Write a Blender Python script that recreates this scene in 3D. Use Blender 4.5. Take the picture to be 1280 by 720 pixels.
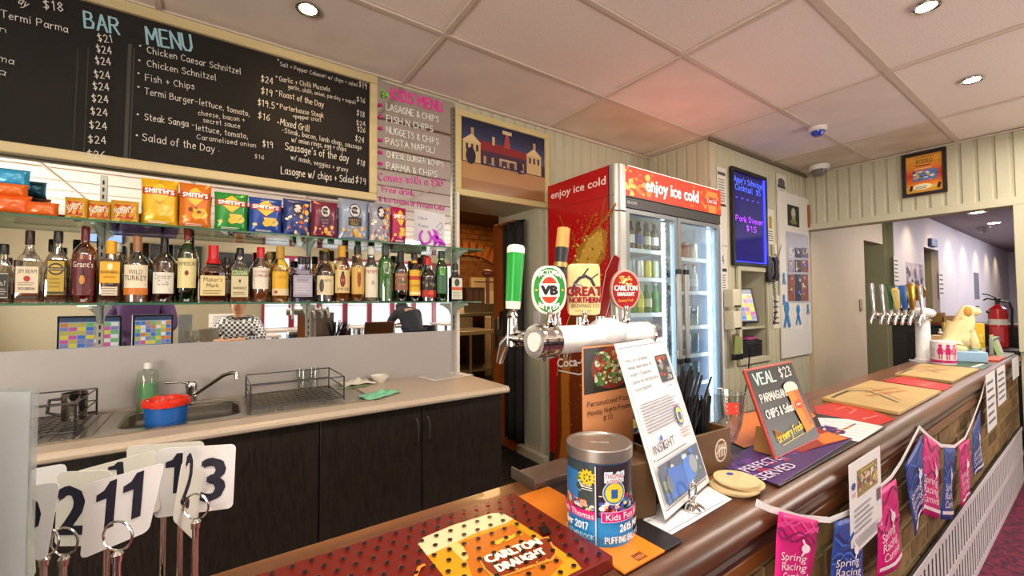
import bpy, bmesh, math, random
from mathutils import Vector, Matrix
R_ = random.Random(7)
for o in list(bpy.data.objects): bpy.data.objects.remove(o)
SC = bpy.context.scene
COL = SC.collection
rad = math.radians
# ------------------------------------------------------------------ camera
CAM = Vector((0, 0, 1.23)); F_PX = 528.424
YAW, PITCH, ROLL = rad(54.9586), rad(1.8623), rad(-0.3066)
def cam_axes():
    F = Vector((math.cos(YAW), math.sin(YAW), 0)); r = Vector((math.sin(YAW), -math.cos(YAW), 0)); u = Vector((0, 0, 1))
    f2 = F*math.cos(PITCH) + u*math.sin(PITCH); u2 = u*math.cos(PITCH) - F*math.sin(PITCH)
    r3 = r*math.cos(ROLL) + u2*math.sin(ROLL); u3 = u2*math.cos(ROLL) - r*math.sin(ROLL)
    return r3, u3, f2
CR, CU, CF = cam_axes()
cd = bpy.data.cameras.new('camera'); cam = bpy.data.objects.new('camera', cd); COL.objects.link(cam)
cd.sensor_width = 36; cd.lens = 36*F_PX/1280; cd.clip_start = .02; cd.clip_end = 200
m = Matrix((CR, CU, -CF)).transposed().to_4x4(); m.translation = CAM; cam.matrix_world = m
SC.camera = cam
# ------------------------------------------------------------------ world, exposure
W = bpy.data.worlds.new('world'); SC.world = W; W.use_nodes = True
W.node_tree.nodes['Background'].inputs[0].default_value = (.75, .85, 1, 1)
W.node_tree.nodes['Background'].inputs[1].default_value = .6
SC.view_settings.view_transform = 'Standard'; SC.view_settings.look = 'None'
SC.view_settings.exposure = -0.05; SC.view_settings.gamma = 1
SC.cycles.use_denoising = True
SC.cycles.max_bounces = 8; SC.cycles.diffuse_bounces = 4; SC.cycles.glossy_bounces = 4
SC.cycles.transmission_bounces = 4; SC.cycles.transparent_max_bounces = 24
SC.cycles.caustics_reflective = False; SC.cycles.caustics_refractive = False
SC.cycles.sample_clamp_indirect = 4
def lin(h):
    h = h.lstrip('#'); v = [int(h[i:i+2], 16)/255 for i in (0, 2, 4)]
    return tuple(c/12.92 if c <= .04045 else ((c+.055)/1.055)**2.4 for c in v) + (1,)
def light(kind, name, loc, power, col='ffffff', aim=None, size=1, size_y=None, spot=70, blend=.6, rad_=.05):
    d = bpy.data.lights.new(name, kind); o = bpy.data.objects.new(name, d); COL.objects.link(o)
    d.energy = power; d.color = lin(col)[:3]; o.location = loc
    if kind == 'AREA':
        d.size = size
        if size_y: d.shape = 'RECTANGLE'; d.size_y = size_y
    else: d.shadow_soft_size = rad_
    if kind == 'SPOT': d.spot_size = rad(spot); d.spot_blend = blend
    if aim is not None:
        o.rotation_euler = (Vector(aim)-Vector(loc)).to_track_quat('-Z', 'Y').to_euler()
    return o
# added fill lights under the customer-side ceiling, brightening the whole bar
for x_, y_, p_ in ((-.9, .12, 24), (.35, .12, 24), (.98, .12, 24), (3.25, .12, 34), (4.5, .0, 30), (.9, -3.9, 24), (3.3, -3.9, 24)):
    light('AREA', 'ceiling_fill_light', (x_, y_, 2.57), p_, 'fff2e2', (x_, y_, 0), 1.0, .5)
# added fill lights at the unseen end walls, lifting walls and ceiling
light('AREA', 'end_wall_fill_light', (-3.1, -1.9, 1.25), 360, 'fff4e6', (0, -1.9, 2.3), 3.4, 1.9)
light('AREA', 'end_wall_fill_light', (5.3, -2.7, 1.1), 170, 'fff6ee', (2.5, -2.7, 2.2), 2.6, 1.6)
# the room beyond the opening and the kitchen
light('AREA', 'far_room_light', (8.0, 0.2, 2.6), 95, 'fff2f0', (8.0, .2, 0), 2.5, 1.5)
light('AREA', 'far_hall_light', (14.0, 0.2, 2.6), 190, 'f0f0ff', (14, 1.0, 0), 6, 1.2)
light('AREA', 'kitchen_light', (2.8, 4.4, 2.45), 60, 'ffc98a', (2.6, 4.6, 0), 1.2, .8)

def at(px, py, ax, v):
    """world point where the photograph's pixel (px,py) meets the plane ax = v"""
    d = CR*((px-640)/F_PX) - CU*((py-360)/F_PX) + CF
    i = 'xyz'.index(ax); t = (v-CAM[i])/d[i]
    return CAM + d*t
def pt(px, py, dist):
    return CAM + (CR*((px-640)/F_PX) - CU*((py-360)/F_PX) + CF)*dist
def plane_hit(px, py, O, N):
    d = CR*((px-640)/F_PX) - CU*((py-360)/F_PX) + CF
    return CAM + d*((O-CAM).dot(N)/d.dot(N))

# ------------------------------------------------------------------ materials
MATS = {}
def mat(name, col='808080', rough=.5, metal=0, noise=None, bump=None, emit=None, spec=.5, coat=0, trans=0, stretch=None, attr=False, col2=None, alpha=None):
    if name in MATS: return MATS[name]
    m = bpy.data.materials.new(name); m.use_nodes = True; nt = m.node_tree; N = nt.nodes; L = nt.links
    b = N['Principled BSDF']
    b.inputs['Base Color'].default_value = lin(col); b.inputs['Roughness'].default_value = rough
    b.inputs['Metallic'].default_value = metal; b.inputs['Specular IOR Level'].default_value = spec
    b.inputs['Coat Weight'].default_value = coat; b.inputs['Transmission Weight'].default_value = trans
    if alpha is not None: b.inputs['Alpha'].default_value = alpha
    src = None
    if attr:
        a = N.new('ShaderNodeAttribute'); a.attribute_name = 'Col'; src = a.outputs['Color']
        L.new(src, b.inputs['Base Color'])
        if emit: L.new(src, b.inputs['Emission Color']); b.inputs['Emission Strength'].default_value = emit
    elif emit:
        b.inputs['Emission Color'].default_value = lin(col); b.inputs['Emission Strength'].default_value = emit
    tc = N.new('ShaderNodeTexCoord'); mp = N.new('ShaderNodeMapping'); L.new(tc.outputs['Object'], mp.inputs['Vector'])
    if stretch: mp.inputs['Scale'].default_value = stretch
    if noise:
        n = N.new('ShaderNodeTexNoise'); n.inputs['Scale'].default_value = noise[0]; n.inputs['Detail'].default_value = 6
        L.new(mp.outputs[0], n.inputs['Vector'])
        r = N.new('ShaderNodeValToRGB'); L.new(n.outputs['Fac'], r.inputs[0])
        r.color_ramp.elements[0].position = noise[2] if len(noise) > 2 else .35
        r.color_ramp.elements[1].position = noise[3] if len(noise) > 3 else .65
        c = lin(col)
        if col2: r.color_ramp.elements[0].color = lin(col2)
        else: r.color_ramp.elements[0].color = tuple(x*(1-noise[1]) for x in c[:3])+(1,)
        r.color_ramp.elements[1].color = c
        if attr:
            mx = N.new('ShaderNodeMixRGB'); mx.blend_type = 'MULTIPLY'; mx.inputs[0].default_value = 1
            L.new(src, mx.inputs[1]); L.new(r.outputs[0], mx.inputs[2]); L.new(mx.outputs[0], b.inputs['Base Color'])
        else: L.new(r.outputs[0], b.inputs['Base Color'])
    if bump:
        n = N.new('ShaderNodeTexNoise'); n.inputs['Scale'].default_value = bump[0]; n.inputs['Detail'].default_value = 4
        L.new(mp.outputs[0], n.inputs['Vector'])
        u = N.new('ShaderNodeBump'); u.inputs['Strength'].default_value = bump[1]; u.inputs['Distance'].default_value = bump[2] if len(bump) > 2 else .002
        L.new(n.outputs['Fac'], u.inputs['Height']); L.new(u.outputs[0], b.inputs['Normal'])
    MATS[name] = m
    return m
def glassy(name, tint='ffffff', gloss=.15, diffuse=0, dcol='ffffff', rough=.02):
    """thin glass: tinted transparency plus fresnel gloss, a little scatter for frost or coloured liquid"""
    if name in MATS: return MATS[name]
    m = bpy.data.materials.new(name); m.use_nodes = True; nt = m.node_tree; N = nt.nodes; L = nt.links
    for n in list(N):
        if n.type != 'OUTPUT_MATERIAL': N.remove(n)
    out = [n for n in N if n.type == 'OUTPUT_MATERIAL'][0]
    t = N.new('ShaderNodeBsdfTransparent'); t.inputs[0].default_value = lin(tint)
    g = N.new('ShaderNodeBsdfGlossy'); g.inputs['Roughness'].default_value = rough
    lw = N.new('ShaderNodeLayerWeight'); lw.inputs[0].default_value = .25
    mm = N.new('ShaderNodeMath'); mm.operation = 'MULTIPLY_ADD'; mm.inputs[1].default_value = .6; mm.inputs[2].default_value = gloss*.35
    L.new(lw.outputs['Facing'], mm.inputs[0])
    last = t.outputs[0]
    if diffuse:
        d = N.new('ShaderNodeBsdfDiffuse'); d.inputs[0].default_value = lin(dcol)
        x = N.new('ShaderNodeMixShader'); x.inputs[0].default_value = diffuse; L.new(last, x.inputs[1]); L.new(d.outputs[0], x.inputs[2]); last = x.outputs[0]
    x = N.new('ShaderNodeMixShader'); L.new(mm.outputs[0], x.inputs[0]); L.new(last, x.inputs[1]); L.new(g.outputs[0], x.inputs[2])
    L.new(x.outputs[0], out.inputs[0]); MATS[name] = m
    return m

# ------------------------------------------------------------------ object helpers
def link(o): COL.objects.link(o); return o
def tag(o, label=None, cat=None, group=None, kind=None):
    if label: o['label'] = label
    if cat: o['category'] = cat
    if group: o['group'] = group
    if kind: o['kind'] = kind
    return o
def thing(name, label, cat, loc=(0, 0, 0), rz=0, group=None, rot=None, kind=None):
    o = link(bpy.data.objects.new(name, None)); o.empty_display_size = .05
    if rot is not None:
        mm = rot.to_4x4(); mm.translation = Vector(loc); o.matrix_world = mm
    else: o.location = loc; o.rotation_euler = (0, 0, rz)
    return tag(o, label, cat, group, kind)
def copy_tree(o, parent=None):
    c = o.copy(); link(c)
    if parent is not None: c.parent = parent
    for ch in list(o.children): copy_tree(ch, c)
    return c
class MB:
    def __init__(s): s.v = []; s.f = []; s.fm = []; s.c = None
    def add(s, vs, fs, mi=0):
        b = len(s.v); s.v += [tuple(p) for p in vs]; s.f += [tuple(i+b for i in f) for f in fs]; s.fm += [mi]*len(fs); return s
    def box(s, a, b, mi=0, M=None):
        x0, y0, z0 = a; x1, y1, z1 = b
        vs = [(x0, y0, z0), (x1, y0, z0), (x1, y1, z0), (x0, y1, z0), (x0, y0, z1), (x1, y0, z1), (x1, y1, z1), (x0, y1, z1)]
        if M: vs = [M @ Vector(p) for p in vs]
        return s.add(vs, [(0, 3, 2, 1), (4, 5, 6, 7), (0, 1, 5, 4), (1, 2, 6, 5), (2, 3, 7, 6), (3, 0, 4, 7)], mi)
    def lathe(s, prof, n=20, c=(0, 0, 0), sq=0, M=None, mi=0, ang=None):
        """profile of (r,z); sq>0 squares the section; ang=(a0,a1) for an open sweep"""
        k = len(prof); vs = []; fs = []
        m_ = n if ang is None else n+1
        for (r, z) in prof:
            for i in range(m_):
                a = 2*math.pi*i/n if ang is None else ang[0]+(ang[1]-ang[0])*i/n
                ca, sa = math.cos(a), math.sin(a)
                q = 1
                if sq: p_ = 2+sq*6; q = 1/((abs(ca)**p_+abs(sa)**p_)**(1/p_))
                v = Vector((c[0]+r*q*ca, c[1]+r*q*sa, c[2]+z))
                vs.append(M @ v if M else v)
        for j in range(k-1):
            for i in range(n):
                i2 = (i+1) % n if ang is None else i+1
                fs.append((j*m_+i, j*m_+i2, (j+1)*m_+i2, (j+1)*m_+i))
        if ang is None:
            if prof[0][0] > 1e-5: fs.append(tuple(range(n-1, -1, -1)))
            if prof[-1][0] > 1e-5: fs.append(tuple((k-1)*n+i for i in range(n)))
        return s.add(vs, fs, mi)
    def tube(s, pts, r, n=8, cap=True, mi=0):
        pts = [Vector(p) for p in pts]; k = len(pts); rs = r if isinstance(r, (list, tuple)) else [r]*k
        vs = []; fs = []; up = None
        for i, p in enumerate(pts):
            t = (pts[min(i+1, k-1)]-pts[max(i-1, 0)])
            if t.length < 1e-9: t = Vector((0, 0, 1))
            t.normalize()
            if up is None:
                up = Vector((0, 0, 1)) if abs(t.z) < .9 else Vector((1, 0, 0))
            a = t.cross(up)
            if a.length < 1e-6: a = t.orthogonal()
            a.normalize(); b = a.cross(t).normalized(); up = b
            for j in range(n):
                w = 2*math.pi*j/n; vs.append(p+(a*math.cos(w)+b*math.sin(w))*rs[i])
        for i in range(k-1):
            for j in range(n):
                j2 = (j+1) % n; fs.append((i*n+j, i*n+j2, (i+1)*n+j2, (i+1)*n+j))
        if cap: fs.append(tuple(range(n-1, -1, -1))); fs.append(tuple((k-1)*n+j for j in range(n)))
        return s.add(vs, fs, mi)
    def prism(s, poly, z0, z1, M=None, mi=0):
        n = len(poly); vs = [Vector((x, y, z0)) for x, y in poly]+[Vector((x, y, z1)) for x, y in poly]
        if M: vs = [M @ v for v in vs]
        fs = [tuple(range(n-1, -1, -1)), tuple(range(n, 2*n))]+[(i, (i+1) % n, n+(i+1) % n, n+i) for i in range(n)]
        return s.add(vs, fs, mi)
    def sphere(s, c, r, sc=(1, 1, 1), n=14, k=8, mi=0):
        prof = [(r*math.sin(math.pi*i/k), -r*math.cos(math.pi*i/k)) for i in range(k+1)]
        vs = []; fs = []
        for (q, z) in prof:
            for i in range(n):
                a = 2*math.pi*i/n; vs.append((c[0]+q*math.cos(a)*sc[0], c[1]+q*math.sin(a)*sc[1], c[2]+z*sc[2]))
        for j in range(k):
            for i in range(n): fs.append((j*n+i, j*n+(i+1) % n, (j+1)*n+(i+1) % n, (j+1)*n+i))
        return s.add(vs, fs, mi)
    def mesh(s, name, mats, smooth=True, ang=35):
        me = bpy.data.meshes.new(name); me.from_pydata(s.v, [], s.f)
        for mm in (mats if isinstance(mats, (list, tuple)) else [mats]): me.materials.append(mm)
        if any(s.fm): me.polygons.foreach_set('material_index', s.fm)
        me.validate()
        if smooth:
            me.polygons.foreach_set('use_smooth', [True]*len(me.polygons))
            me.set_sharp_from_angle(angle=rad(ang))
        me.update(); return me
    def build(s, name, mats, parent=None, bev=0, smooth=True, loc=None, seg=2, sub=0, weld=False):
        o = link(bpy.data.objects.new(name, s.mesh(name, mats, smooth)))
        if parent is not None: o.parent = parent
        if loc is not None: o.location = loc
        if bev: b = o.modifiers.new('bevel', 'BEVEL'); b.width = bev; b.segments = seg; b.limit_method = 'ANGLE'; b.angle_limit = rad(40)
        if sub: b = o.modifiers.new('sub', 'SUBSURF'); b.levels = sub; b.render_levels = sub
        return o
def slab(name, a, b, m, parent=None, bev=0, kind=None, label=None, cat=None):
    o = MB().box(a, b).build(name, m, parent, bev, smooth=bool(bev))
    return tag(o, label, cat, None, kind)
# ---- writing: filled type from the built-in font, chalk hand from a stroke font
TX = {}
def font_mesh(t):
    if t in TX: return TX[t]
    cu = bpy.data.curves.new('t', 'FONT'); cu.body = t; cu.size = 1; cu.resolution_u = 2
    o = bpy.data.objects.new('t', cu); me = bpy.data.meshes.new_from_object(o)
    vs = [(v.co.x, v.co.y) for v in me.vertices]; fs = [tuple(p.vertices) for p in me.polygons]
    bpy.data.objects.remove(o); bpy.data.meshes.remove(me); bpy.data.curves.remove(cu)
    if vs:
        x0 = min(v[0] for v in vs); x1 = max(v[0] for v in vs)
        vs = [((x-x0)/(x1-x0), y/.70) for x, y in vs]
    else: x0, x1 = 0, 1
    TX[t] = (vs, fs, (x1-x0)/.70); return TX[t]
G = {}
for line in """A 4|0,0 2,6 4,0;.8,2.3 3.3,2.3
B 4|0,0 0,6 2.6,5.8 3,4.6 2.4,3.4 0,3.2;2.4,3.4 3.7,2.3 3.2,.4 0,0
C 4|3.8,5 2.4,6 .8,5 0,3 .8,.8 2.4,0 3.8,.8
D 4|0,0 0,6 2.4,5.6 3.8,3.4 3,.8 0,0
E 3.6|3.4,6 0,6 0,0 3.4,0;0,3.1 2.8,3.1
F 3.4|0,0 0,6 3.4,6;0,3.2 2.8,3.2
G 4|3.8,5 2.4,6 .8,5 0,3 .8,.6 2.4,0 3.8,.8 3.8,2.8 2.2,2.8
H 4|0,0 0,6;4,0 4,6;0,3 4,3
I 1.5|.7,0 .7,6
J 3|2.6,6 2.6,1 1.4,0 0,1
K 4|0,0 0,6;3.6,6 0,2.8 3.8,0
L 3.4|0,6 0,0 3.4,0
M 5|0,0 .4,6 2.5,2 4.6,6 5,0
N 4|0,0 0,6 4,0 4,6
O 4.2|2,6 .5,4.8 0,3 .5,1 2,0 3.6,1 4.2,3 3.6,5 2,6
P 4|0,0 0,6 2.8,5.8 3.6,4.4 2.8,3 0,2.8
Q 4.2|2,6 .5,4.8 0,3 .5,1 2,0 3.6,1 4.2,3 3.6,5 2,6;2.6,1.4 4.4,-.6
R 4|0,0 0,6 2.8,5.8 3.6,4.5 2.8,3.2 0,3;1.6,3 3.9,0
S 3.6|3.5,5.2 2,6 .4,5.2 .5,3.8 3,2.6 3.5,1.2 2,0 0,.8
T 4|0,6 4,6;2,6 2,0
U 4|0,6 0,1.6 1,.1 3,.1 4,1.6 4,6
V 4|0,6 2,0 4,6
W 5.4|0,6 1.3,0 2.7,4.4 4,0 5.4,6
X 4|0,0 4,6;0,6 4,0
Y 4|0,6 2,3 4,6;2,3 2,0
Z 4|0,6 4,6 0,0 4,0
a 3|2.8,3.2 1.4,4 .2,3 .1,1.2 1,0 2.2,.6 2.8,2;2.8,4 2.8,.6 3.2,0
b 3|0,6.4 0,0;0,1 1.2,0 2.6,.8 2.8,2.4 1.8,3.8 0,2.8
c 2.8|2.7,3.3 1.4,4 .2,3 0,1.4 1,0 2.7,.6
d 3|2.8,6.4 2.8,0;2.8,3 1.4,4 .2,3 0,1.2 1.2,0 2.8,1
e 2.9|.1,2.1 2.8,2.3 2.2,3.8 .9,3.9 0,2 .8,.1 2.7,.5
f 2.2|2.4,5.8 1.5,6.4 .9,5.4 .9,-.6;0,3.8 2.2,3.8
g 3|2.8,3.2 1.4,4 .1,2.6 .8,.8 2.6,1.2;2.8,4 2.7,-1.2 1.2,-2.2 .1,-1.4
h 3|0,6.4 0,0;0,2.8 1.4,4 2.5,3.2 2.7,0
i 1|.4,4 .5,0;.4,5.4 .5,5.8
j 1.4|1,4 1,-1.4 0,-2;1,5.4 1.1,5.8
k 2.8|0,6.4 0,0;2.5,3.8 0,1.8 2.7,0
l 1|.3,6.4 .4,.4 .9,0
m 4.6|0,4 .1,0;.1,3 1.2,4 2.2,3 2.3,0;2.3,3 3.4,4 4.4,3 4.5,0
n 3|0,4 .1,0;.1,2.8 1.4,4 2.6,3 2.7,0
o 2.9|1.4,4 .2,3 .1,1.2 1.4,0 2.7,1 2.8,3 1.4,4
p 3|0,4 .1,-2.2;0,3 1.4,4 2.7,3 2.6,1 1.3,.1 .1,1
q 3|2.8,3.2 1.4,4 .1,2.6 .8,.4 2.6,1;2.8,4 2.8,-2.2
r 2.2|0,4 .1,0;.1,2.6 1.1,3.9 2.2,3.7
s 2.5|2.4,3.5 1.2,4 .2,3.2 2.2,1.6 2,.3 .9,0 0,.6
t 2.2|.9,5.8 1,.6 2.1,0;0,4 2.2,4.1
u 3|0,4 .2,.8 1.2,0 2.4,.8;2.6,4 2.7,0
v 2.8|0,4 1.4,0 2.8,4
w 4|0,4 1,0 2,3.4 3,0 4,4
x 2.8|0,0 2.7,4;.1,4 2.7,0
y 2.9|0,4 1.3,.6;2.8,4 1.2,-1.4 0,-2.2
z 2.7|.1,4 2.6,4 0,0 2.7,0
0 3.4|1.6,6 .2,4.6 .1,1.6 1.5,0 3.1,1.4 3.2,4.4 1.6,6
1 1.8|.2,4.8 1.2,6 1.2,0
2 3.4|.2,4.6 1.4,6 3,5 2.6,3.2 0,0 3.4,.1
3 3.3|.2,5.2 1.6,6 2.9,4.9 1.2,3.2 3,2 2.4,.3 .1,.5
4 3.4|2.4,0 2.4,6 0,2 3.4,2
5 3.4|3,6 .6,6 .4,3.4 2.2,3.7 3.2,2 2.2,.1 .1,.5
6 3.3|2.8,6 .8,4 .1,1.6 1.4,0 3,1 2.4,3 .4,2.4
7 3.3|0,6 3.2,6 1.2,0
8 3.3|1.6,3.2 .4,4.6 1.6,6 2.8,4.8 1.6,3.2 .2,1.6 1.6,0 3.1,1.4 1.6,3.2
9 3.3|2.8,3.6 .8,3.2 .4,5 1.8,6 3,4.6 2.6,0
$ 3.4|3.2,4.8 1.6,5.4 .3,4.4 3,2 2.4,.7 .2,.9;1.7,6.6 1.6,-.6
& 3.6|3.6,0 .8,4.6 1.6,6 2.4,4.6 .2,1.6 1.2,0 3.4,2.4
+ 3|1.5,.8 1.5,4.2;0,2.5 3,2.5
- 2.6|.2,2.5 2.4,2.5
. 1|.2,0 .5,.5
, 1|.6,.6 .1,-1
' 1|.5,6.4 .3,5
! 1|.5,6.4 .5,2;.5,.4 .6,0
/ 3|0,-.6 3,6.4
( 1.6|1.5,6.6 .3,4 .4,1.6 1.5,-.6
* 3|1.5,1.4 1.5,4.6;.2,2.2 2.8,3.8;.2,3.8 2.8,2.2""".split('\n'):
    ch = line[0]; adv, st = line[2:].split('|')
    G[ch] = (float(adv), [[tuple(map(float, p.split(','))) for p in pl.split()] for pl in st.split(';')])
def stroke_text(t, jit=0):
    """list of polylines in a box one cap-height tall, plus its width"""
    x = 0; out = []
    for ch in t:
        if ch == ' ': x += 2.6; continue
        adv, pls = G.get(ch, G['-'])
        dy = R_.uniform(-jit, jit)
        for pl in pls: out.append([((x+a)/6, (b+dy)/6) for a, b in pl])
        x += adv+1.3
    return out, max(x-1.3, .1)/6
class Print:
    """flat print: coloured polygons on a surface; f maps (u,v,h) to local 3D"""
    def __init__(s, f=None, step=.00025): s.f_ = f or (lambda u, v, h: (u, v, h)); s.v = []; s.f = []; s.c = []; s.h = step; s.step = step
    def _add(s, pts, fs, col):
        b = len(s.v); s.v += [s.f_(p[0], p[1], s.h) for p in pts]; s.f += [tuple(i+b for i in f) for f in fs]
        c = lin(col) if isinstance(col, str) else col
        s.c += [c]*len(pts)
    def up(s): s.h += s.step; return s
    def rect(s, u0, v0, u1, v1, col, nu=1, nv=1):
        pts = [(u0+(u1-u0)*i/nu, v0+(v1-v0)*j/nv) for j in range(nv+1) for i in range(nu+1)]
        s._add(pts, [(j*(nu+1)+i, j*(nu+1)+i+1, (j+1)*(nu+1)+i+1, (j+1)*(nu+1)+i) for j in range(nv) for i in range(nu)], col); return s.up()
    def poly(s, pts, col, sub=1):
        if sub == 1:
            c = (sum(p[0] for p in pts)/len(pts), sum(p[1] for p in pts)/len(pts)); n = len(pts)
            s._add([c]+list(pts), [(0, i+1, (i+1) % n+1) for i in range(n)], col)
        else:
            q = []
            for i, p in enumerate(pts):
                r = pts[(i+1) % len(pts)]
                for k in range(sub): q.append((p[0]+(r[0]-p[0])*k/sub, p[1]+(r[1]-p[1])*k/sub))
            c = (sum(p[0] for p in q)/len(q), sum(p[1] for p in q)/len(q)); n = len(q); V = [c]; F = []
            for k in range(1, 5):
                V += [(c[0]+(p[0]-c[0])*k/4, c[1]+(p[1]-c[1])*k/4) for p in q]
            F += [(0, i+1, (i+1) % n+1) for i in range(n)]
            for k in range(3): F += [(1+k*n+i, 1+(k+1)*n+i, 1+(k+1)*n+(i+1) % n, 1+k*n+(i+1) % n) for i in range(n)]
            s._add(V, F, col)
        return s.up()
    def ell(s, u, v, a, b, col, n=20, rot=0, sub=1):
        P = [(u+a*math.cos(2*math.pi*i/n)*math.cos(rot)-b*math.sin(2*math.pi*i/n)*math.sin(rot), v+a*math.cos(2*math.pi*i/n)*math.sin(rot)+b*math.sin(2*math.pi*i/n)*math.cos(rot)) for i in range(n)]
        if sub > 1:
            h = s.h; s.poly(P, col, 2); return s
        return s.poly(P, col)
    def line(s, pts, w, col, closed=False):
        pts = list(pts)+([pts[0]] if closed else [])
        for a, b in zip(pts, pts[1:]):
            dx, dy = b[0]-a[0], b[1]-a[1]; L = math.hypot(dx, dy) or 1e-9
            ex, ey = dx/L*w*.35, dy/L*w*.35; nx, ny = -dy/L*w/2, dx/L*w/2
            s._add([(a[0]-ex+nx, a[1]-ey+ny), (a[0]-ex-nx, a[1]-ey-ny), (b[0]+ex-nx, b[1]+ey-ny), (b[0]+ex+nx, b[1]+ey+ny)], [(0, 1, 2, 3)], col); s.h += s.step*.01
        return s
    def text(s, t, p0, p1, h, col, hand=False, w=.12, jit=.0, shear=0, arc=0, bold=0):
        """text stretched from baseline point p0 to p1 with cap height h"""
        dx, dy = p1[0]-p0[0], p1[1]-p0[1]; L = math.hypot(dx, dy); ex, ey = dx/L, dy/L; nx, ny = -ey, ex
        def T(a, b):
            a2 = a*L + shear*b*h; b2 = b*h
            if arc:
                b2 += arc*h*(1-(2*a-1)**2)
            return (p0[0]+ex*a2+nx*b2, p0[1]+ey*a2+ny*b2)
        if hand:
            pls, wd = stroke_text(t, jit)
            for pl in pls: s.line([T(a/wd, b) for a, b in pl], w*h, col)
        else:
            vs, fs, wd = font_mesh(t)
            s._add([T(a, b) for a, b in vs], fs, col)
            if bold:
                for du, dv in ((1, 0), (-1, 0), (0, .7), (0, -.7)):
                    s.h += s.step*.3; o_ = (ex*du*bold*h+nx*dv*bold*h, ey*du*bold*h+ny*dv*bold*h); s._add([(T(a, b)[0]+o_[0], T(a, b)[1]+o_[1]) for a, b in vs], fs, col)
        return s.up()
    def textw(s, t, u, v, h, col, hand=False, align='c', squeeze=1, **k):
        wd = (stroke_text(t)[1] if hand else font_mesh(t)[2])*h*squeeze
        u0 = u-wd/2 if align == 'c' else (u-wd if align == 'r' else u)
        return s.text(t, (u0, v), (u0+wd, v), h, col, hand, **k)
    def greek(s, u0, v0, u1, v1, n, col='555555', w=.35, rag=.25):
        """lines too small to read"""
        dv = (v1-v0)/n
        for i in range(n):
            s._add([(u0, v0+dv*(i+.5)-dv*w/2), (u1-(u1-u0)*R_.random()*rag, v0+dv*(i+.5)-dv*w/2), (u1-(u1-u0)*R_.random()*rag, v0+dv*(i+.5)+dv*w/2), (u0, v0+dv*(i+.5)+dv*w/2)], [(0, 1, 2, 3)], col)
        return s.up()
    def blobs(s, u0, v0, u1, v1, n, cols, r0, r1, seed=1, k=7):
        q = random.Random(seed); u0, u1 = sorted((u0, u1)); v0, v1 = sorted((v0, v1))
        for i in range(n):
            u = q.uniform(u0, u1); v = q.uniform(v0, v1); r = q.uniform(r0, r1); a0 = q.random()*6; e = q.uniform(.4, 1)
            P = [(u+r*q.uniform(.7, 1)*math.cos(a0+j*2*math.pi/k), v+e*r*q.uniform(.7, 1)*math.sin(a0+j*2*math.pi/k)) for j in range(k)]
            P = [(min(max(x, u0), u1), min(max(y, v0), v1)) for x, y in P]
            s._add(P, [tuple(range(k))], q.choice(cols)); s.h += s.step*.02
        return s.up()
    def build(s, name, parent, rough=.5, emit=None, m=None, label=None, loc=None):
        me = bpy.data.meshes.new(name); me.from_pydata(s.v, [], s.f)
        ca = me.color_attributes.new('Col', 'FLOAT_COLOR', 'POINT')
        ca.data.foreach_set('color', [x for c in s.c for x in c])
        me.materials.append(m or mat('print_%s_%s' % (rough, emit), rough=rough, attr=True, emit=emit)); me.update()
        o = link(bpy.data.objects.new(name, me))
        if parent is not None: o.parent = parent
        if loc is not None: o.location = loc
        if label: o['label'] = label
        return o
class Sheet:
    """a flat thing's own frame: origin O, U to the right, V up, N towards its reader"""
    def __init__(s, O, U, V):
        s.O = Vector(O); s.U = Vector(U).normalized(); s.V = Vector(V); s.V = (s.V - s.U*s.V.dot(s.U)).normalized(); s.N = s.U.cross(s.V)
        s.rot = Matrix((s.U, s.V, s.N)).transposed()
    def uv(s, px, py):
        d = plane_hit(px, py, s.O, s.N)-s.O; return (d.dot(s.U), d.dot(s.V))
    def q(s, *ps): return [s.uv(*p) for p in ps]
    def thing(s, name, label, cat, group=None, kind=None): return thing(name, label, cat, s.O, rot=s.rot, group=group, kind=kind)
def back(x, z, y): return Sheet((x, y, z), (1, 0, 0), (0, 0, 1))      # faces the camera side, on a wall running along x
def side(y, z, x): return Sheet((x, y, z), (0, -1, 0), (0, 0, 1))     # faces -x
def lean(bl, br, tl, z):
    A = at(*bl, 'z', z); B = at(*br, 'z', z); U = (B-A).normalized(); T = plane_hit(*tl, A, U)
    s = Sheet(A, U, T-A); s.w = (B-A).length; s.h_ = (T-A).length; return s
# ================================================================== THE SETTING
ZC = 2.625
cream = mat('cream_board_paint', 'c2c0a6', .55, noise=(3, .07), bump=(40, .08, .001))
creamw = mat('cream_wall_paint', 'c0bca4', .6, noise=(2, .05))
sagew = mat('sage_wall_paint', 'a3a37c', .6, noise=(2, .05))
beige = mat('beige_wall_paint', 'd3c4a4', .6, noise=(2, .05))
white_w = mat('white_wall_paint', 'dcd6d6', .6, noise=(2, .04))
tilem = mat('speckled_ceiling_tile', 'eee2d8', .9, noise=(160, .22, .33, .48), bump=(150, .25, .002))
tilep = mat('plain_ceiling_tile', 'e8dcd2', .8, noise=(4, .08))
tiled = mat('water_stained_and_shaded_ceiling_tile', 'e0d4c2', .85, noise=(1.1, .3, .3, .55), col2='b8a384')  # brown blotches for stains and for shade painted above the fridge
gridm = mat('ceiling_tee_paint', 'cdbfae', .5)
carpet = mat('wine_carpet', '6d1838', .95, noise=(40, .55, .40, .6), bump=(300, .5, .003), col2='38102c')
floort = mat('staff_floor_vinyl', '6e6a62', .5, noise=(8, .2))
woodtrim = mat('orange_varnished_wood', 'a8642c', .35, noise=(6, .3), stretch=(1, 1, .12))
slab('floor', (-3.2, .47, -.19), (5.5, 6.3, 0), floort, kind='structure')
slab('floor_carpet', (-3.2, -4.7, -.29), (22, .47, -.19), carpet, kind='structure')
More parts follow.
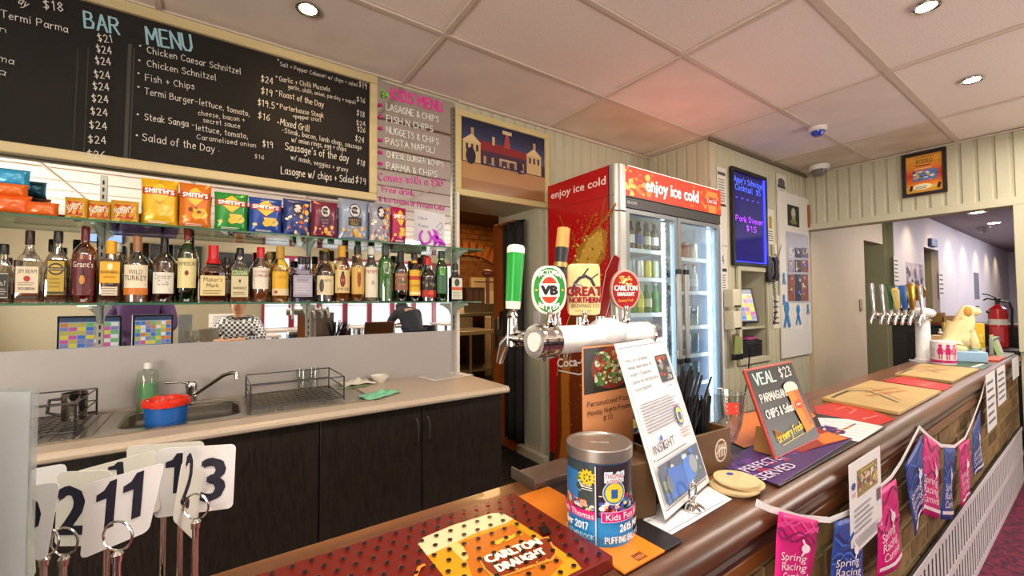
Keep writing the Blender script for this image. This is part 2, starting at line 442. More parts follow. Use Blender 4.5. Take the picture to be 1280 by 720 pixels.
slab('floor_far_room', (5.5, .47, -.29), (22, 3.8, -.19), carpet, kind='structure')
# back wall with the kitchen opening
mb = MB().box((-3.2, 2.582, 0), (1.325, 2.70, ZC)).box((1.325, 2.582, 1.975), (2.08, 3.06, ZC)).box((2.08, 2.582, 0), (3.55, 2.70, ZC))
wb = mb.build('wall_back', creamw, smooth=False); tag(wb, kind='structure')
ws = MB().box((3.45, 2.05, 0), (3.55, 2.582, ZC)).build('wall_side', creamw, smooth=False); tag(ws, kind='structure')
NX0, NX1, NZ0, NZ1 = 3.87, 4.37, .70, 1.50
mb = MB().box((3.45, 1.955, 0), (NX0, 2.05, ZC)).box((NX1, 1.955, 0), (5.38, 2.05, ZC)).box((NX0, 1.955, 0), (NX1, 2.05, NZ0)).box((NX0, 1.955, NZ1), (NX1, 2.05, ZC))
mb.box((NX0, 2.30, NZ0), (NX1, 2.33, NZ1)).box((NX0-.02, 2.05, NZ0), (NX0, 2.33, NZ1)).box((NX1, 2.05, NZ0), (NX1+.02, 2.33, NZ1)).box((NX0, 2.05, NZ0-.02), (NX1, 2.33, NZ0)).box((NX0, 2.05, NZ1), (NX1, 2.33, NZ1+.02))
wst = mb.build('wall_step', creamw, smooth=False); tag(wst, kind='structure')
mb = MB().box((5.38, -4.7, 2.0), (5.5, 2.05, ZC+.12)).box((5.38, -4.7, -.29), (5.5, .455, 2.0))
wr = mb.build('wall_right', creamw, smooth=False); tag(wr, kind='structure')
BOARD = {}
def board(wall, axis, a, fixed, z0, z1, w=.1, sgn=-1):
    key = (axis, round(z1-z0, 3), sgn)
    if key not in BOARD:
        b = MB()
        t = .011
        if axis == 'x': pr = [(.0015, 0), (.008, -t), (w-.024, -t), (w-.017, -.002), (w-.009, -.002), (w-.0015, -.006), (w-.0015, 0)]
        else: pr = [(0, -.0015), (-t, -.008), (-t, -(w-.024)), (-.002, -(w-.017)), (-.002, -(w-.009)), (-.006, -(w-.0015)), (0, -(w-.0015))]
        b.prism(pr, 0, z1-z0); BOARD[key] = b.mesh('board', cream, True, 30)
    o = link(bpy.data.objects.new('board', BOARD[key])); o.parent = wall
    o.location = (a, fixed, z0) if axis == 'x' else (fixed, a, z0)
    return o
for i in range(21): board(wb, 'x', 1.34+i*.1, 2.582, 1.985 if i < 8 else .02, ZC-.01)
for i in range(19):
    x = 3.46+i*.1
    if x+.1 > NX0-.05 and x < NX1+.05:
        board(wst, 'x', x, 1.955, 0, NZ0-.06); board(wst, 'x', x, 1.955, NZ1+.06, ZC-.01)
    else: board(wst, 'x', x, 1.955, 0, ZC-.01)
for i in range(6): board(ws, 'y', 2.57-i*.1, 3.45, 0, ZC-.01)
for i in range(24): board(wr, 'y', 1.95-i*.1, 5.38, 2.068, ZC-.01)
# trims
def trim(name, a, b, m=cream, bev=.004): return slab(name, a, b, m, None, bev, 'structure')
trim('trim_1', (5.345, -.6, 2.0), (5.38, 1.945, 2.068)); trim('trim_2', (5.345, .395, .80), (5.5, .46, 2.0))
trim('trim_3', (3.40, 1.925, 2.59), (5.37, 1.943, 2.62), mat('dark_gap', '6b624c', .8), 0)
trim('trim_4', (NX0-.05, 1.925, NZ0-.05), (NX0, 1.95, NZ1+.05)); trim('trim_5', (NX1, 1.925, NZ0-.05), (NX1+.05, 1.95, NZ1+.05))
trim('trim_6', (NX0, 1.925, NZ0-.05), (NX1, 1.95, NZ0)); trim('trim_7', (NX0, 1.925, NZ1), (NX1, 1.95, NZ1+.05))
trim('trim_8', (1.322, 2.53, 0.0), (1.345, 2.70, 1.975), mat('white_gloss_post', 'd9d6c8', .4), .002)
# ceiling : tiles between tees, all built as pieces
ceil = slab('ceiling', (-3.2, -4.7, ZC+.02), (5.5, 2.72, ZC+.12), tilep, kind='structure')
tm = {}
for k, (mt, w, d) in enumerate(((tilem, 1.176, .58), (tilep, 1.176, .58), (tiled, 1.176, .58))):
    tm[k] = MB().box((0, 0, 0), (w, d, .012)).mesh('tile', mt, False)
stained_and_shaded = {(5, 12), (7, 11), (7, 10)}  # the tile above the fridge has shade painted in, the others are stains
plain = {(4, 12), (3, 12), (5, 11), (6, 11), (6, 10)}
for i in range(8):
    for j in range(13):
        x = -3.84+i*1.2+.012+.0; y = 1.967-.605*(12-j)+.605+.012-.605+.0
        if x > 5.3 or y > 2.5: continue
        k = 2 if (i, j) in stained_and_shaded else 1 if (i, j) in plain else 0
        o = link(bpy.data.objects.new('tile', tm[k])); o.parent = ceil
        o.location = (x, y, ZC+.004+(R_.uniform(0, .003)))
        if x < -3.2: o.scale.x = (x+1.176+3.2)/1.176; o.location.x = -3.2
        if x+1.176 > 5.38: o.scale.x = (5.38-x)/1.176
for i in range(8):
    x = -3.84+i*1.2
    if x > -3.2: MB().box((x-.012, -4.7, ZC-.004), (x+.012, 2.575, ZC+.006)).build('grid_bar', gridm, ceil, smooth=False)
for j in range(1, 14):
    y = 1.967-.605*(12-j)
    w = .02 if j == 10 else .012
    MB().box((-3.2, y-w, ZC-.005), (5.38, y+w, ZC+.005)).build('grid_bar', gridm, ceil, smooth=False)
MB().box((1.35, 2.545, ZC-.02), (3.46, 2.57, ZC-.004)).build('grid_bar', gridm, ceil, smooth=False)
MB().box((5.345, -.6, ZC-.016), (5.372, 1.95, ZC-.003)).build('grid_bar', gridm, ceil, smooth=False)
# far room beyond the opening
YF = 1.955; ZF = 2.75
mb = MB().box((5.5, YF, -.29), (7.26, YF+.12, ZF)).box((7.26, YF, 2.05), (8.09, YF+.12, ZF))
tag(mb.build('wall_far_beige', beige, smooth=False), kind='structure')
mb = MB().box((8.65, YF, -.29), (10.44, YF+.1, ZF)).box((10.44, YF, 2.18), (11.53, YF+.1, ZF)).box((11.53, YF, -.29), (21, YF+.1, ZF)).box((21, -4.7, -.29), (21.1, 3, ZF))
tag(mb.build('wall_far_hall', white_w, smooth=False), kind='structure')
mb = MB().box((8.60, YF+.1, -.29), (8.74, 3.6, ZF)).box((5.5, 3.6, -.29), (12, 3.7, ZF)).box((8.62, YF+.001, -.29), (8.66, YF+.1, ZF)).box((11.5, YF+.1, -.29), (11.6, 3.6, ZF))
tag(mb.build('wall_far_sage', sagew, smooth=False), kind='structure')
slab('wall_customer_far', (5.5, -4.7, -.29), (21, -4.6, ZF), white_w, kind='structure')
slab('ceiling_far_room', (5.5, -4.7, ZF), (21.1, 3.7, ZF+.1), mat('far_ceiling_paint', '9a9294', .8), kind='structure')
# customer side behind the camera
mb = MB().box((-3.2, -4.72, -.29), (6, -4.6, .42)).box((-3.2, -4.72, 2.2), (6, -4.6, ZC+.1)).box((-.1, -4.72, .42), (.75, -4.6, 2.2)).box((5.0, -4.72, .42), (5.38, -4.6, 2.2)).box((-3.2, -4.72, .42), (-.1, -4.6, 2.2))
tag(mb.build('wall_front', mat('front_wall_tan_paint', '988d72', .6), smooth=False), kind='structure')
slab('wall_left', (-3.3, -4.7, -.29), (-3.2, 2.7, ZC+.1), creamw, kind='structure')
maroon = mat('maroon_frame_paint', '7c1f33', .4); blind = mat('daylit_white_blind', 'eef3ff', .8, emit=.6)
def window(n, x0, x1):
    z0, z1 = .42, 2.2
    w = thing('window_%d' % n, None, None, ((x0+x1)/2, -4.62, z0), kind='structure'); hw = (x1-x0)/2
    mb = MB().box((-hw, -.03, 0), (-hw+.05, .04, z1-z0)).box((hw-.05, -.03, 0), (hw, .04, z1-z0)).box((-hw+.05, -.03, 0), (hw-.05, .04, .05)).box((-hw+.05, -.03, z1-z0-.05), (hw-.05, .04, z1-z0))
    mb.build('window_frame', maroon, w, smooth=False)
    MB().box((-hw+.05, -.02, .05), (hw-.05, -.012, z1-z0-.05)).build('pane', blind, w, smooth=False)
    sl = MB()
    for i in range(3): sl.box((-hw+.05, -.01, .3+i*.45), (hw-.05, .0, .312+i*.45))
    sl.build('blind_rail', mat('grey_rail', '8d95a0', .5), w, smooth=False)
for i in range(8): window(i+1, .75+i*.53, .75+(i+1)*.53)
# kitchen seen through the opening
brick1 = mat('warm_kitchen_brick', 'b87434', .85, noise=(9, .35), bump=(60, .3)); mortar = mat('kitchen_mortar', '8a6b45', .9)
kb = slab('wall_kitchen', (2.2, 6.06, 0), (5.4, 6.2, 2.7), mortar, kind='structure')
mbk = MB(); rb = random.Random(3)
AX, AR, AZ = 3.35, .95, 1.05   # the arch in the brickwork
for r in range(31):
    z = .02+r*.086
    for c in range(14):
        x = 2.2+c*.23+(.115 if r % 2 else 0)
        if (x+.11-AX)**2 + max(0, z+.04-AZ)**2 < AR**2 and z < AZ+AR: 
            if abs(x+.11-AX) < AR: continue
        mbk.box((x+.006, 6.03+rb.uniform(0, .006), z+.006), (x+.222, 6.07, z+.078))
tag(mbk.build('brickwork', brick1, kb, smooth=False), kind='stuff')
arch = MB()
for i in range(26):
    a = math.pi*i/25; M = Matrix.Translation((AX+math.cos(a)*(AR+.1), 6.0, AZ+math.sin(a)*(AR+.1))) @ Matrix.Rotation(-a, 4, 'Y')
    arch.box((-.11, -.02, -.045), (.11, .08, .045), 0, M)
tag(arch.build('arch_brickwork', mat('orange_arch_brick', 'd0823a', .8, noise=(7, .3)), kb, smooth=False), kind='stuff')
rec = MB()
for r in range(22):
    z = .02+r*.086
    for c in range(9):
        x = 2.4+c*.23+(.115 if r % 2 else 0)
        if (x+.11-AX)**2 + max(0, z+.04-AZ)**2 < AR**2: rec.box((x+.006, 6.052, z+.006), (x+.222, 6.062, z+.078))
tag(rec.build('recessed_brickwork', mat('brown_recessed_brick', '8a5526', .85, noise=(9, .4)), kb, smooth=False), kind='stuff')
wk = MB().box((2.08, 2.70, 0), (2.14, 3.17, 2.7)).build('wall_kitchen_side', creamw, smooth=False); tag(wk, kind='structure')
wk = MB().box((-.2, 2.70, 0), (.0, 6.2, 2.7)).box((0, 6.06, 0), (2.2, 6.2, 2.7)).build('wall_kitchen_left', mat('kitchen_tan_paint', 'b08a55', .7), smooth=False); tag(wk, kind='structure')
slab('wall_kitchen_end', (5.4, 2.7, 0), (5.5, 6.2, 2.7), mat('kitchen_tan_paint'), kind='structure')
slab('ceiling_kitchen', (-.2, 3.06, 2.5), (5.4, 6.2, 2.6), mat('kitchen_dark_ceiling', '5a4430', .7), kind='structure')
# ================================================================== BAR COUNTER (runs along x in front of the camera)
ZB = .78; BY0, BY1 = .448, .875
wood = mat('varnished_bar_timber', '7c4c28', .30, noise=(5, .42, .3, .7), stretch=(.22, 5, 5), bump=(30, .06, .001), coat=.25, col2='4c2a14')
wood2 = mat('dark_worn_bar_timber', '643a1e', .34, noise=(7, .45, .3, .7), stretch=(.3, 4, 4), coat=.08, col2='382014')
bar = thing('bar_counter', 'long brown timber bar counter faced with brick and a white slotted grille', 'bar', (2.0, .66, -.19))
def wl(mb): mb.v = [(x-2.0, y-.66, z+.19) for x, y, z in mb.v]; return mb
XB0, XB1 = -1.3, 5.37
wl(MB().box((XB0, .53, ZB-.045), (XB1, BY1, ZB))).build('worktop', wood, bar, .003)
nose = [(.535, ZB-.0002), (.50, ZB-.0005), (.472, ZB-.005), (.455, ZB-.016), (.447, ZB-.032), (.448, ZB-.046), (.458, ZB-.058), (.462, ZB-.066), (.462, ZB-.072), (.457, ZB-.078), (.459, ZB-.09), (.468, ZB-.10), (.535, ZB-.10)]
nb = MB(); vs = [(XB0, y, z) for y, z in nose]+[(XB1, y, z) for y, z in nose]; n_ = len(nose)
nb.add(vs, [tuple(range(n_)), tuple(range(2*n_-1, n_-1, -1))]+[(i, n_+i, n_+(i+1) % n_, (i+1) % n_) for i in range(n_)])
wl(nb).build('nosing', wood2, bar)
wl(MB().box((XB0, .466, ZB-.135), (XB1, .52, ZB-.10))).build('under_trim', mat('orange_brown_trim', '8a5426', .35, noise=(6, .5), stretch=(.3, 4, 4)), bar, .004)
wl(MB().box((XB0, .4755, -.19), (XB1, .52, ZB-.13))).build('mortar', mat('grey_brown_mortar', '95875c', .95, noise=(20, .3)), bar, smooth=False)
wl(MB().box((XB0, .52, -.19), (XB1, .56, ZB-.045)).box((XB0, .80, 0), (XB1, .83, ZB-.045))).build('carcass', mat('dark_laminate_back', '2a1c14', .5), bar, smooth=False)
bmat = [mat('bar_brick_%d' % k, c, .85, noise=(14, .5), bump=(45, .6, .004)) for k, c in enumerate(('7d6036', '8a6c3e', '6a4c2a', '947646'))]
bme = [MB().prism([(0, 0), (.002, -.006), (.212, -.007), (.214, 0), (.214, .02), (0, .02)], 0, .063).mesh('brick', bm_, True, 30) for bm_ in bmat]
rb = random.Random(11)
for r in range(7):
    z = ZB-.135-.082*(r+1)+.004
    if r > 5: continue
    x = .55-(.117 if r % 2 else 0)
    while x < 5.14:
        o = link(bpy.data.objects.new('brick', rb.choice(bme))); o.parent = bar
        o.location = (x-2.0, .4775-.66+rb.uniform(-.002, .003), z+.19); x += .234
# white slotted grille at the foot of the counter
white = mat('white_gloss_paint', 'd8d5dc', .4)
gr = thing('slotted_grille', 'white slotted grille panel at the foot of the brick bar front', 'grille', (1.1, .455, -.19))
GZ0, GZ1 = .0, .42
for (a, b) in ((GZ1-.03, GZ1), (.20, .235), (GZ0, .035)):
    MB().box((0, -.0067, a), (4.1, -.0045, b)).build('rail', white, gr, smooth=False)
MB().box((0, -.0045, GZ0), (4.1, .004, GZ1)).build('backing', mat('grille_dark_back', '1d1a1c', .8), gr, smooth=False)
sl = MB().box((0, -.0065, 0), (.028, -.0045, .165)).mesh('slat', white, False)
for row, z in ((0, .035), (1, .225)):
    for i in range(68):
        o = link(bpy.data.objects.new('slat', sl)); o.parent = gr; o.location = (.01+i*.06+(.0 if row else .0), 0, z)
    
# ================================================================== SINK BENCH
ZK = .76
lam = mat('warm_grey_worktop_laminate', 'c3b3a0', .32, noise=(90, .08))
dkw = mat('dark_wenge_laminate', '2a211c', .42, noise=(30, .45, .35, .6), stretch=(6, 6, .5), col2='150f0c')
steel = mat('brushed_steel', 'b9b2a4', .28, metal=1, noise=(40, .15), stretch=(1, 6, 1))
chrome = mat('chrome', 'd6d4d0', .08, metal=1)
black = mat('black_plastic', '131315', .4); blackw = mat('black_coated_wire', '17171a', .35)
bench = thing('bench_worktop', 'long pale grey laminate worktop of the sink bench', 'worktop', (0, 2.28, ZK))
SX0, SX1, SY0, SY1 = -.62, .17, 2.07, 2.50     # cut-out taken by the sink
mb = MB()
for a, b in (((-1.6, -.325, -.035), (SX0, .298, 0)), ((SX1, -.325, -.035), (1.34, .298, 0)), ((SX0, -.325, -.035), (SX1, SY0-2.28, 0)), ((SX0, SY1-2.28, -.035), (SX1, .298, 0))): mb.box(a, b)
mb.build('top', lam, bench, smooth=False)
MB().tube([(-1.6, -.325, -.0175), (1.34, -.325, -.0175)], .0175, 10).build('front_edge', lam, bench)
mb = MB().box((1.34, -.325, -.035), (1.345, .298, 0)).build('end_edge', lam, bench)
sp = slab('splashback', (-1.7, 2.566, ZK), (1.322, 2.58, 1.04), mat('grey_splashback_laminate', 'aba6a4', .35, noise=(3, .05)), None, .001, None, 'grey laminate splashback panel between sink bench and mirror', 'splashback')
# cupboards below, each run its own cabinet
hand = mat('satin_handle', 'a79f90', .3, metal=1)
def cabinet(x0, x1, doors, label):
    c = thing('base_cabinet', label, 'cabinet', ((x0+x1)/2, 2.29, 0), group=None); hw = (x1-x0)/2
    MB().box((-hw, -.285, .08), (-hw+.018, .27, ZK-.035)).box((hw-.018, -.285, .08), (hw, .27, ZK-.035)).box((-hw+.018, -.28, .08), (hw-.018, .27, .098)).box((-hw+.018, .255, .098), (hw-.018, .27, ZK-.04)).box((-hw+.018, -.27, ZK-.053), (hw-.018, .25, ZK-.036)).build('body', dkw, c, smooth=False)
    MB().box((-hw, -.24, 0), (hw, .25, .08)).build('plinth', black, c, smooth=False)
    for (a, b, hs) in doors:
        d = MB().box((a-(x0+x1)/2+.003, -.304, .09), (b-(x0+x1)/2-.003, -.286, ZK-.045)).build('door', dkw, c, .0015)
        if hs:
            hx = (b-.03 if hs > 0 else a+.03)-(x0+x1)/2
            MB().tube([(hx, -.304, .66), (hx, -.325, .645), (hx, -.330, .60), (hx, -.325, .555), (hx, -.304, .54)], .0045, 8).build('handle', hand, d)
cabinet(-1.6, .375, [(-1.6, -.62, -1), (-.62, .375, 0)], 'dark wenge sink cabinet under the two drainers, left of the cupboard doors with handles')
cabinet(.375, 1.325, [(.375, .845, 1), (.845, 1.31, -1)], 'dark wenge double cupboard with two curved satin handles at bench right end')
# sink with drainers
sk = thing('sink', 'stainless steel inset sink with bowl and ribbed drainers either side', 'sink', (-.2, 2.285, ZK))
def pan(cx, w, d, depth, r=.05):
    """rounded bowl, rim at z=0"""
    mb = MB(); n = 32; rings = [(1.0, .002), (.97, -.004), (.94, -depth*.8), (.86, -depth), (.02, -depth-.004)]
    for (k, z) in rings:
        for i in range(n):
            a = 2*math.pi*i/n; ca, sa = math.cos(a), math.sin(a); q = 1/((abs(ca)**6+abs(sa)**6)**(1/6))
            mb.v.append((cx+w/2*k*ca*q, d/2*k*sa*q, z))
    for j in range(len(rings)-1):
        for i in range(n): mb.f.append((j*n+i, (j+1)*n+i, (j+1)*n+(i+1) % n, j*n+(i+1) % n)); mb.fm.append(0)
    return mb
BXc, BW, BD = .10, .40, .33
pan(BXc, BW, BD, .15).build('bowl', steel, sk)
mb = MB(); n = 48; inner = []; outer = []      # flange round the bowl
for i in range(n):
    a = 2*math.pi*i/n; ca, sa = math.cos(a), math.sin(a); q = 1/((abs(ca)**6+abs(sa)**6)**(1/6))
    inner.append((BXc+BW/2*ca*q, BD/2*sa*q, .003)); q2 = 1/max(abs(ca), abs(sa)); outer.append((BXc+(BW/2+.05)*ca*q2, .222*sa*q2, .003))
mb.add(inner+outer, [(i, (i+1) % n, n+(i+1) % n, n+i) for i in range(n)])
mb.box((-.44, -.222, 0), (BXc-BW/2-.05, .222, .003)); mb.box((BXc+BW/2+.05, -.222, 0), (.83, .222, .003))
for s in (-1, 1): mb.box((-.44, s*.222-.004, 0), (.83, s*.222+.004, .007))
mb.box((-.444, -.222, 0), (-.436, .222, .007)); mb.box((.826, -.222, 0), (.834, .222, .007))
mb.build('drainer_plate', steel, sk)
rib = MB().box((-.003, -.19, .003), (.003, .19, .007)).mesh('rib', steel, False)
for i in range(8):
    for x0_ in (-.40, .42):
        o = link(bpy.data.objects.new('rib', rib)); o.parent = sk; o.location = (x0_+i*.035, 0, 0)
MB().lathe([(.03, -.153), (.03, -.149), (.012, -.147), (.0, -.15)], 16, (BXc, 0, 0)).build('waste', chrome, sk)
# mixer tap
tp = thing('mixer_tap', 'chrome mixer tap with swan spout behind the sink bowl', 'tap', (-.085, 2.475, ZK+.003))
MB().lathe([(.028, 0), (.028, .008), (.021, .012), (.021, .07), (.024, .075), (.024, .095), (.017, .105), (0, .107)], 18).build('body', chrome, tp)
MB().tube([(-.005, 0, .098), (-.04, -.01, .108), (-.095, -.02, .112)], [.009, .006, .007], 10).build('lever', chrome, tp)
MB().tube([(.012, -.01, .045), (.06, -.05, .085), (.12, -.10, .135), (.15, -.125, .147), (.17, -.14, .145), (.172, -.142, .12)], [.011, .010, .010, .010, .010, .012], 12).build('spout', chrome, tp)
# soap bottle
sb = thing('soap_bottle', 'clear squeeze bottle of green washing liquid behind the sink', 'bottle', (-.245, 2.51, ZK))
MB().lathe([(.036, 0), (.038, .004), (.038, .15), (.034, .165), (.014, .175), (.012, .18)], 20).build('body', glassy('milky_plastic', 'e8efe6', .1, .12, 'cfd8cc', .1), sb)
MB().lathe([(.0355, .003), (.0355, .112), (0, .112)], 20).build('liquid', mat('green_dish_liquid', '5cb070', .25), sb)
MB().lathe([(.015, .178), (.015, .198), (.010, .205), (0, .205)], 16).build('cap', mat('white_plastic', 'e6e4df', .4), sb)
# blue bucket with red bag liner
bk = thing('waste_bucket', 'small blue tub lined with a red plastic bag in the sink', 'bucket', (-.155, 2.19, ZK-.05))
MB().lathe([(.055, 0), (.06, .003), (.073, .13), (.070, .13), (.057, .006), (0, .006)], 24).build('tub', mat('blue_plastic', '1f5fae', .35), bk)
rr = random.Random(5); mb = MB(); n = 36
for j, (r, z) in enumerate(((.055, .08), (.064, .12), (.069, .136), (.074, .142), (.079, .134), (.077, .117))):
    for i in range(n): 
        k = 1+rr.uniform(-.03, .03)*(j > 0); mb.v.append((r*k*math.cos(2*math.pi*i/n), r*k*math.sin(2*math.pi*i/n), z+rr.uniform(-.004, .004)))
for j in range(5):
    for i in range(n): mb.f.append((j*n+i, j*n+(i+1) % n, (j+1)*n+(i+1) % n, (j+1)*n+i)); mb.fm.append(0)
mb.build('bag_liner', mat('red_plastic_bag', 'd8331f', .3), bk)
# wire dish racks
def rack(loc, w, d, h, label, rz=0):
    t = thing('dish_rack', label, 'dish rack', loc, rz)
    mb = MB()
    for z in (.012, h): mb.tube([(-w/2, -d/2, z), (w/2, -d/2, z), (w/2, d/2, z), (-w/2, d/2, z), (-w/2, -d/2, z)], .003, 6)
    for x, y in ((-w/2, -d/2), (w/2, -d/2), (w/2, d/2), (-w/2, d/2)): mb.tube([(x, y, 0), (x, y, h)], .0035, 6)
    mb.tube([(-w/2, -d/2, h*.55), (-w/2, d/2, h*.55)], .0025, 6); mb.tube([(w/2, -d/2, h*.55), (w/2, d/2, h*.55)], .0025, 6); mb.tube([(-w/2, d/2, h*.55), (w/2, d/2, h*.55)], .0025, 6)
    mb.build('frame', blackw, t)
    g1 = MB(); n = int(w/.024)
    for i in range(n+1): x = -w/2+w*i/n; g1.tube([(x, -d/2, .013), (x, d/2, .013)], .0012, 4)
    n = int(d/.03)
    for i in range(n+1): y = -d/2+d*i/n; g1.tube([(-w/2, y, .015), (w/2, y, .015)], .0012, 4)
    tag(g1.build('mesh_base', blackw, t), kind='stuff')
    return t
rack((.318, 2.29, ZK+.008), .38, .33, .11, 'black wire dish rack on the drainer right of the sink bowl')
rack((-.60, 2.29, ZK+.008), .40, .33, .11, 'black wire dish rack on the left drainer, holding a glass mug')
# left-rack mug, tall glasses, bowl, cloths, papers
clear = glassy('clear_glass', 'f4f7f5', .35)
def tumbler(loc, r0, r1, h, label, handle=False, m=clear, name='tumbler', group=None):
    t = thing(name, label, 'glass', loc, group=group)
    pr = [(r0*.95, 0), (r0, .004), (r1, h), (r1-.003, h), (r0-.004, .012), (0, .012)]
    MB().lathe(pr, 20).build('bowl', m, t)
    if handle: MB().tube([(-r1, 0, h*.8), (-r1-.03, 0, h*.8), (-r1-.035, 0, h*.35), (-r0, 0, h*.2)], .006, 8).build('handle', handle, t)
    return t
tumbler((-.44, 2.32, ZK+.024), .036, .038, .105, 'dimpled glass mug upside down in the left dish rack', blackw, glassy('smoked_glass', '8a857c', .6, .1, '5c564c'), 'beer_mug')
tumbler((.385, 2.52, ZK+.004), .022, .029, .11, 'left one of two tall glasses against the splashback'); tumbler((.445, 2.52, ZK+.004), .022, .029, .11, 'right one of two tall glasses against the splashback, red mark on it')
bw = MB().lathe([(.025, 0), (.028, .004), (.05, .03), (.054, .042), (.050, .042), (.045, .03), (.02, .008), (0, .008)], 24).build('small_bowl', mat('white_china', 'e9e6dc', .25), None, loc=(.80, 2.50, ZK)); tag(bw, 'small white china bowl on the bench near the splashback', 'bowl')
def cloth(name, loc, w, d, m, label, amp=.012, seed=1, rz=0, cat='cloth'):
    q = random.Random(seed); mb = MB(); n = 12; ph = [q.uniform(0, 6) for _ in range(6)]
    for j in range(n+1):
        for i in range(n+1):
            u, v = i/n-.5, j/n-.5; e = 1-.25*math.sin(ph[0]+v*7)*.5
            z = amp*(1+math.sin(ph[1]+u*13+v*4)*.5+math.sin(ph[2]+v*15-u*5)*.5)*(1-.7*max(abs(u), abs(v))*2)+.003
            mb.v.append((u*w*e, v*d*(1-.2*math.sin(ph[3]+u*6)*.5), max(z, .002)))
    for j in range(n):
        for i in range(n): mb.f.append((j*(n+1)+i, j*(n+1)+i+1, (j+1)*(n+1)+i+1, (j+1)*(n+1)+i)); mb.fm.append(0)
    o = mb.build(name, m, None, loc=loc); o.rotation_euler.z = rz
    s = o.modifiers.new('thick', 'SOLIDIFY'); s.thickness = .002; s.offset = 1
    return tag(o, label, cat)
cloth('dish_cloth', (.685, 2.14, ZK+.001), .20, .11, mat('mint_cloth', '7fc9a4', .9, bump=(200, .4)), 'crumpled mint green cloth near the front edge of the bench', .014, 2, .5)
cloth('tea_towel', (.665, 2.50, ZK+.001), .17, .11, mat('off_white_towel', 'd9d2c3', .95, bump=(200, .5)), 'bunched off-white towel beside the small china bowl', .022, 4, .1)
cloth('green_cloth', (.63, 2.44, ZK+.0), .15, .07, mat('sage_cloth', '7c9467', .9), 'flat green cloth peeping from under the white towel', .002, 6, .1)
pp = thing('paper_sheet', 'white printed sheet lying at the right end of the bench', 'paper', (1.20, 2.45, ZK+.002), .15)
MB().box((-.15, -.10, 0), (.15, .10, .001)).build('sheet', mat('paper_white', 'e4e0da', .7), pp, smooth=False)
Print(lambda u, v, h: (u, v, .001+h)).greek(-.12, -.08, .11, .08, 9, '8a8a90').build('print', pp)

# ================================================================== MIRROR, SHELVES, BOARDS
mir = MB().box((-1.7, 2.570, 1.04), (1.322, 2.58, 2.60)).build('mirror', mat('mirror_glass', 'dfe3df', .015, metal=1), None, smooth=False)
tag(mir, 'large bar mirror behind the glass bottle shelves, chalk pen menu at its right', 'mirror')
mir.data.materials[0].node_tree.nodes['Principled BSDF'].inputs['Base Color'].default_value = (.82, .85, .83, 1)
al = mat('aluminium_upright', '9c9c94', .35, metal=.9)
glassg = glassy('green_shelf_glass', 'd9efe2', .3); edgeg = mat('green_glass_edge', '3f7a5f', .15, trans=.3, spec=.8)
MS = {}
for px, lab in ((127, 'left'), (386, 'middle'), (567, 'right')):
    x = at(px, 330, 'y', 2.56).x
    t = thing('shelf_upright', 'slotted aluminium shelf upright on the mirror, %s of the three' % lab + (', beside the kitchen opening' if lab == 'right' else ''), 'shelf support', (x, 2.57, 1.045))
    top = 2.56 if lab == 'right' else 1.80
    MB().box((-.011, -.012, 0), (.011, 0, top-1.045)).build('channel', al, t, smooth=False)
    s_ = MB(); k = int((top-1.05)/.032)
    for i in range(k): s_.box((-.003, -.0135, .01+i*.032), (.003, -.011, .028+i*.032))
    tag(s_.build('slots', mat('slot_dark', '22211f', .7), t, smooth=False), kind='stuff')
    for z in (1.222, 1.566):
        b = MB().prism([(-.012, -.0), (-.19, 0), (-.20, -.012), (-.14, -.02), (-.06, -.045), (-.03, -.075), (-.012, -.08)], -.006, .006, Matrix(((0, 0, 1, 0), (1, 0, 0, 0), (0, 1, 0, z-1.045), (0, 0, 0, 1))))
        b.build('bracket', mat('pale_green_bracket', 'b9cdbb', .3), t)
for z, lab, x1 in ((1.2335, 'lower glass shelf carrying the row of spirit bottles', 1.41), (1.572, 'upper glass shelf carrying the row of crisp packets', 1.43)):
    t = thing('glass_shelf', lab, 'shelf', (0, 2.46, z-.008))
    MB().box((-1.5, -.10, 0), (x1, .10, .007)).build('pane', glassg, t, smooth=False)
    MB().box((-1.5, -.103, 0), (x1+.002, -.10, .008)).box((x1, -.10, 0), (x1+.003, .10, .008)).build('front_edge', edgeg, t, smooth=False)
# the long chalkboard
SB = back(0, 1.23, 2.515)
bz0, bz1 = SB.uv(460, 250)[1], 1.372
cb = SB.thing('chalk_menu_board', 'long framed blackboard with the chalk bar menu above the bottles', 'chalkboard')
bx0, bx1 = -1.6, at(472, 200, 'y', 2.515).x
frm = mat('cream_timber_frame', 'c9b98c', .45, noise=(5, .15), stretch=(.3, 3, 3))
bd = mat('blackboard', '191816', .75, noise=(1.6, .25), col2='232120', spec=.2)
bz0 = at(470, 251, 'y', 2.515).z-1.23; bz1 = at(472, 97, 'y', 2.515).z-1.23+.01
MB().box((bx0, bz0+.02, -.05), (bx1-.02, bz1-.02, -.02)).build('board', bd, cb, smooth=False)
for a, b in (((bx0, bz0, -.05), (bx1, bz0+.045, 0)), ((bx0, bz1-.05, -.05), (bx1, bz1, 0)), ((bx1-.045, bz0+.045, -.05), (bx1, bz1-.05, 0))):
    MB().box(a, b).build('frame_rail', frm, cb, .006)
SW = back(0, 1.23, 2.534)
P = Print(lambda u, v, h: (u, v, -.0195+h))
def chalk(t, a, b, h, col='cfccc4', w=.085, jit=.25, sh=None):
    p0 = SW.uv(*a); p1 = SW.uv(*b); hh = abs(SW.uv(a[0], a[1]-h)[1]-p0[1])
    (sh or P).text(t, p0, p1, hh, col, True, w, jit)
for dx, dy in ((0, 0), (.6, .4)):
    chalk('BAR', (106+dx, 34+dy), (149+dx, 43+dy), 20, '8fb8c4', .095, 0); chalk('MENU', (184+dx, 55+dy), (240+dx, 64+dy), 21, '8fb8c4', .095, 0)
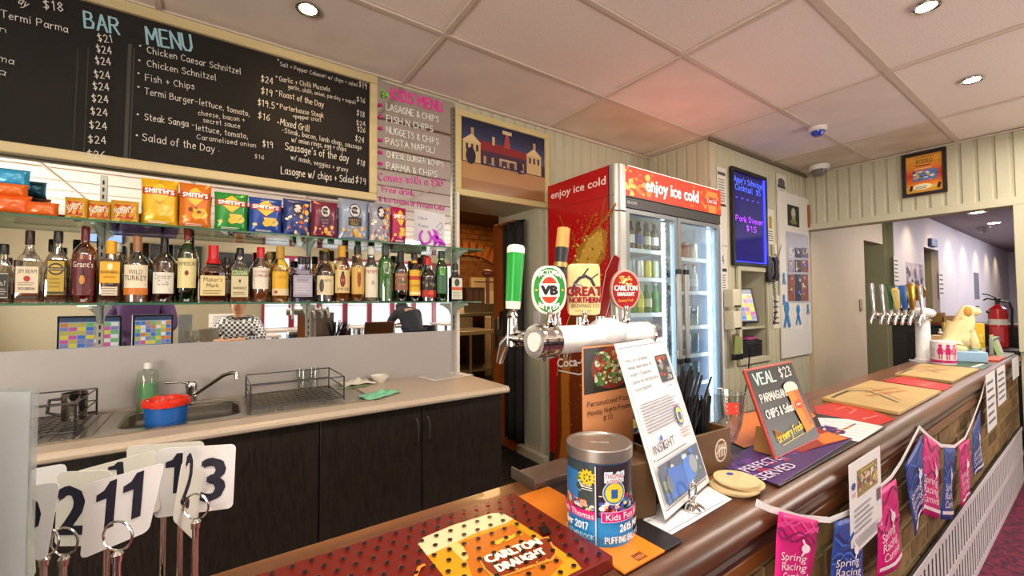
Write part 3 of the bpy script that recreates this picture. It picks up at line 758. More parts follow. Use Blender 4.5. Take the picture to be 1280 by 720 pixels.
L = [('Chicken Caesar Schnitzel', (184, 66), (301, 93), 8), ('Chicken Schnitzel', (184, 83), (270, 101), 8), ('Fish + Chips', (182, 101), (243, 112), 8), ('Termi Burger-', (181, 118), (247, 131), 8), ('lettuce, tomato,', (249, 131), (312, 146), 7), ('cheese, bacon +', (248, 144), (306, 153), 6), ('secret sauce', (254, 153), (300, 161), 6),
     ('Steak Sanga -', (181, 150), (243, 160), 8), ('lettuce, tomato,', (245, 163), (310, 174), 7), ('Caramelised onion', (246, 174), (320, 185), 6), ('Salad of the Day', (178, 176), (268, 191), 9), ('.', (273, 190), (275, 190), 5),
     ('$24', (326, 102), (341, 106), 8), ('$19', (326, 117), (340, 121), 8), ('$19.5', (322, 132), (343, 137), 8), ('$16', (322, 148), (337, 152), 8), ('$19', (328, 184), (341, 186), 8), ('$16', (318, 198), (330, 200), 5),
     ('Salt + Pepper Calamari w/ chips + salad', (350, 83), (446, 109), 5), ('$19', (448, 109), (458, 112), 7), ('Garlic + Chilli Mussels', (349, 102), (412, 115), 6), ('garlic, chilli, onion, parsley + napoli', (360, 111), (444, 131), 5), ('$16', (445, 127), (456, 130), 6), ('Roast of the Day', (349, 121), (404, 135), 7),
     ('Porterhouse Steak', (350, 137), (404, 148), 6), ('+pepper crust', (366, 148), (401, 153), 5), ('$18', (445, 145), (455, 148), 7), ('$24', (445, 157), (456, 159), 6), ('$26', (446, 165), (456, 167), 6), ('Mixed Grill', (350, 157), (386, 166), 8), ('-Steak, bacon, lamb chop, sausage', (352, 166), (451, 188), 6), ('w/ onion rings, egg + chips', (364, 178), (432, 190), 6), ('$24', (443, 177), (454, 180), 7),
     ("Sausage's of the day", (356, 188), (435, 203), 9), ('w/ mash, veggies + gravy', (363, 200), (434, 216), 6), ('$18', (445, 206), (455, 209), 7), ('Lasagne w/ chips + Salad', (351, 218), (441, 230), 9), ('$19', (443, 229), (456, 232), 8),
     ('Termi Parma', (3, 24), (86, 43), 9), ('ay', (24, 6), (34, 12), 9), ('$18', (56, 13), (81, 18), 11), ('Parma', (0, 190), (38, 194), 9), ('ma', (0, 78), (19, 83), 8), ('a', (0, 94), (8, 97), 8), ('n', (2, 42), (10, 44), 7)]
for t, a, b, h in L: chalk(t, a, b, h)
for i, y in enumerate((54, 68, 82, 99, 114, 129, 145, 162, 180, 198)):
    chalk('$21' if i == 0 else '$26' if i == 9 else '$24', (124-i*1.5, y), (142-i*1.0, y+2), 9)
for x, y in ((176, 60), (175, 78), (174, 94), (174, 111), (173, 145), (172, 171), (347, 77), (345, 98), (345, 116), (346, 132), (347, 155)): P.ell(*SW.uv(x, y), .004, .004, 'cfccc4', 8)
P.build('chalk_writing', cb, .9)
sm = Print(lambda u, v, h: (u, v, -.0198+h*.3))   # wiped chalk streaks
for x, y0, y1, w in ((160, 55, 205, 5), (167, 60, 205, 1.5), (97, 60, 190, 1), (110, 60, 200, 1)): sm.poly(SW.q((x, y0), (x+w, y0), (x+w-6, y1), (x-6, y1)), '3f3d39')
sm.build('wiped_streaks', cb, .9)
# kids menu written on the mirror
SK = back(0, 1.23, 2.5695); km = SK.thing('kids_menu_writing', 'pink and white chalk pen kids menu on the mirror beside the blackboard', 'writing')
K = Print()
def kw(t, a, b, h, col, w=.16):
    p0 = SK.uv(*a); p1 = SK.uv(*b); K.text(t, p0, p1, abs(SK.uv(a[0], a[1]-h)[1]-p0[1]), col, True, w, .1)
for d in (0, .6): kw('KIDS MENU', (489, 123+d), (553, 140+d), 13, 'e8309a')
for t, a, b, h in (('LASAGNE & CHIPS', (483, 137), (548, 153), 8), ('FISH N CHIPS', (483, 152), (541, 165), 8), ('NUGGETS & CHIPS', (483, 166), (548, 181), 8), ('PASTA NAPOLI', (482, 180), (544, 192), 8), ('CHEESE BURGER &CHIPS', (483, 196), (554, 209), 7), ('PARMA & CHIPS', (483, 211), (546, 222), 8)): kw(t, a, b, h, 'd9ddd2')
for t, a, b, h in (('Comes with a $10', (473, 225), (553, 233), 9), ('Free drink', (478, 239), (518, 245), 7), ('& ice-cream or Frozen Coke', (474, 251), (556, 263), 6)): kw(t, a, b, h, 'd95fa8', .14)
for y in (131, 146, 160, 175, 190, 204): kw('*', (473, y+3), (478, y+4), 6, 'e0309a', .3)
kw('8*', (476, 121), (485, 124), 9, '7ccf3a')
tag(K.build('writing', km, .6), kind='stuff')
# note on the mirror, purple horseshoe and horse cut-out
nt_ = SK.thing('mirror_note', 'small white handwritten note stuck on the mirror above the horseshoe', 'note'); 
p = SK.q((518, 261), (556, 268), (555, 306), (517, 300)); n1 = Print(); n1.poly(p, 'd5d7dc'); n1.text('New', SK.uv(523, 274), SK.uv(534, 275), .02, '4a55a0', True, .12); n1.text('Keno', SK.uv(523, 283), SK.uv(535, 285), .02, '4a55a0', True, .12)
n1.line([SK.uv(*q) for q in ((545, 285), (551, 278), (553, 285), (546, 290), (552, 294))], .003, '4a55a0'); n1.build('note', nt_)
purple = mat('magenta_glitter_card', 'c32fd6', .4)
hs = thing('horseshoe', 'purple cut-out horseshoe stuck on the mirror edge', 'decoration', (1.112, 2.565, 1.655))
mb = MB(); pts = [(.045*math.sin(a)*(1 if abs(a) < 2 else .95), .052*-math.cos(a)) for a in [(-2.6+5.2*i/20) for i in range(21)]]
for i in range(20):
    a, b = pts[i], pts[i+1]; ka = .72; mb.prism([(a[0], a[1]), (b[0], b[1]), (b[0]*ka, b[1]*ka), (a[0]*ka, a[1]*ka)], 0, .004, Matrix(((1, 0, 0, 0), (0, 0, -1, 0), (0, 1, 0, 0), (0, 0, 0, 1))))
mb.build('arch', purple, hs, smooth=False)
h2 = SK.thing('racehorse_cutout', 'purple racehorse and rider cut-out beside the horseshoe', 'decoration'); 
mb = MB()
M_ = Matrix.Identity(4)
for poly in (((539, 296), (543, 293), (546, 296), (552, 299), (557, 305), (555, 308), (550, 304), (543, 304)), ((543, 302), (546, 304), (543, 312), (540, 309)), ((549, 302), (553, 305), (550, 313), (547, 310)), ((540, 286), (545, 288), (549, 296), (546, 300), (543, 293)), ((553, 303), (560, 312), (556, 310))):
    mb.prism(list(reversed(SK.q(*poly))), 0, .003)
mb.build('horse', purple, h2, smooth=False)
# ================================================================== SPIRIT BOTTLES on the lower shelf
ZS = 1.2335
def capm(c): return mat('cap_'+c, c, .3)
def liq(c): return glassy('liquid_'+c, c, .1, .45, c, .1)
def bottle(px0, px1, topy, label, glass='f2f4ee', liquid=None, level=.55, cap='1a1a1a', capl=.1, sq=0, shoulder=.6, neck=.30, lab=None, depth=None, y=2.43, neckband=None, name='spirit_bottle', zs=ZS, wax=False, group=None, taper=1):
    A = at(px0, 376, 'y', y); B = at(px1, 376, 'y', y); x = (A.x+B.x)/2; r = (B.x-A.x)/2*.97*(.9 if sq else 1)
    h = at((px0+px1)/2, topy, 'y', y).z-zs
    t = thing(name, label, 'bottle', (x, y, zs), group=group)
    rn = max(r*neck, .011); sh = shoulder*h
    pr = [(r*.9, 0), (r, .006), (r*taper, sh*.5), (r, sh), (r*.93, sh+.12*(h-sh)), (r*.7, sh+.27*(h-sh)), (rn*1.15, sh+.42*(h-sh)), (rn, sh+.5*(h-sh)), (rn, h*(1-capl))]
    Msq = Matrix.Diagonal((1, depth or (.62 if sq else 1), 1)).to_4x4()
    if sq: # squared body, round neck
        mb = MB(); mb.lathe(pr[:4], 24, sq=sq, M=Msq); mb.lathe([(r*1.0, sh), (r*.9, sh+.1*(h-sh)), (r*.6, sh+.25*(h-sh))], 24, sq=sq*.5, M=Msq); mb.lathe([(min(r*.6, r*.62), sh+.2*(h-sh)), (rn*1.15, sh+.42*(h-sh)), (rn, sh+.5*(h-sh)), (rn, h*(1-capl))], 20, M=Matrix.Diagonal((1, .9, 1)).to_4x4())
    else: mb = MB().lathe(pr, 24)
    mb.build('glass_body', glassy('bottle_glass_'+glass, glass, .5, .0), t)
    if liquid:
        ri = r*.93; hl = min(level*h, sh)
        lp = [(ri*.9, .006), (ri, .012), (ri, hl)]
        if level*h > sh: lp += [(ri*.8, sh+.15*(h-sh)), (ri*.6, sh+.28*(h-sh)), (0, sh+.28*(h-sh))]
        else: lp += [(0, hl)]
        MB().lathe(lp, 20, sq=sq, M=Msq if sq else None).build('liquid', liq(liquid), t)
    c0 = h*(1-capl); rc = rn*1.22
    MB().lathe([(rc, c0-.008 if not wax else c0-.05), (rc, h-.004), (rc*.85, h), (0, h)] if not wax else [(rc*1.5, c0-.03), (rc*1.15, c0-.01), (rc, c0), (rc, h-.004), (0, h)], 18).build('cap', capm(cap), t)
    if neckband: MB().lathe([(rn*1.12, c0-.06), (rn*1.12, c0-.02)], 18).build('neck_label', capm(neckband), t)
    if lab:
        w, v0, v1, bg, items = lab
        d = depth or (.62 if sq else 1)
        if sq:
            f = lambda u, v, hh: (u*r, -(r*d*.985+hh+.0006), v*h)
        else:
            f = lambda u, v, hh: ((r+hh+.0006)*math.sin(u), -(r+hh+.0006)*math.cos(u), v*h)
        Q = Print(f, .0004)
        if bg: Q.rect(-w, v0, w, v1, bg, 10 if not sq else 1)
        for it in items:
            k = it[0]
            if k == 't': Q.textw(it[1], 0, it[2], it[3], it[4], False, 'c', squeeze=1, ) if False else Q.text(it[1], (-w*it[5], it[2]), (w*it[5], it[2]), it[3], it[4])
            elif k == 'h': Q.text(it[1], (-w*it[5], it[2]), (w*it[5], it[2]), it[3], it[4], True, .14)
            elif k == 'r': Q.rect(-w*it[5], it[2], w*it[5], it[3], it[4], 8 if not sq else 1)
            elif k == 'e': Q.ell(it[1]*w, it[2], it[3]*w, it[5], it[4], 16)
            elif k == 'g': Q.greek(-w*.8, it[2], w*.8, it[3], it[1], it[4])
            elif k == 'f': Q.line([(-w*.95, it[2]), (w*.95, it[2]), (w*.95, it[3]), (-w*.95, it[3])], .012, it[4], True)
            elif k == 'd': Q.poly([(-w*it[5], (it[2]+it[3])/2), (0, it[2]), (w*it[5], (it[2]+it[3])/2), (0, it[3])], it[4])
        Q.build('label', t, .45)
    return t
AMB = 'b5621c'; DAMB = '6e3210'
bottle(-8, 14, 305, 'square black-capped bottle with black label, cut by the left frame edge', 'e8e4da', '7a3c12', .5, '151515', .14, 1, .62, .3, (.85, .08, .52, '1c1b1a', [('f', 0, .10, .50, 'cfc8b8'), ('t', 'No.7', .30, .08, 'cfc8b8', .6), ('g', 3, .14, .26, 'a8a090')]))
bottle(17, 53, 288, 'square bourbon bottle with cream label and red round seal', 'ece8de', AMB, .3, '2a1716', .17, 1, .58, .3, (.9, .14, .50, 'd9cbb0', [('t', 'JIM BEAM', .41, .055, '2a2422', .85), ('e', 0, .335, .3, 'a8241c', .04), ('g', 2, .24, .29, '6b6258'), ('t', 'BOURBON', .18, .04, '2a2422', .7), ('r', 0, .06, .10, '2b2018', .9)]))
bottle(54, 87, 289, 'square scotch bottle with black capped neck and mustard shield label', 'ded8c6', '8f4f18', .35, '26211e', .14, 1, .6, .36, (.72, .12, .58, 'b79a2c', [('e', 0, .47, .95, '2a2620', .085), ('e', 0, .47, .75, 'c4a43a', .06), ('r', 0, .445, .495, '2a2620', 1.1), ('t', 'BLACK DOUGLAS', .455, .03, 'd9c470', .95), ('r', 0, .13, .16, '2a2620', 1), ('g', 3, .2, .36, '8c7420')]))
bottle(88, 121, 283, 'round amber whisky bottle with maroon cap and maroon shield label', 'd68b3a', AMB, .55, '5e1220', .16, 0, .62, .3, (1.0, .10, .56, '5f2026', [('t', "Grant's", .46, .075, 'e9dfd2', .85), ('d', 0, .20, .46, '3d1418', .5), ('e', 0, .30, .2, 'c98a34', .06), ('g', 2, .12, .18, 'b88a6a')]), neckband='5e1220')
bottle(122, 153, 301, 'rum bottle with yellow screw cap and yellow diagonal label', 'e2c9a4', '6b3512', .5, 'e3a412', .18, 1, .62, .42, (.92, .32, .66, 'e2a91c', [('e', 0, .58, .3, 'efe3b8', .055), ('t', 'BUNDABERG', .47, .045, '3a2c14', .92), ('t', 'ORIGINAL', .40, .028, '8a5a14', .6), ('r', 0, .12, .26, 'd8cbb4', .8), ('g', 3, .13, .25, '8a7a66')]))
bottle(153, 187, 295, 'clear bourbon bottle with cork top, cream label over orange band', 'efeee6', AMB, .34, '9c6b42', .20, 0, .55, .28, (1.05, .12, .56, 'e3d7bc', [('t', 'WILD', .42, .07, '3b2a20', .5), ('t', 'TURKEY', .33, .075, '3b2a20', .85), ('r', 0, .12, .22, 'c9731c', 1), ('g', 1, .25, .29, '7a6650')]))
bottle(189, 219, 297, 'slim dark whisky bottle with black cap and white label', 'cf9a58', '5c2c10', .56, '16161a', .22, 0, .6, .3, (1.05, .14, .46, 'dcd8cc', [('h', 'Canadian', .36, .07, '2b2b33', .7), ('h', 'Club', .27, .07, '2b2b33', .45), ('g', 2, .16, .22, '6d6d6d')]), neckband='16161a')
bottle(220, 246, 287, 'green whiskey bottle with cream label and red foil neck', '4ea04a', '2f6a1c', .5, '6e1c1e', .12, 0, .66, .36, (1.1, .20, .60, 'd9cf92', [('t', 'JAMESON', .50, .055, '3a3420', .85), ('e', 0, .40, .18, '7a2f24', .035), ('g', 3, .24, .34, '8a8050')]), neckband='b99a3c')
bottle(247, 284, 306, 'squat bourbon bottle dipped in dripping red wax with cream label', 'd9b184', '7c3a12', .5, 'c3141c', .22, 1, .52, .34, (.95, .12, .46, 'd9c68e', [('t', "Maker's", .36, .07, '33261c', .75), ('t', 'Mark', .26, .07, '33261c', .5), ('g', 2, .14, .22, '7c6a44')]), wax=True)
bottle(286, 312, 310, 'clear whiskey bottle with black cap and green lettered cream label', 'eceadf', AMB, .3, '1b1b1b', .12, 1, .62, .36, (.92, .10, .60, 'cfc39c', [('r', 0, .48, .60, '5b7a3c', 1), ('t', 'COUGAR', .50, .075, 'e8e4c4', .92), ('e', 0, .39, .12, '3a3020', .03), ('t', 'WHISKEY', .24, .045, '3a3020', .8), ('g', 2, .13, .2, '6d6040')]))
bottle(314, 336, 309, 'clear liqueur bottle with red cap and red lettered white label', 'efece4', AMB, .3, 'c01a20', .16, 0, .62, .4, (1.1, .24, .62, 'ddd6c6', [('t', 'SOUTHERN', .53, .035, '9a2a24', .8), ('t', 'COMFORT', .45, .055, '9a2a24', .9), ('g', 3, .27, .42, '8a8478')]))
bottle(338, 361, 308, 'golden tequila bottle with gold cap and yellow label', 'e8cf6a', 'cf9a1a', .58, 'b28a2c', .2, 0, .62, .4, (1.05, .12, .56, 'd9a81c', [('r', 0, .54, .56, '9a7a1a', 1), ('h', 'Jose', .42, .06, '8a6a14', .5), ('r', 0, .12, .24, 'd9c79a', 1), ('e', -.5, .18, .2, 'a83a1c', .03)]))
bottle(362, 392, 321, 'short broad clear square bottle with faceted silver grey label', 'dddbe8', None, .5, '17171a', .13, 1, .62, .36, (.9, .12, .58, 'a9a4b4', [('f', 0, .15, .55, '6a6478'), ('t', 'SINGLE', .46, .05, '4a4658', .6), ('g', 4, .2, .42, 'c9c4d4'), ('r', 0, .62, .70, '8b8798', .7)]))
bottle(394, 417, 315, 'dark spiced rum bottle with black cap and parchment figure label', 'a87c4c', '2e1408', .56, '1d1a18', .14, 0, .58, .34, (1.15, .14, .52, 'd8c9a4', [('e', -.45, .32, .22, '3b342c', .13), ('t', 'BLACK', .40, .05, '3b342c', .5), ('g', 3, .18, .34, '8a7a5a')]))
bottle(417, 437, 307, 'rum bottle with gold cap and pale label of a standing captain', 'ecd9ac', 'b06a1c', .5, 'c9941e', .18, 0, .62, .42, (1.15, .16, .56, 'd8c086', [('e', -.1, .38, .3, '7a2420', .12), ('e', -.1, .5, .14, '2b2a33', .04), ('t', 'SPICED', .20, .05, '5a3a20', .75)]))
bottle(438, 455, 308, 'slim rum bottle with black cap and tan pin-up figure label', 'e6c994', 'b5701f', .5, '26221c', .12, 0, .62, .45, (1.2, .14, .62, 'cda552', [('e', 0, .42, .22, '8a4a2c', .16), ('e', 0, .56, .12, 'e0c48c', .04), ('g', 2, .16, .24, '7a5a2c')]))
bottle(455, 472, 308, 'clear bottle with silver cap and cream label lettered in red', 'eef0ee', 'b08a6a', .2, 'c9cac6', .13, 0, .62, .45, (1.2, .08, .62, 'dcd6c2', [('t', "PIMM'S", .50, .07, 'a8242c', .9), ('e', 0, .34, .2, 'b0a890', .04), ('g', 3, .12, .26, '8f8a78')]))
bottle(472, 491, 307, 'tall bottle filled with bright green melon liqueur', 'eef6e8', '19a52c', .72, '3d4a44', .15, 0, .68, .42, None)
bottle(492, 509, 314, 'dark brown cream liqueur bottle with oval landscape label', '4a3a2c', '1d100a', .6, '151515', .18, 0, .6, .4, (1.2, .22, .56, '8c5a44', [('e', 0, .40, .95, 'd8c8a8', .07), ('t', 'BAILEYS', .50, .05, 'd8b46a', .9), ('e', 0, .38, .6, '5a6a4a', .03), ('g', 2, .24, .3, 'c0a884')]))
bottle(510, 525, 316, 'dark liqueur bottle with yellow and red label', '5a3a20', '2a1408', .6, '221c18', .1, 0, .62, .42, (1.2, .12, .64, 'dcaf1c', [('r', 0, .44, .52, 'b8341c', 1), ('t', 'Galliano', .30, .06, 'a83a18', .85), ('r', 0, .14, .20, 'efe2b0', .9)]), neckband='e0b42c')
bottle(525, 544, 322, 'short dark coffee liqueur bottle with red cap', '3a2a28', '1a0c0a', .55, 'c2202a', .14, 0, .55, .36, (1.2, .10, .50, '17110f', [('h', 'Tia Maria', .34, .09, 'd8c8a0', .9), ('r', 0, .10, .26, 'a8201c', 1), ('e', 0, .2, .3, 'd8542c', .05)]))
bottle(544, 559, 314, 'round shouldered bright green gin bottle', '3fae3f', '1f7a2c', .5, '1f3a24', .12, 0, .66, .45, (1.2, .16, .52, '3a6a4a', [('g', 5, .18, .5, 'c8d8c0')]), neckband='2f6a34')
bottle(561, 577, 330, 'square dark green herbal liqueur bottle with orange banded label at the row end', '2f5a2c', '16240e', .6, '2a3420', .12, 1, .62, .4, (.92, .06, .62, 'd8d4c0', [('e', 0, .5, .5, '2c4a2c', .1), ('r', 0, .30, .38, 'c9541c', 1), ('g', 4, .09, .26, '8a9a80')]))
# second row behind, close to the mirror
for px, w, ty, lab, gl, lq, cp in ((8, 22, 322, 'bottle with black cap behind the gap left of the bourbon bottle', 'dcd8cc', AMB, '1a1a1a'), (67, 24, 306, 'dark capped bottle in the second row behind the mustard label', 'e0dccc', AMB, '26221f'), (146, 22, 304, 'second row bottle with pale cap behind the yellow capped rum', 'e9e6da', AMB, 'd8d4c8'),
        (283, 16, 322, 'amber second row bottle beside the red wax bottle', 'd9a060', AMB, '3a2a1c'), (336, 16, 315, 'gold capped bottle in second row behind the red capped liqueur', 'e8dcb8', 'b87a24', '8a6a24'), (300, 16, 318, 'second row bottle behind the green lettered whiskey', 'e0dccc', AMB, '1f1f1f'),
        (407, 17, 311, 'second row bottle with gold cap behind the spiced rum', 'ecdcae', 'b5701f', 'b88a2c'), (449, 14, 318, 'second row clear bottle behind the pin-up rum', 'eaeae4', None, 'b8b8b4'), (499, 14, 318, 'pale green bottle behind the melon and cream liqueurs', 'c8e0b8', None, '3a3a3a'), (533, 14, 320, 'red capped bottle in the second row behind the coffee liqueur', 'a88a70', '5a2a18', 'b8242c'), (384, 14, 322, 'black capped second row bottle behind the broad square one', 'e0dee4', None, '1c1c1c')):
    bottle(px-w/2, px+w/2, ty, lab, gl, lq, .45, cp, .12, 0, .62, .4, (1.0, .2, .5, 'cfc6b0', [('g', 4, .22, .48, '7a7060')]), y=2.515)

# ================================================================== CRISP PACKETS on the upper shelf
ZU = 1.5725
def packet(c, label, draw, base, lean_=0.0, rz=0, y=2.44, foil=.28, puff=.028, name='crisp_packet', flat=False):
    """c: pixel corners bl, br, tr, tl of the front face"""
    A = at(*c[0], 'y', y); B = at(*c[1], 'y', y); T = at((c[2][0]+c[3][0])/2, (c[2][1]+c[3][1])/2, 'y', y)
    w = B.x-A.x; h = T.z-ZU if not flat else T.z-(A.z+B.z)/2
    t = thing(name, label, 'snack packet', ((A.x+B.x)/2, y, ZU if not flat else ZU+flat), rz); t.rotation_euler.x = lean_
    def bul(u, v):
        a = max(0, 1-abs(2*u)**2.6); b = max(0, 1-abs(2*v-1)**3.2)
        return puff*(a*b)**.55
    def F(u, v, hh): 
        cr = .0016*math.sin(u*31+v*7)*math.sin(v*23+u*5)
        return (u*w*(1-.05*(1-abs(2*v-1)**4)), -(bul(u, v)+cr*(bul(u, v) > .002)+hh+.0006), v*h)
    mb = MB(); n = 14
    for s_ in (-1, 1):
        b0 = len(mb.v)
        for j in range(n+1):
            for i in range(n+1):
                p = F(i/n-.5, j/n, -.0006); mb.v.append((p[0], p[1] if s_ < 0 else -p[1], p[2]))
        for j in range(n):
            for i in range(n):
                q = (b0+j*(n+1)+i, b0+j*(n+1)+i+1, b0+(j+1)*(n+1)+i+1, b0+(j+1)*(n+1)+i)
                mb.f.append(q if s_ < 0 else q[::-1]); mb.fm.append(0)
    mb.build('bag', mat('foil_'+base, base, foil, .15, coat=.3), t)
    Q = Print(F, .0006); draw(Q); Q.build('print', t, .3)
    return t
def smiths(main, dark, chip, blobc=None):
    def d(Q):
        Q.blobs(-.42, .10, .42, .45, 9, [chip, 'e9b93a', 'f2cf5c'], .07, .16, hash(main) % 97 if False else 5, 9)
        Q.poly([(-.36, .72), (0, .92), (.36, .72), (0, .48)], 'f0c43c', 3)
        Q.line([(-.36, .72), (0, .92), (.36, .72), (0, .48)], .02, 'b8201c', True)
        Q.rect(-.46, .66, .46, .80, 'c3201f', 8)
        Q.up(); Q.text("SMITH'S", (-.40, .685), (.40, .685), .095, 'ffffff', bold=.1)
        Q.greek(-.3, .06, .3, .12, 2, 'ffffff')
        if blobc: Q.up(); Q.blobs(-.3, .34, .3, .46, 5, [blobc], .05, .09, 3)
    return d
def kettle(c1, c2):
    def d(Q):
        Q.ell(0, .72, .19, .17, '201c20', 18); Q.ell(0, .72, .165, .145, 'c9c6c4', 18); Q.ell(0, .72, .12, .1, '2a2628', 18)
        Q.text('RED', (-.07, .70), (.07, .70), .05, 'e0dcd8')
        Q.rect(-.22, .36, .22, .56, '1f1b1e', 6); Q.up(); Q.text('KETTLE', (-.17, .46), (.17, .46), .05, c2); Q.up(); Q.greek(-.15, .38, .15, .44, 2, c2)
        Q.blobs(-.40, .08, .40, .36, 16, [c1, c2, 'e3b04a'], .04, .11, 7, 8)
    return d
def mixed(c1, c2):
    def d(Q):
        Q.blobs(-.45, .05, .45, .9, 34, [c1, c2, 'e8b64a', 'f0e2c4'], .04, .12, 9, 8); Q.ell(0, .74, .2, .17, '1f1b1e', 18); Q.ell(0, .74, .14, .11, 'd0ccc8', 16)
    return d
packet(((175, 279), (223, 281), (226, 225), (172, 224)), 'large yellow crisp packet, first standing from the left', smiths('e8b61c', 'c9941c', 'f4d468'), 'e5b41a', y=2.45)
packet(((223, 281), (264, 284), (266, 230), (226, 231)), 'orange brown crisp packet second standing from the left', smiths('d9731c', '9c4a1c', 'e9b93a', '7a3a1c'), 'd8761e', y=2.44)
packet(((267, 286), (310, 289), (312, 243), (272, 241)), 'green crisp packet between the orange and the blue ones', smiths('2f9a3c', '1f6a2c', 'e8c84a'), '2b8f3a', y=2.45)
packet(((310, 289), (352, 291), (352, 249), (313, 247)), 'blue crisp packet with a chip picture', smiths('1f4fa8', '143a7a', 'e8b94a'), '20489c', y=2.44)
packet(((353, 291), (388, 293), (391, 251), (355, 249)), 'navy foil crisp packet with orange food picture', mixed('c9601c', '3a4a8a'), '2a3a78', y=2.45)
packet(((388, 294), (422, 297), (423, 253), (391, 252)), 'maroon foil crisp packet with a round seal', kettle('8a2a4a', 'c97a9a'), '6e1f3c', y=2.44)
packet(((422, 297), (461, 300), (462, 251), (424, 249)), 'silver grey crisp packet with a round seal, tallest at the right', kettle('8fa0b8', 'd0a84a'), '8593ab', y=2.45)
packet(((461, 300), (488, 302), (488, 256), (463, 253)), 'crisp packet with red and cream food picture, second from right', mixed('b8342c', 'd8c8b0'), '8a8fa0', y=2.43)
packet(((487, 303), (508, 304), (509, 261), (482, 257)), 'crimson crisp packet, last at the right end of the shelf', smiths('a8144c', '7a0f38', 'e8c44a'), 'a5164e', y=2.45, rz=.2)
# nut bags lying in a row and loose bags at the left
def nuts(Q):
    Q.rect(-.36, .2, .36, .8, 'b8201c', 6); Q.up(); Q.text("NOBBY'S", (-.32, .36), (.32, .50), .26, 'ffffff'); Q.blobs(-.45, .05, .45, .2, 8, ['e8c43c', 'f2d870'], .04, .08, 4)
for k, (c, lab) in enumerate(((((80, 271), (110, 273), (112, 248), (78, 246)), 'gold nut packet with red print, leftmost of three lying on the top shelf'), (((106, 274), (142, 276), (140, 252), (108, 250)), 'gold nut packet with red print, middle one of three on the top shelf'), (((138, 275), (174, 278), (173, 252), (136, 250)), 'gold nut packet, right one of three beside the tall yellow packet'))):
    packet(c, lab, nuts, 'c99a2a', y=2.42+.02*(k % 2), name='nut_packet', rz=(-.1, .12, -.05)[k], puff=.018)
for k, (c, col, lab, ff) in enumerate(((((-20, 266), (40, 268), (44, 243), (-20, 240)), 'e0601c', 'orange bag lowest in the heap at the left end of the top shelf', .001), (((30, 269), (74, 271), (72, 252), (34, 250)), 'e56a22', 'orange bag lying flat beside the gold nut packets', .001), (((-20, 246), (36, 247), (34, 230), (-20, 228)), 'ea6d1e', 'orange bag on top of the heap under the blue one', .07), (((-12, 236), (38, 237), (34, 214), (-10, 212)), '2f9fd0', 'blue bag topmost of the heap against the mirror', .115))):
    packet(c, lab, lambda Q: Q.blobs(-.3, .3, .3, .7, 3, ['f2a468' if k != 3 else '7cc8ea'], .04, .08, 2), col, y=2.43 if k < 3 else 2.47, flat=ff, name='snack_bag', puff=.03)
# ================================================================== KITCHEN OPENING
cu = thing('curtain', 'black fabric strip curtain with eyelets hanging beside the orange door', 'curtain', (1.97, 2.79, .12))
def drape(y0, y1, h, n, amp, col_m, name):
    mb = MB(); rows = 10
    for j in range(rows+1):
        for i in range(n+1):
            u = i/n; y = y0+(y1-y0)*u; z = h*j/rows; x = amp*math.sin(u*math.pi*5)*(1-.3*j/rows)
            mb.v.append((x, y*(1-.12*(1-j/rows)) , z))
    for j in range(rows):
        for i in range(n): mb.f.append((j*(n+1)+i, j*(n+1)+i+1, (j+1)*(n+1)+i+1, (j+1)*(n+1)+i)); mb.fm.append(0)
    o = mb.build(name, col_m, cu); s = o.modifiers.new('thick', 'SOLIDIFY'); s.thickness = .003
    return o
blackf = mat('black_fabric', '1b1a1b', .85, bump=(300, .3))
drape(-.15, .15, 1.76, 30, .02, blackf, 'curtain_panel')
for y in (-.08, .02, .1): MB().lathe([(.012, 0), (.018, 0), (.018, .004), (.012, .004)], 14, M=Matrix.Translation((-.027, y, 1.71)) @ Matrix.Rotation(rad(90), 4, 'Y')).build('eyelet', steel, cu)
MB().tube([(0, -.16, 1.745), (0, .2, 1.745)], .008, 8).build('rod', black, cu)
dr = thing('kitchen_door', 'orange varnished timber door leaf open at the kitchen opening', 'door', (2.035, 3.0, .01))
dm = MB().box((-.02, -.16, 0), (.02, .16, 1.90)).build('leaf', mat('orange_door', 'b5622a', .35, noise=(6, .25), stretch=(1, 1, .12)), dr, .003)
MB().box((-.045, -.03, .93), (-.02, .03, 1.14)).build('latch_plate', mat('dark_bronze', '3a2c22', .4, metal=.6), dr, .002)
MB().tube([(-.045, 0, 1.09), (-.075, 0, 1.09), (-.078, 0, .99)], .008, 8).build('handle', steel, dr)
rb_ = MB().box((-.03, -.006, 0), (.03, .006, .24)).build('door_hook_tag', steel, None, loc=(1.975, 3.03, .84)); tag(rb_, 'grey metal utensil holder hanging on the orange door', 'holder')
br = thing('roller_bracket', 'red brown bracket fixed high on the orange door edge', 'bracket', (1.955, 3.16, 1.45))
MB().sphere((0, 0, .03), .055, (1, .8, .6)).tube([(0, 0, 0), (0, 0, -.25)], .015, 8).build('arm', mat('red_brown_metal', '8a4a34', .4), br)
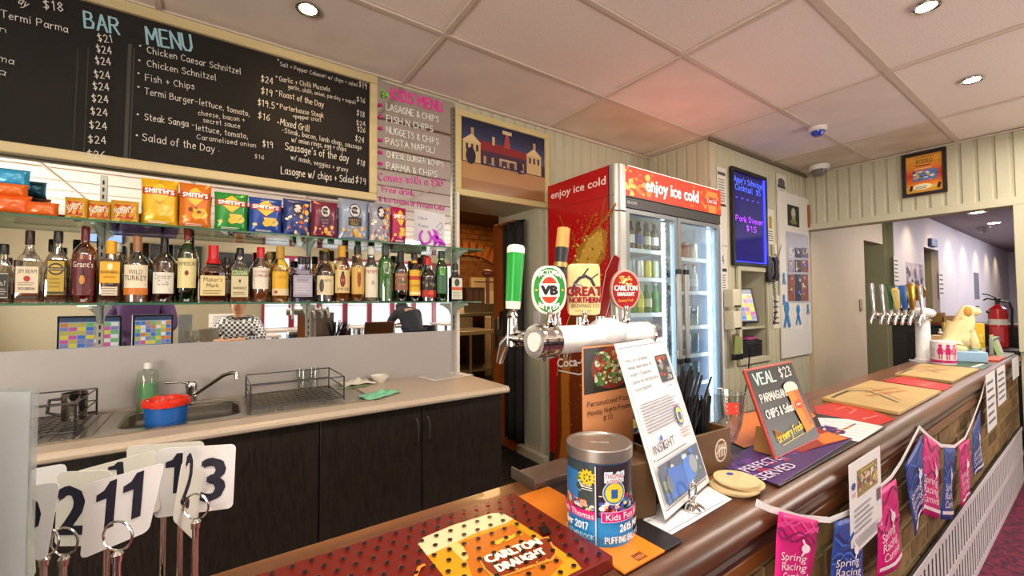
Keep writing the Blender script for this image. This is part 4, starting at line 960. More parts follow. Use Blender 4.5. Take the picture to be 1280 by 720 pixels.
# far kitchen furniture
kd = thing('kitchen_inner_door', 'pale framed inner door standing in the brick arch', 'door', (3.72, 6.0, .01))
MB().box((-.34, -.03, 0), (-.28, .04, 1.62)).box((.28, -.03, 0), (.34, .04, 1.62)).box((-.28, -.03, 1.56), (.28, .04, 1.62)).build('frame', mat('pale_door_paint', 'cdbf9c', .5), kd, smooth=False)
MB().box((-.28, .0, 0), (.28, .03, 1.56)).build('leaf', mat('pale_leaf_paint', 'c4b290', .5), kd, smooth=False)
MB().box((-.12, -.012, .95), (.12, .001, 1.4)).build('pane', mat('frosted_pane', 'dcd6c4', .3), kd, smooth=False)
kf = thing('kitchen_cold_cabinet', 'dark upright kitchen cabinet in front of the brick arch', 'cabinet', (3.22, 5.75, 0))
MB().box((-.16, -.2, 0), (.16, .2, 1.45)).build('body', mat('dark_brown_metal', '2d2320', .5), kf, .004)
for i in range(3): MB().box((-.14+i*.1, -.212, .9), (-.06+i*.1, -.2, 1.4)).build('door_panel', mat('brown_glass', '4a3a34', .25), kf, smooth=False)
MB().box((-.1, -.215, .95), (.12, -.212, 1.15)).build('red_notice', mat('dull_red', '8a2c24', .6), kf, smooth=False)
def kbench(loc, w, d, h, label, shelf=True):
    t = thing('steel_kitchen_bench', label, 'bench', loc)
    MB().box((-w/2, -d/2, h-.04), (w/2, d/2, h)).build('top', steel, t, .003)
    MB().box((-w/2, d/2-.02, h), (w/2, d/2, h+.12)).build('upstand', steel, t, .002)
    if shelf: MB().box((-w/2+.03, -d/2+.03, .3), (w/2-.03, d/2-.03, .33)).build('undershelf', steel, t, .002)
    for sx in (-1, 1):
        for sy in (-1, 1): MB().tube([(sx*(w/2-.04), sy*(d/2-.04), 0), (sx*(w/2-.04), sy*(d/2-.04), h-.04)], .018, 8).build('leg', steel, t)
kbench((1.9, 4.1, 0), 1.2, .6, .93, 'stainless kitchen bench seen through the opening, nearer one')
kbench((2.6, 5.2, 0), 1.8, .6, 1.08, 'stainless kitchen bench against the brick arch')
for i, (x, c, l) in enumerate(((2.35, 'b8a88a', 'tan crate on the far kitchen bench'), (2.62, 'c8bfae', 'pale tray stack on the far kitchen bench'))):
    b = thing('kitchen_crate', l, 'crate', (x, 5.1, 1.081)); MB().box((-.1, -.1, 0), (.1, .1, .01)).box((-.1, -.1, .01), (.1, -.09, .1+.03*i)).box((-.1, .09, .01), (.1, .1, .1+.03*i)).box((-.1, -.09, .01), (-.09, .09, .1+.03*i)).box((.09, -.09, .01), (.1, .09, .1+.03*i)).build('box', mat('crate'+c, c, .6), b, smooth=False)
pw = thing('power_point', 'white wall power point between curtain and red drinks fridge', 'socket', (2.079, 2.62, 1.10), rot=Matrix(((0, 0, -1), (-1, 0, 0), (0, 1, 0))))
MB().box((-.04, -.055, 0), (.04, .055, .01)).build('plate', white, pw, .003); MB().box((-.01, .01, .01), (.01, .035, .014)).build('switch', white, pw, .002)
tag(MB().box((2.03, 2.49, 0), (2.079, 3.15, .06)).build('baseboard_kitchen', creamw, None, .002), kind='structure')
# rubber mat with holes
rm = thing('rubber_mat', 'black perforated rubber floor mat in the kitchen opening', 'floor mat', (1.66, 2.35, 0.001))
mb = MB(); 
for i in range(28): mb.box((-.34+i*.025, -.6, 0), (-.332+i*.025, .75, .012))
for i in range(54): mb.box((-.34, -.6+i*.025, 0), (.343, -.592+i*.025, .012))
tag(mb.build('grid', mat('black_rubber', '1f1d1c', .6), rm, smooth=False), kind='stuff')
# framed photograph over the opening
SP = back(0, 1.23, 2.545)
fr = thing('framed_building_photo', 'wide cream framed photograph of a hotel building over the kitchen opening', 'picture', (0, 2.545, 1.23), rot=SP.rot)
q_ = SP.q((570, 134), (689, 167), (686, 262), (570, 241)); u0, u1 = (q_[0][0]+q_[3][0])/2, (q_[1][0]+q_[2][0])/2; v0, v1 = (q_[3][1]+q_[2][1])/2, (q_[0][1]+q_[1][1])/2-.004
fm = mat('cream_picture_frame', 'cdbf88', .45)
for a, b in (((u0, v0, -.03), (u1, v0+.045, 0)), ((u0, v1-.045, -.03), (u1, v1, 0)), ((u0, v0+.045, -.03), (u0+.045, v1-.045, 0)), ((u1-.045, v0+.045, -.03), (u1, v1-.045, 0))): MB().box(a, b).build('frame_rail', fm, fr, .005)
Q = Print(lambda u, v, h: (u, v, -.016+h)); a0, a1, b0, b1 = u0+.045, u1-.045, v0+.045, v1-.045; UW = a1-a0; VH = b1-b0
X = lambda s: a0+UW*s; Y = lambda s: b0+VH*s
for i in range(10): Q.rect(X(0), Y(.55+.045*i), X(1), Y(.55+.045*(i+1)+.001), ('5a5f7a', '53587a', '4b5074', '43496c', '3c4264', '353b5c', '2f3554', '2a2f4c', '252a44', '20253c')[i])
Q.rect(X(0), Y(0), X(1), Y(.40), 'b58a5e'); Q.rect(X(0), Y(0), X(1), Y(.16), '9c724c'); Q.rect(X(0), Y(.39), X(1), Y(.56), '3b2c44')
Q.poly([(X(.16), Y(.56)), (X(.22), Y(.74)), (X(.78), Y(.70)), (X(.84), Y(.56))], '8c2f34'); Q.rect(X(.18), Y(.40), X(.82), Y(.60), '4a3348')
for s in (.02, .76):
    Q.rect(X(s), Y(.40), X(s+.19), Y(.68), 'cdb47e'); Q.poly([(X(s-.01), Y(.68)), (X(s+.095), Y(.80)), (X(s+.20), Y(.68))], 'd8c290')
    for k in range(3): Q.rect(X(s+.03+k*.055), Y(.56), X(s+.055+k*.055), Y(.65), '3a3048')
    Q.rect(X(s+.085), Y(.78), X(s+.115), Y(.88), 'b89a68')
Q.rect(X(.34), Y(.70), X(.37), Y(.82), 'cdb47e'); Q.poly([(X(.47), Y(.7)), (X(.5), Y(.9)), (X(.53), Y(.9)), (X(.56), Y(.7))], 'a84a44'); Q.rect(X(.46), Y(.90), X(.57), Y(.95), 'e6d6a8'); Q.text('HOTEL', (X(.465), Y(.91)), (X(.565), Y(.91)), VH*.03, '7a2a28')
for k in range(6): Q.rect(X(.24+k*.09), Y(.41), X(.27+k*.09), Y(.52), 'b09a78')
Q.rect(X(.42), Y(.50), X(.62), Y(.53), 'c8b08a')
Q.ell(X(.10), Y(.48), .04, .06, '2c2438', 12); Q.ell(X(.67), Y(.45), .03, .045, '2f2438', 12); Q.blobs(X(.3), Y(.37), X(.98), Y(.43), 14, ['d8ccb4', '9aa0a8', '5c4a5a'], .008, .02, 3)
Q.build('photograph', fr, .18)

# ================================================================== DRINKS FRIDGE
FX0, FX1, FY0, FY1, FZ = 2.08, 3.325, 1.80, 2.48, 2.115
red = mat('glossy_fridge_red', 'c3161c', .25, noise=(3, .08)); silver = mat('satin_aluminium', 'b9b9b4', .35, metal=.7); charcoal = mat('charcoal_fridge_frame', '3a3b3e', .4)
icew = mat('fridge_white_liner', 'e6eef2', .4)
fg = thing('drinks_fridge', 'tall two-door glass drinks fridge with red side panel and lit red header', 'fridge', (FX0, FY0, 0)); W_ = FX1-FX0; D_ = FY1-FY0
MB().box((0, .06, .10), (.025, D_, FZ)).build('side_panel', red, fg, .002)
MB().box((W_-.025, .06, .10), (W_, D_, FZ)).build('side_panel', mat('blue_white_side', 'c9d4e6', .35), fg, .002)
MB().box((.025, D_-.03, .10), (W_-.025, D_, FZ)).box((.025, .08, FZ-.28), (W_-.025, D_-.03, FZ)).box((.025, .06, .10), (W_-.025, D_-.03, .22)).build('liner', icew, fg, smooth=False)
MB().box((.0, .06, 0), (W_, D_, .10)).build('base', black, fg, smooth=False)
MB().lathe([(.05, 0), (.05, .30)], 20, M=Matrix.Translation((.05, .05, FZ-.30)) @ Matrix.Diagonal((1, 1, 1, 1)), ang=(math.pi, 1.5*math.pi)).box((.05, 0, FZ-.30), (.085, .06, FZ)).box((0, .05, FZ-.30), (.02, .07, FZ)).build('header_cap', silver, fg)
MB().lathe([(.05, 0), (.05, FZ-.42)], 20, M=Matrix.Translation((.05, .05, .11)), ang=(math.pi, 1.5*math.pi)).box((.05, 0, .11), (.085, .06, FZ-.31)).box((0, .05, .11), (.02, .07, FZ-.31)).build('corner_post', silver, fg)
MB().box((W_-.02, 0, .11), (W_, .06, FZ-.30)).build('corner_post', mat('blue_white_side'), fg, .003)
HB = FZ-.205
hd = MB().box((.085, 0.002, HB), (W_, .06, FZ)).build('header', mat('header_box', '2b2223', .4), fg, .002)
Q = Print(lambda u, v, h: (u, .0015-h, v))
Q.rect(.09, HB+.008, W_-.004, FZ-.006, 'e2381c'); Q.blobs(.09, HB+.01, .38, FZ-.01, 46, ['f0702c', 'f08a34', 'f8c060', 'e8481c'], .008, .035, 4); Q.blobs(.8, HB+.01, W_-.01, FZ-.01, 40, ['f0702c', 'f08a34', 'e8481c'], .008, .025, 6)
Q.poly([(1.06, HB+.01), (1.16, HB+.01), (1.19, FZ-.03), (1.03, FZ-.03)], 'd8843c'); Q.rect(1.05, HB+.07, 1.17, HB+.13, 'b32a1a'); Q.text('Coca-Cola', (1.045, HB+.085), (1.175, HB+.085), .035, 'ffffff')
Q.up(); Q.text('enjoy ice cold', (.29, HB+.065), (.92, HB+.065), .088, 'ffffff', bold=.05); Q.build('lit_sign', fg, .4, .45)
slot = MB().box((.12, .005, FZ+.001), (W_-.04, .05, FZ+.004)).build('top_light_slot', mat('red_light_slot', 'ff8678', .4, emit=10), fg, smooth=False)
MB().box((.09, .0, HB-.07), (W_-.02, .06, HB-.004)).build('maker_strip', charcoal, fg, smooth=False)
q = Print(lambda u, v, h: (u, -h, v)); q.text('SKOPE', (.10, HB-.045), (.2, HB-.045), .02, 'd8d8d8'); q.build('maker_lettering', fg)
DZ1 = HB-.075; DM = (.085+W_-.02)/2
glassd = glassy('fridge_glass', 'eef6f8', .0)
for (a, b, hx, lab) in ((.09, DM-.004, DM-.045, ''), (DM+.004, W_-.022, DM+.045, '')):
    d = MB().box((a, .004, .13), (a+.035, .045, DZ1)).box((b-.035, .004, .13), (b, .045, DZ1)).box((a+.035, .004, .13), (b-.035, .045, .17)).box((a+.035, .004, DZ1-.03), (b-.035, .045, DZ1)).build('door', mat('door_frame_silver', '8a9094', .35, metal=.5), fg, .002)
    MB().box((a+.035, .02, .17), (b-.035, .026, DZ1-.03)).build('pane', glassd, d, smooth=False)
    hh = MB().box((hx-.022, -.035, .82), (hx+.022, -.02, 1.42)).box((hx-.02, -.02, .84), (hx+.02, .004, .88)).box((hx-.02, -.02, 1.36), (hx+.02, .004, 1.40)).build('handle', silver, d, .004)
    MB().box((hx-.026, -.037, 1.42), (hx+.026, -.015, 1.455)).build('handle_end', black, d, .003); MB().box((hx-.026, -.037, .785), (hx+.026, -.015, .82)).build('handle_end', black, d, .003)
tube_m = mat('fridge_lamp_tube', 'dcecff', .3, emit=13)
for x in (DM-.09, W_-.085, .13):
    MB().box((x-.010, .055, .26), (x+.010, .075, DZ1-.04)).build('lamp_tube', tube_m, fg, .004)
wire = mat('white_coated_wire', 'e8ecee', .4)
LV = (.30, .55, .83, 1.13, 1.38, 1.58); LVR = (.30, .58, .80, 1.02, 1.29, 1.55)
for (a, b, lv) in ((.10, DM-.02, LV), (DM+.02, W_-.06, LVR)):
    for z in lv:
        s_ = MB().box((a, .10, z-.012), (b, .115, z+.016)).box((a, D_-.07, z-.012), (b, D_-.06, z))
        for i in range(18): x = a+(b-a)*(i+.5)/18; s_.box((x-.002, .115, z-.006), (x+.002, D_-.07, z))
        tag(s_.build('wire_shelf', wire, fg, smooth=False), kind=None)
MB().box((DM-.02, .09, .22), (DM-.012, .12, DZ1-.02)).build('divider_strip', wire, fg, smooth=False)
st = MB()
for z in range(44): st.box((DM-.05, .082, .3+z*.035), (DM-.03, .09, .315+z*.035))
tag(st.build('pilaster_slots', mat('slot_dark'), fg, smooth=False), kind='stuff')
# print on the red side
Q = Print(lambda u, v, h: (-h-.0003, D_-u, v)); SF = Sheet((FX0, FY1, 0), (0, -1, 0), (0, 0, 1)); qf = SF.q
Q.text('enjoy ice cold', SF.uv(689, 249), SF.uv(757, 230), .055, 'ffe8e4', bold=.03)
Q.line([SF.uv(684, 263), SF.uv(768, 243)], .003, '8c0f14'); Q.up()
Q.blobs(.10, 1.30, .64, 1.80, 420, ['e8641c', 'd9481a', 'b8341a', 'f09a3c', 'c9501c'], .003, .009, 21, 5)
Q.poly(qf((718, 392), (748, 392), (742, 342), (757, 322), (760, 290), (748, 282), (736, 295), (722, 310), (718, 330), (724, 345)), 'b07a2a'); Q.poly(qf((722, 330), (735, 300), (752, 285), (755, 310), (744, 330), (728, 340)), 'd6ab48')
for a, b in (((738, 296), (768, 262)), ((750, 290), (757, 248)), ((745, 288), (770, 255)), ((722, 318), (716, 290)), ((712, 300), (700, 270)), ((728, 300), (742, 270))): Q.line([SF.uv(*a), SF.uv(*b)], .012, 'a8641c')
Q.up(); Q.blobs(*SF.uv(716, 380), *SF.uv(756, 290), 90, ['e6c05c', 'c98a2c', 'f2dc8c', '9a6420'], .005, .018, 8, 6); Q.blobs(*SF.uv(722, 300), *SF.uv(765, 255), 70, ['d98a2c', 'b8641c', 'e8b04a'], .003, .010, 9, 5)
Q.poly(qf((748, 400), (758, 340), (768, 318), (776, 322), (772, 345), (757, 400)), 'a01018'); Q.line(qf((748, 400), (758, 340), (768, 318), (776, 322), (772, 345), (757, 400)), .006, 'f0c8c4', True); Q.up()
gl = qf((690, 600), (697, 540), (696, 470), (702, 425), (714, 392), (752, 392), (758, 430), (756, 480), (752, 540), (752, 600)); Q.poly(gl, '7a3414')
Q.poly(qf((697, 600), (703, 540), (702, 470), (707, 430), (716, 430), (712, 480), (714, 560), (712, 600)), 'c07428'); Q.poly(qf((735, 600), (738, 500), (742, 430), (750, 430), (746, 520), (744, 600)), '9c4c1a')
Q.blobs(*SF.uv(700, 600), *SF.uv(752, 425), 240, ['c88a3c', 'e0b468', '5c240e', 'a05c20'], .003, .008, 13, 6)
Q.line(qf((697, 470), (703, 425), (714, 392)), .006, 'e0c080'); Q.up(); Q.text('Coca-Cola', SF.uv(698, 459), SF.uv(753, 455), .062, 'ffffff', shear=.12, bold=.05); Q.line([SF.uv(700, 463), SF.uv(725, 468), SF.uv(750, 459)], .010, 'ffffff')
Q.build('side_print', fg, .3)
# what stands in the fridge
CN = {}
ORD = ('leftmost column', 'second column', 'middle column', 'fourth column', 'rightmost column')
ROW = ('front row', 'back row')
def can(loc, c, lab, g): 
    t = MB().lathe([(.024, 0), (.031, .008), (.031, .112), (.026, .122), (.0255, .124), (0, .121)], 14).build('drink_can', mat('can_'+c, c, .3, metal=.3), None, loc=loc); return tag(t, lab, 'can', g)
def fbot(loc, glass, labc, lab, g, cap='c9a43a'):
    t = thing('beer_bottle', lab, 'bottle', loc, group=g); MB().lathe([(.028, 0), (.030, .005), (.030, .12), (.024, .145), (.013, .165), (.0125, .205), (0, .206)], 14).build('glass_body', mat('fb_'+glass, glass, .15, spec=.7), t)
    MB().lathe([(.0305, .04), (.0305, .10)], 14).build('label', mat('fbl_'+labc, labc, .5), t); MB().lathe([(.0145, .2), (.0145, .212), (0, .213)], 12).build('cap', mat('cap_'+cap, cap, .3), t)
ox, oy = FX0, FY0
for i in range(5):
    for j in range(2): fbot((ox+.22+i*.09, oy+.15+j*.08, 1.597), ('2a2a1c', '3a1c10', '1c1410', '20331c', '3a1c10')[i], ('c9342a', 'e6e0d0', '2a4a9a', 'e0d8c0', 'd8d8d8')[i], '%s beer bottle with %s label, top left fridge shelf, %s, %s' % (('dark', 'brown', 'blackish', 'dark green', 'brown')[i], ('red', 'cream', 'blue', 'ivory', 'white')[i], ORD[i], ROW[j]), 'beer bottles, top shelf behind the left fridge door')
    for j in range(2): can((ox+.22+i*.09, oy+.15+j*.08, 1.397), ('d8d4cc', '8a8f94', 'e0dcd0', 'd8c84a', 'b8c4a0')[i], '%s drink can, second left fridge shelf, %s, %s' % (('cream', 'grey', 'ivory', 'yellow', 'pale green')[i], ORD[i], ROW[j]), 'drink cans behind the left fridge door')
    for j in range(2): fbot((ox+.22+i*.09, oy+.15+j*.08, 1.147), ('2f7a2c', '3a8a34', 'b8b43a', '2a6a28', '3f8f3a')[i], ('d8d8c0', '7ab04a', 'e6d84a', 'd0d8b0', '3a6a3a')[i], '%s bottle, third left fridge shelf, %s, %s' % (('green', 'bright green', 'yellow', 'deep green', 'light green')[i], ORD[i], ROW[j]), 'green bottles, third shelf behind the left fridge door', 'e0d8b8')
    for k_, z in enumerate((.847, .567, .317)): fbot((ox+.22+i*.09, oy+.15, z), ('5a2a14', '2f6a2c', '3a3a40')[k_], ('d8d0c0', 'c8d0d8', 'd8a84a')[k_], '%s bottle, %s shelf of left fridge door, %s' % (('brown', 'green', 'grey')[k_], ('fourth', 'fifth', 'lowest')[k_], ORD[i]), 'bottles, lower shelves behind the left fridge door')
for k_, z in enumerate(LVR):
    for i in range(4):
        loc = (ox+.74+i*.12, oy+.16, z+.018)
        if k_ in (5,):
            if i > 1: can((ox+.74+i*.12, oy+.16, z+.018), ('8a2a2c', 'e4e0dc')[i-2], '%s drink can on the top shelf of the right fridge door' % ('red', 'white')[i-2], 'drink cans behind the right fridge door')
        elif k_ == 4: fbot(loc, 'c8ccd0' if i else '2c1c18', 'e0e4e8', '%s bottle with red cap, second shelf of right fridge door, %s' % ('clear' if i else 'dark', ('leftmost', 'second from left', 'third from left', 'rightmost')[i]), 'bottles, second shelf behind the right fridge door', 'b0342c')
        else:
            t = MB().lathe([(.028, 0), (.028, .004), (.036, .15), (.033, .15), (.024, .01), (0, .01)], 14).build('chilled_glass', glassy('frosted_chilled_glass', 'e8eef0', .3, .2, 'e0e8ec', .1), None, loc=loc); tag(t, 'empty chilled glass, %s shelf of right fridge door, %s' % (('lowest', 'fifth', 'fourth', 'third')[k_], ('leftmost', 'second from left', 'third from left', 'rightmost')[i]), 'glass', 'glasses chilling behind the right fridge door')
# ================================================================== WALL RIGHT OF THE FRIDGE
SWp = back(0, 1.23, 1.938)
def sheet(sh, corners, label, cat='notice', name='wall_notice', bg='dcd8cc', draw=None, thick=.001, greek=None, m=None, rough=.6):
    """corners bl br tr tl in pixels"""
    q = sh.q(*corners); u0 = (q[0][0]+q[3][0])/2; u1 = (q[1][0]+q[2][0])/2; v0 = (q[0][1]+q[1][1])/2; v1 = (q[2][1]+q[3][1])/2
    s2 = Sheet(sh.O+sh.U*u0+sh.V*v0, sh.U, sh.V); t = s2.thing(name, label, cat)
    w, h = u1-u0, v1-v0
    MB().box((0, 0, -thick), (w, h, 0)).build('sheet', m or mat('sheet_'+bg, bg, rough), t, smooth=False)
    P_ = Print(); 
    if greek: P_.greek(w*.1, h*.08, w*.9, h*.9, greek, '5c5c5c')
    if draw: draw(P_, w, h)
    if P_.v: P_.build('print', t, rough)
    return t, s2, w, h
# notices, screens and boards on the wall beside the fridge
def hd_(P_, w, h):
    P_.rect(w*.08, h*.90, w*.92, h*.94, '4a4a4a'); P_.greek(w*.12, h*.55, w*.88, h*.86, 9, '6a6a70'); P_.rect(w*.1, h*.5, w*.9, h*.53, '2a2a2a')
sheet(SWp, ((898, 305), (909, 308), (908, 211), (896, 208)), 'tall narrow price list hung left of the lit menu board, upper half', draw=hd_)
sheet(SWp, ((899, 365), (910, 366), (909, 309), (898, 307)), 'narrow price list hung under the tall one beside the fridge', draw=lambda P_, w, h: (P_.rect(w*.1, h*.45, w*.9, h*.52, '2a2a2a'), P_.text('4', (w*.3, h*.62), (w*.6, h*.62), h*.2, '333333'), P_.greek(w*.1, h*.08, w*.85, h*.4, 6)))
# lit menu board
def ledb(P_, w, h):
    P_.rect(0, 0, w, h, '1c1648')
t = None
q = SWp.q((913, 330), (955, 336), (957, 221), (912, 211)); u0 = (q[0][0]+q[3][0])/2; u1 = (q[1][0]+q[2][0])/2; v0 = (q[0][1]+q[1][1])/2; v1 = (q[2][1]+q[3][1])/2
s2 = Sheet(SWp.O+SWp.U*u0+SWp.V*v0, SWp.U, SWp.V); t = s2.thing('light_up_menu_board', 'black framed edge-lit blue board with glowing handwriting above the hatch', 'sign'); w, h = u1-u0, v1-v0
for a, b in (((0, 0, 0), (w, .035, .03)), ((0, h-.035, 0), (w, h, .03)), ((0, .035, 0), (.03, h-.035, .03)), ((w-.03, .035, 0), (w, h-.035, .03))): MB().box(a, b).build('frame_rail', black, t, .004)
MB().box((.03, .035, .004), (w-.03, h-.035, .010)).build('panel', mat('blue_lit_panel', '2a2878', .12, emit=.16), t, smooth=False)
MB().box((w-.042, .035, .010), (w-.03, h-.035, .022)).box((.03, .035, .010), (.036, h-.035, .018)).build('led_edge', mat('blue_led', '2a30ff', .4, emit=5), t, smooth=False)
MB().box((.05, .035, .010), (w-.05, .041, .018)).build('led_edge', mat('blue_led'), t, smooth=False)
Q = Print(lambda u, v, h_: (u, v, .0105+h_))
for tx, v, hh, c, a, b in (("Appy's Schnitzel", .86, .05, '4a6cff', .1, .92), ('Cocktail  $5', .78, .05, '4a6cff', .12, .85), ('* * * * *', .69, .02, '6a5cff', .12, .8), ('Pork Dinner', .46, .05, 'b04cff', .12, .9), ('$15', .37, .05, 'b04cff', .4, .7)):
    Q.text(tx, (w*a, h*v), (w*b, h*v), hh, c, True, .12, .3)
tag(Q.build('glowing_writing', t, .5, 1.6), kind='stuff')
# hatch with till screen
hx0, hz0 = NX0, NZ0
ts = thing('touch_screen_till', 'tilted touch screen till standing in the wall hatch', 'till', (4.09, 2.06, .985), rad(-32))
Mt = Matrix.Rotation(rad(-18), 4, 'X')
MB().box((-.19, -.02, .03), (.19, .02, .38), 0, Mt).build('housing', black, ts, .005)
MB().box((-.06, .0, 0), (.06, .12, .03)).box((-.03, .03, .03), (.03, .06, .2)).build('stand', black, ts, .003)
def scr(F, w, h, seed, name, par, em=1.0):
    Q = Print(F); q = random.Random(seed); Q.rect(0, 0, w, h, '9fb0cc')
    Q.rect(0, h*.86, w, h, '3a4a6a')
    for j in range(6):
        for i in range(7):
            Q.rect(w*(.02+i*.14), h*(.03+j*.135), w*(.145+i*.14), h*(.15+j*.135), q.choice(['e0d23c', '4a7ac8', 'd85a9c', 'e8e4dc', '7ab86a', 'd8843c', 'c8b44a', '8a8ab8'])); Q.h -= Q.step
    Q.up(); return Q.build(name, par, .2, em)
scr(lambda u, v, h_: tuple(Mt @ Vector((-.17+u, -.021-h_, .05+v))), .34, .31, 3, 'screen', ts, .55)
cd_ = thing('cash_drawer', 'black cash drawer in the hatch under the till screen', 'cash drawer', (4.13, 2.10, .7005))
MB().box((-.2, -.13, 0), (.2, .15, .15)).build('case', black, cd_, .004); MB().box((-.185, -.136, .02), (.185, -.13, .13)).build('drawer', mat('dark_grey_metal', '26262a', .35), cd_, .002); MB().lathe([(.008, 0), (.008, .006)], 12, M=Matrix.Translation((0, -.142, .075)) @ Matrix.Rotation(rad(-90), 4, 'X')).build('lock', steel, cd_)
pd = thing('hatch_papers', 'pink and dark folder lying on top of the cash drawer', 'folder', (4.12, 2.03, .851))
MB().box((-.12, -.06, 0), (.14, .06, .012)).build('folder', black, pd); MB().box((-.06, -.061, .012), (.12, .05, .03)).build('pink_pad', mat('pink_card', 'b04a8a', .6), pd, .002)
hs_ = slab('hatch_shelf', (NX0+.001, 1.955, .965), (NX1-.001, 2.298, .983), cream, None, .002, None, 'cream shelf across the hatch carrying the till screen', 'shelf')
for (z, l) in ((1.25, 'white plastic paper towel box left of the hatch, upper of two'), (1.06, 'white plastic box left of the hatch, lower of two')):
    b = thing('wall_box', l, 'dispenser', (3.645, 1.94, z)); MB().box((-.06, -.09, -.08), (.06, 0, .08)).build('cover', mat('ivory_plastic', 'd8d2bc', .4), b, .008); MB().box((-.05, -.093, -.075), (.05, -.09, -.06)).build('slot', black, b, smooth=False)
wp = thing('wall_pamphlet_rack', 'small rack of leaflets hooked on the wall below the two white boxes', 'leaflet rack', (3.69, 1.90, .72)); MB().box((-.07, -.03, 0), (.07, 0, .05)).build('tray', black, wp, .003)
MB().box((-.06, -.022, .01), (.05, -.012, .20), 0, Matrix.Rotation(rad(8), 4, 'Y')).build('leaflet', mat('olive_leaflet', '8a9a5a', .5), wp); MB().box((-.03, -.008, .01), (.06, -.002, .22), 0, Matrix.Rotation(rad(-6), 4, 'Y')).build('leaflet', mat('brown_leaflet', '6a4a3a', .5), wp)
cbk = thing('power_cord', 'black cord hanging down the wall under the hatch', 'cord', (0, 0, 0)); MB().tube([(3.86, 1.90, .86), (3.90, 1.88, .80), (3.90, 1.90, .55), (3.83, 1.90, .40), (3.81, 1.92, .2)], .006, 6).build('flex', black, cbk)  # plain power cord running down the wall
# sheets right of the lit board
sheet(SWp, ((959, 305), (968, 306), (968, 262), (957, 261)), 'yellow crested certificate right of the lit blue board', draw=lambda P_, w, h: (P_.rect(w*.3, h*.45, w*.7, h*.8, 'b09a4a'), P_.greek(w*.1, h*.08, w*.9, h*.4, 5)))
sheet(SWp, ((971, 243), (983, 247), (983, 220), (970, 216)), 'top notice in the column with a printed black logo', draw=lambda P_, w, h: (P_.ell(w*.5, h*.62, w*.35, h*.2, '5a5a60'), P_.rect(w*.1, h*.35, w*.9, h*.5, '4a4a50'), P_.greek(w*.15, h*.08, w*.85, h*.3, 3)))
sheet(SWp, ((972, 317), (983, 318), (983, 246), (971, 243)), 'tall typed notice with a pink handwritten number at its foot', draw=lambda P_, w, h: (P_.rect(w*.15, h*.9, w*.7, h*.93, '4a4a4a'), P_.greek(w*.1, h*.35, w*.9, h*.86, 14), P_.text('5', (w*.3, h*.06), (w*.65, h*.06), h*.16, 'e0609a', True, .12)))
# perspex board with photos and ribbons
t, s3, w, h = sheet(back(0, 1.23, 1.925), ((976, 448), (1012, 443), (1013, 245), (975, 243)), 'white pinboard with photo pockets and blue ribbons by the corner', 'pinboard', 'pinboard', 'd9d8d2', thick=.012)
def onb(c, label, cat, name, bg, draw=None, gk=None, off=.002):
    ss = Sheet(s3.O+s3.N*(off+.0), s3.U, s3.V); return sheet(ss, c, label, cat, name, bg, draw, .001, gk)
onb(((985, 283), (999, 283), (999, 257), (984, 257)), 'small dark photograph with a pale figure at the top of the pinboard', 'photo', 'pinned_photo', '23261f', lambda P_, w, h: (P_.ell(w*.5, h*.6, w*.18, h*.28, 'b8b4a4'), P_.ell(w*.5, h*.2, w*.3, h*.1, '6a7a3c'), P_.rect(w*.35, h*.3, w*.65, h*.5, '8a8a7a')))
pk = onb(((983, 379), (1011, 378), (1012, 292), (984, 292)), 'clear pocket sheet of small photographs on the pinboard', 'photo display', 'photo_pocket_sheet', 'aeb0c0')
q = random.Random(9); i_ = 0
for r_, (ya, yb) in enumerate(((310, 322), (325, 340), (343, 376))):
    for c_ in range(3):
        xa = 985.5+c_*8.6; cl = q.choice(['4a4038', '6b5a78', '303444', 'c8c4cc', '8a4a2c', '5a4ab0', '9a94a8']); i_ += 1
        ss = Sheet(s3.O+s3.N*.006, s3.U, s3.V)
        sheet(ss, ((xa, yb), (xa+7.6, yb), (xa+7.6, ya), (xa, ya)), 'small photo in the pocket sheet, %s row, %s' % (('top', 'middle', 'bottom')[r_], ('left', 'centre', 'right')[c_]), 'photo', 'pocket_photo', cl, lambda P_, w, h: P_.blobs(w*.08, h*.08, w*.92, h*.92, 8, ['d8d4d8', '7a6ae0', '2a2a34', 'b89a7a'], w*.08, w*.22, q.randint(0, 99)))
def ribbon(px, py, hpx, lab, c='2f7fc4', par=None):
    c0 = s3.O+s3.N*.003; ss = Sheet(c0, s3.U, s3.V); u, v = ss.uv(px, py); hh = abs(ss.uv(px, py-hpx)[1]-v)
    s4 = Sheet(ss.O+ss.U*u+ss.V*v, ss.U, ss.V); t = s4.thing('awareness_ribbon', lab, 'ribbon')
    P_ = MB(); w_ = hh*.13
    pts = [(-.25*hh, 0), (-.05*hh, .45*hh), (.14*hh, .78*hh), (.1*hh, .95*hh), (0, hh), (-.1*hh, .95*hh), (-.14*hh, .78*hh), (.05*hh, .45*hh), (.25*hh, 0)]
    for k, (a, b) in enumerate(zip(pts, pts[1:])):
        d = Vector((b[0]-a[0], b[1]-a[1])).normalized(); n = Vector((-d.y, d.x))*w_/1.2; z = .001+.0004*k; e = d*w_*.3
        vs = [(a[0]-e.x+n.x, a[1]-e.y+n.y, z), (a[0]-e.x-n.x, a[1]-e.y-n.y, z), (b[0]+e.x-n.x, b[1]+e.y-n.y, z), (b[0]+e.x+n.x, b[1]+e.y+n.y, z)]; P_.add(vs, [(0, 1, 2, 3)])
    P_.build('loop', mat('ribbon_'+c, c, .6), t, smooth=False)
onb(((993, 412), (1003, 411), (1003, 381), (993, 382)), 'white paper square carrying a thin blue ribbon on the pinboard', 'notice', 'ribbon_card', 'e4e2e0')
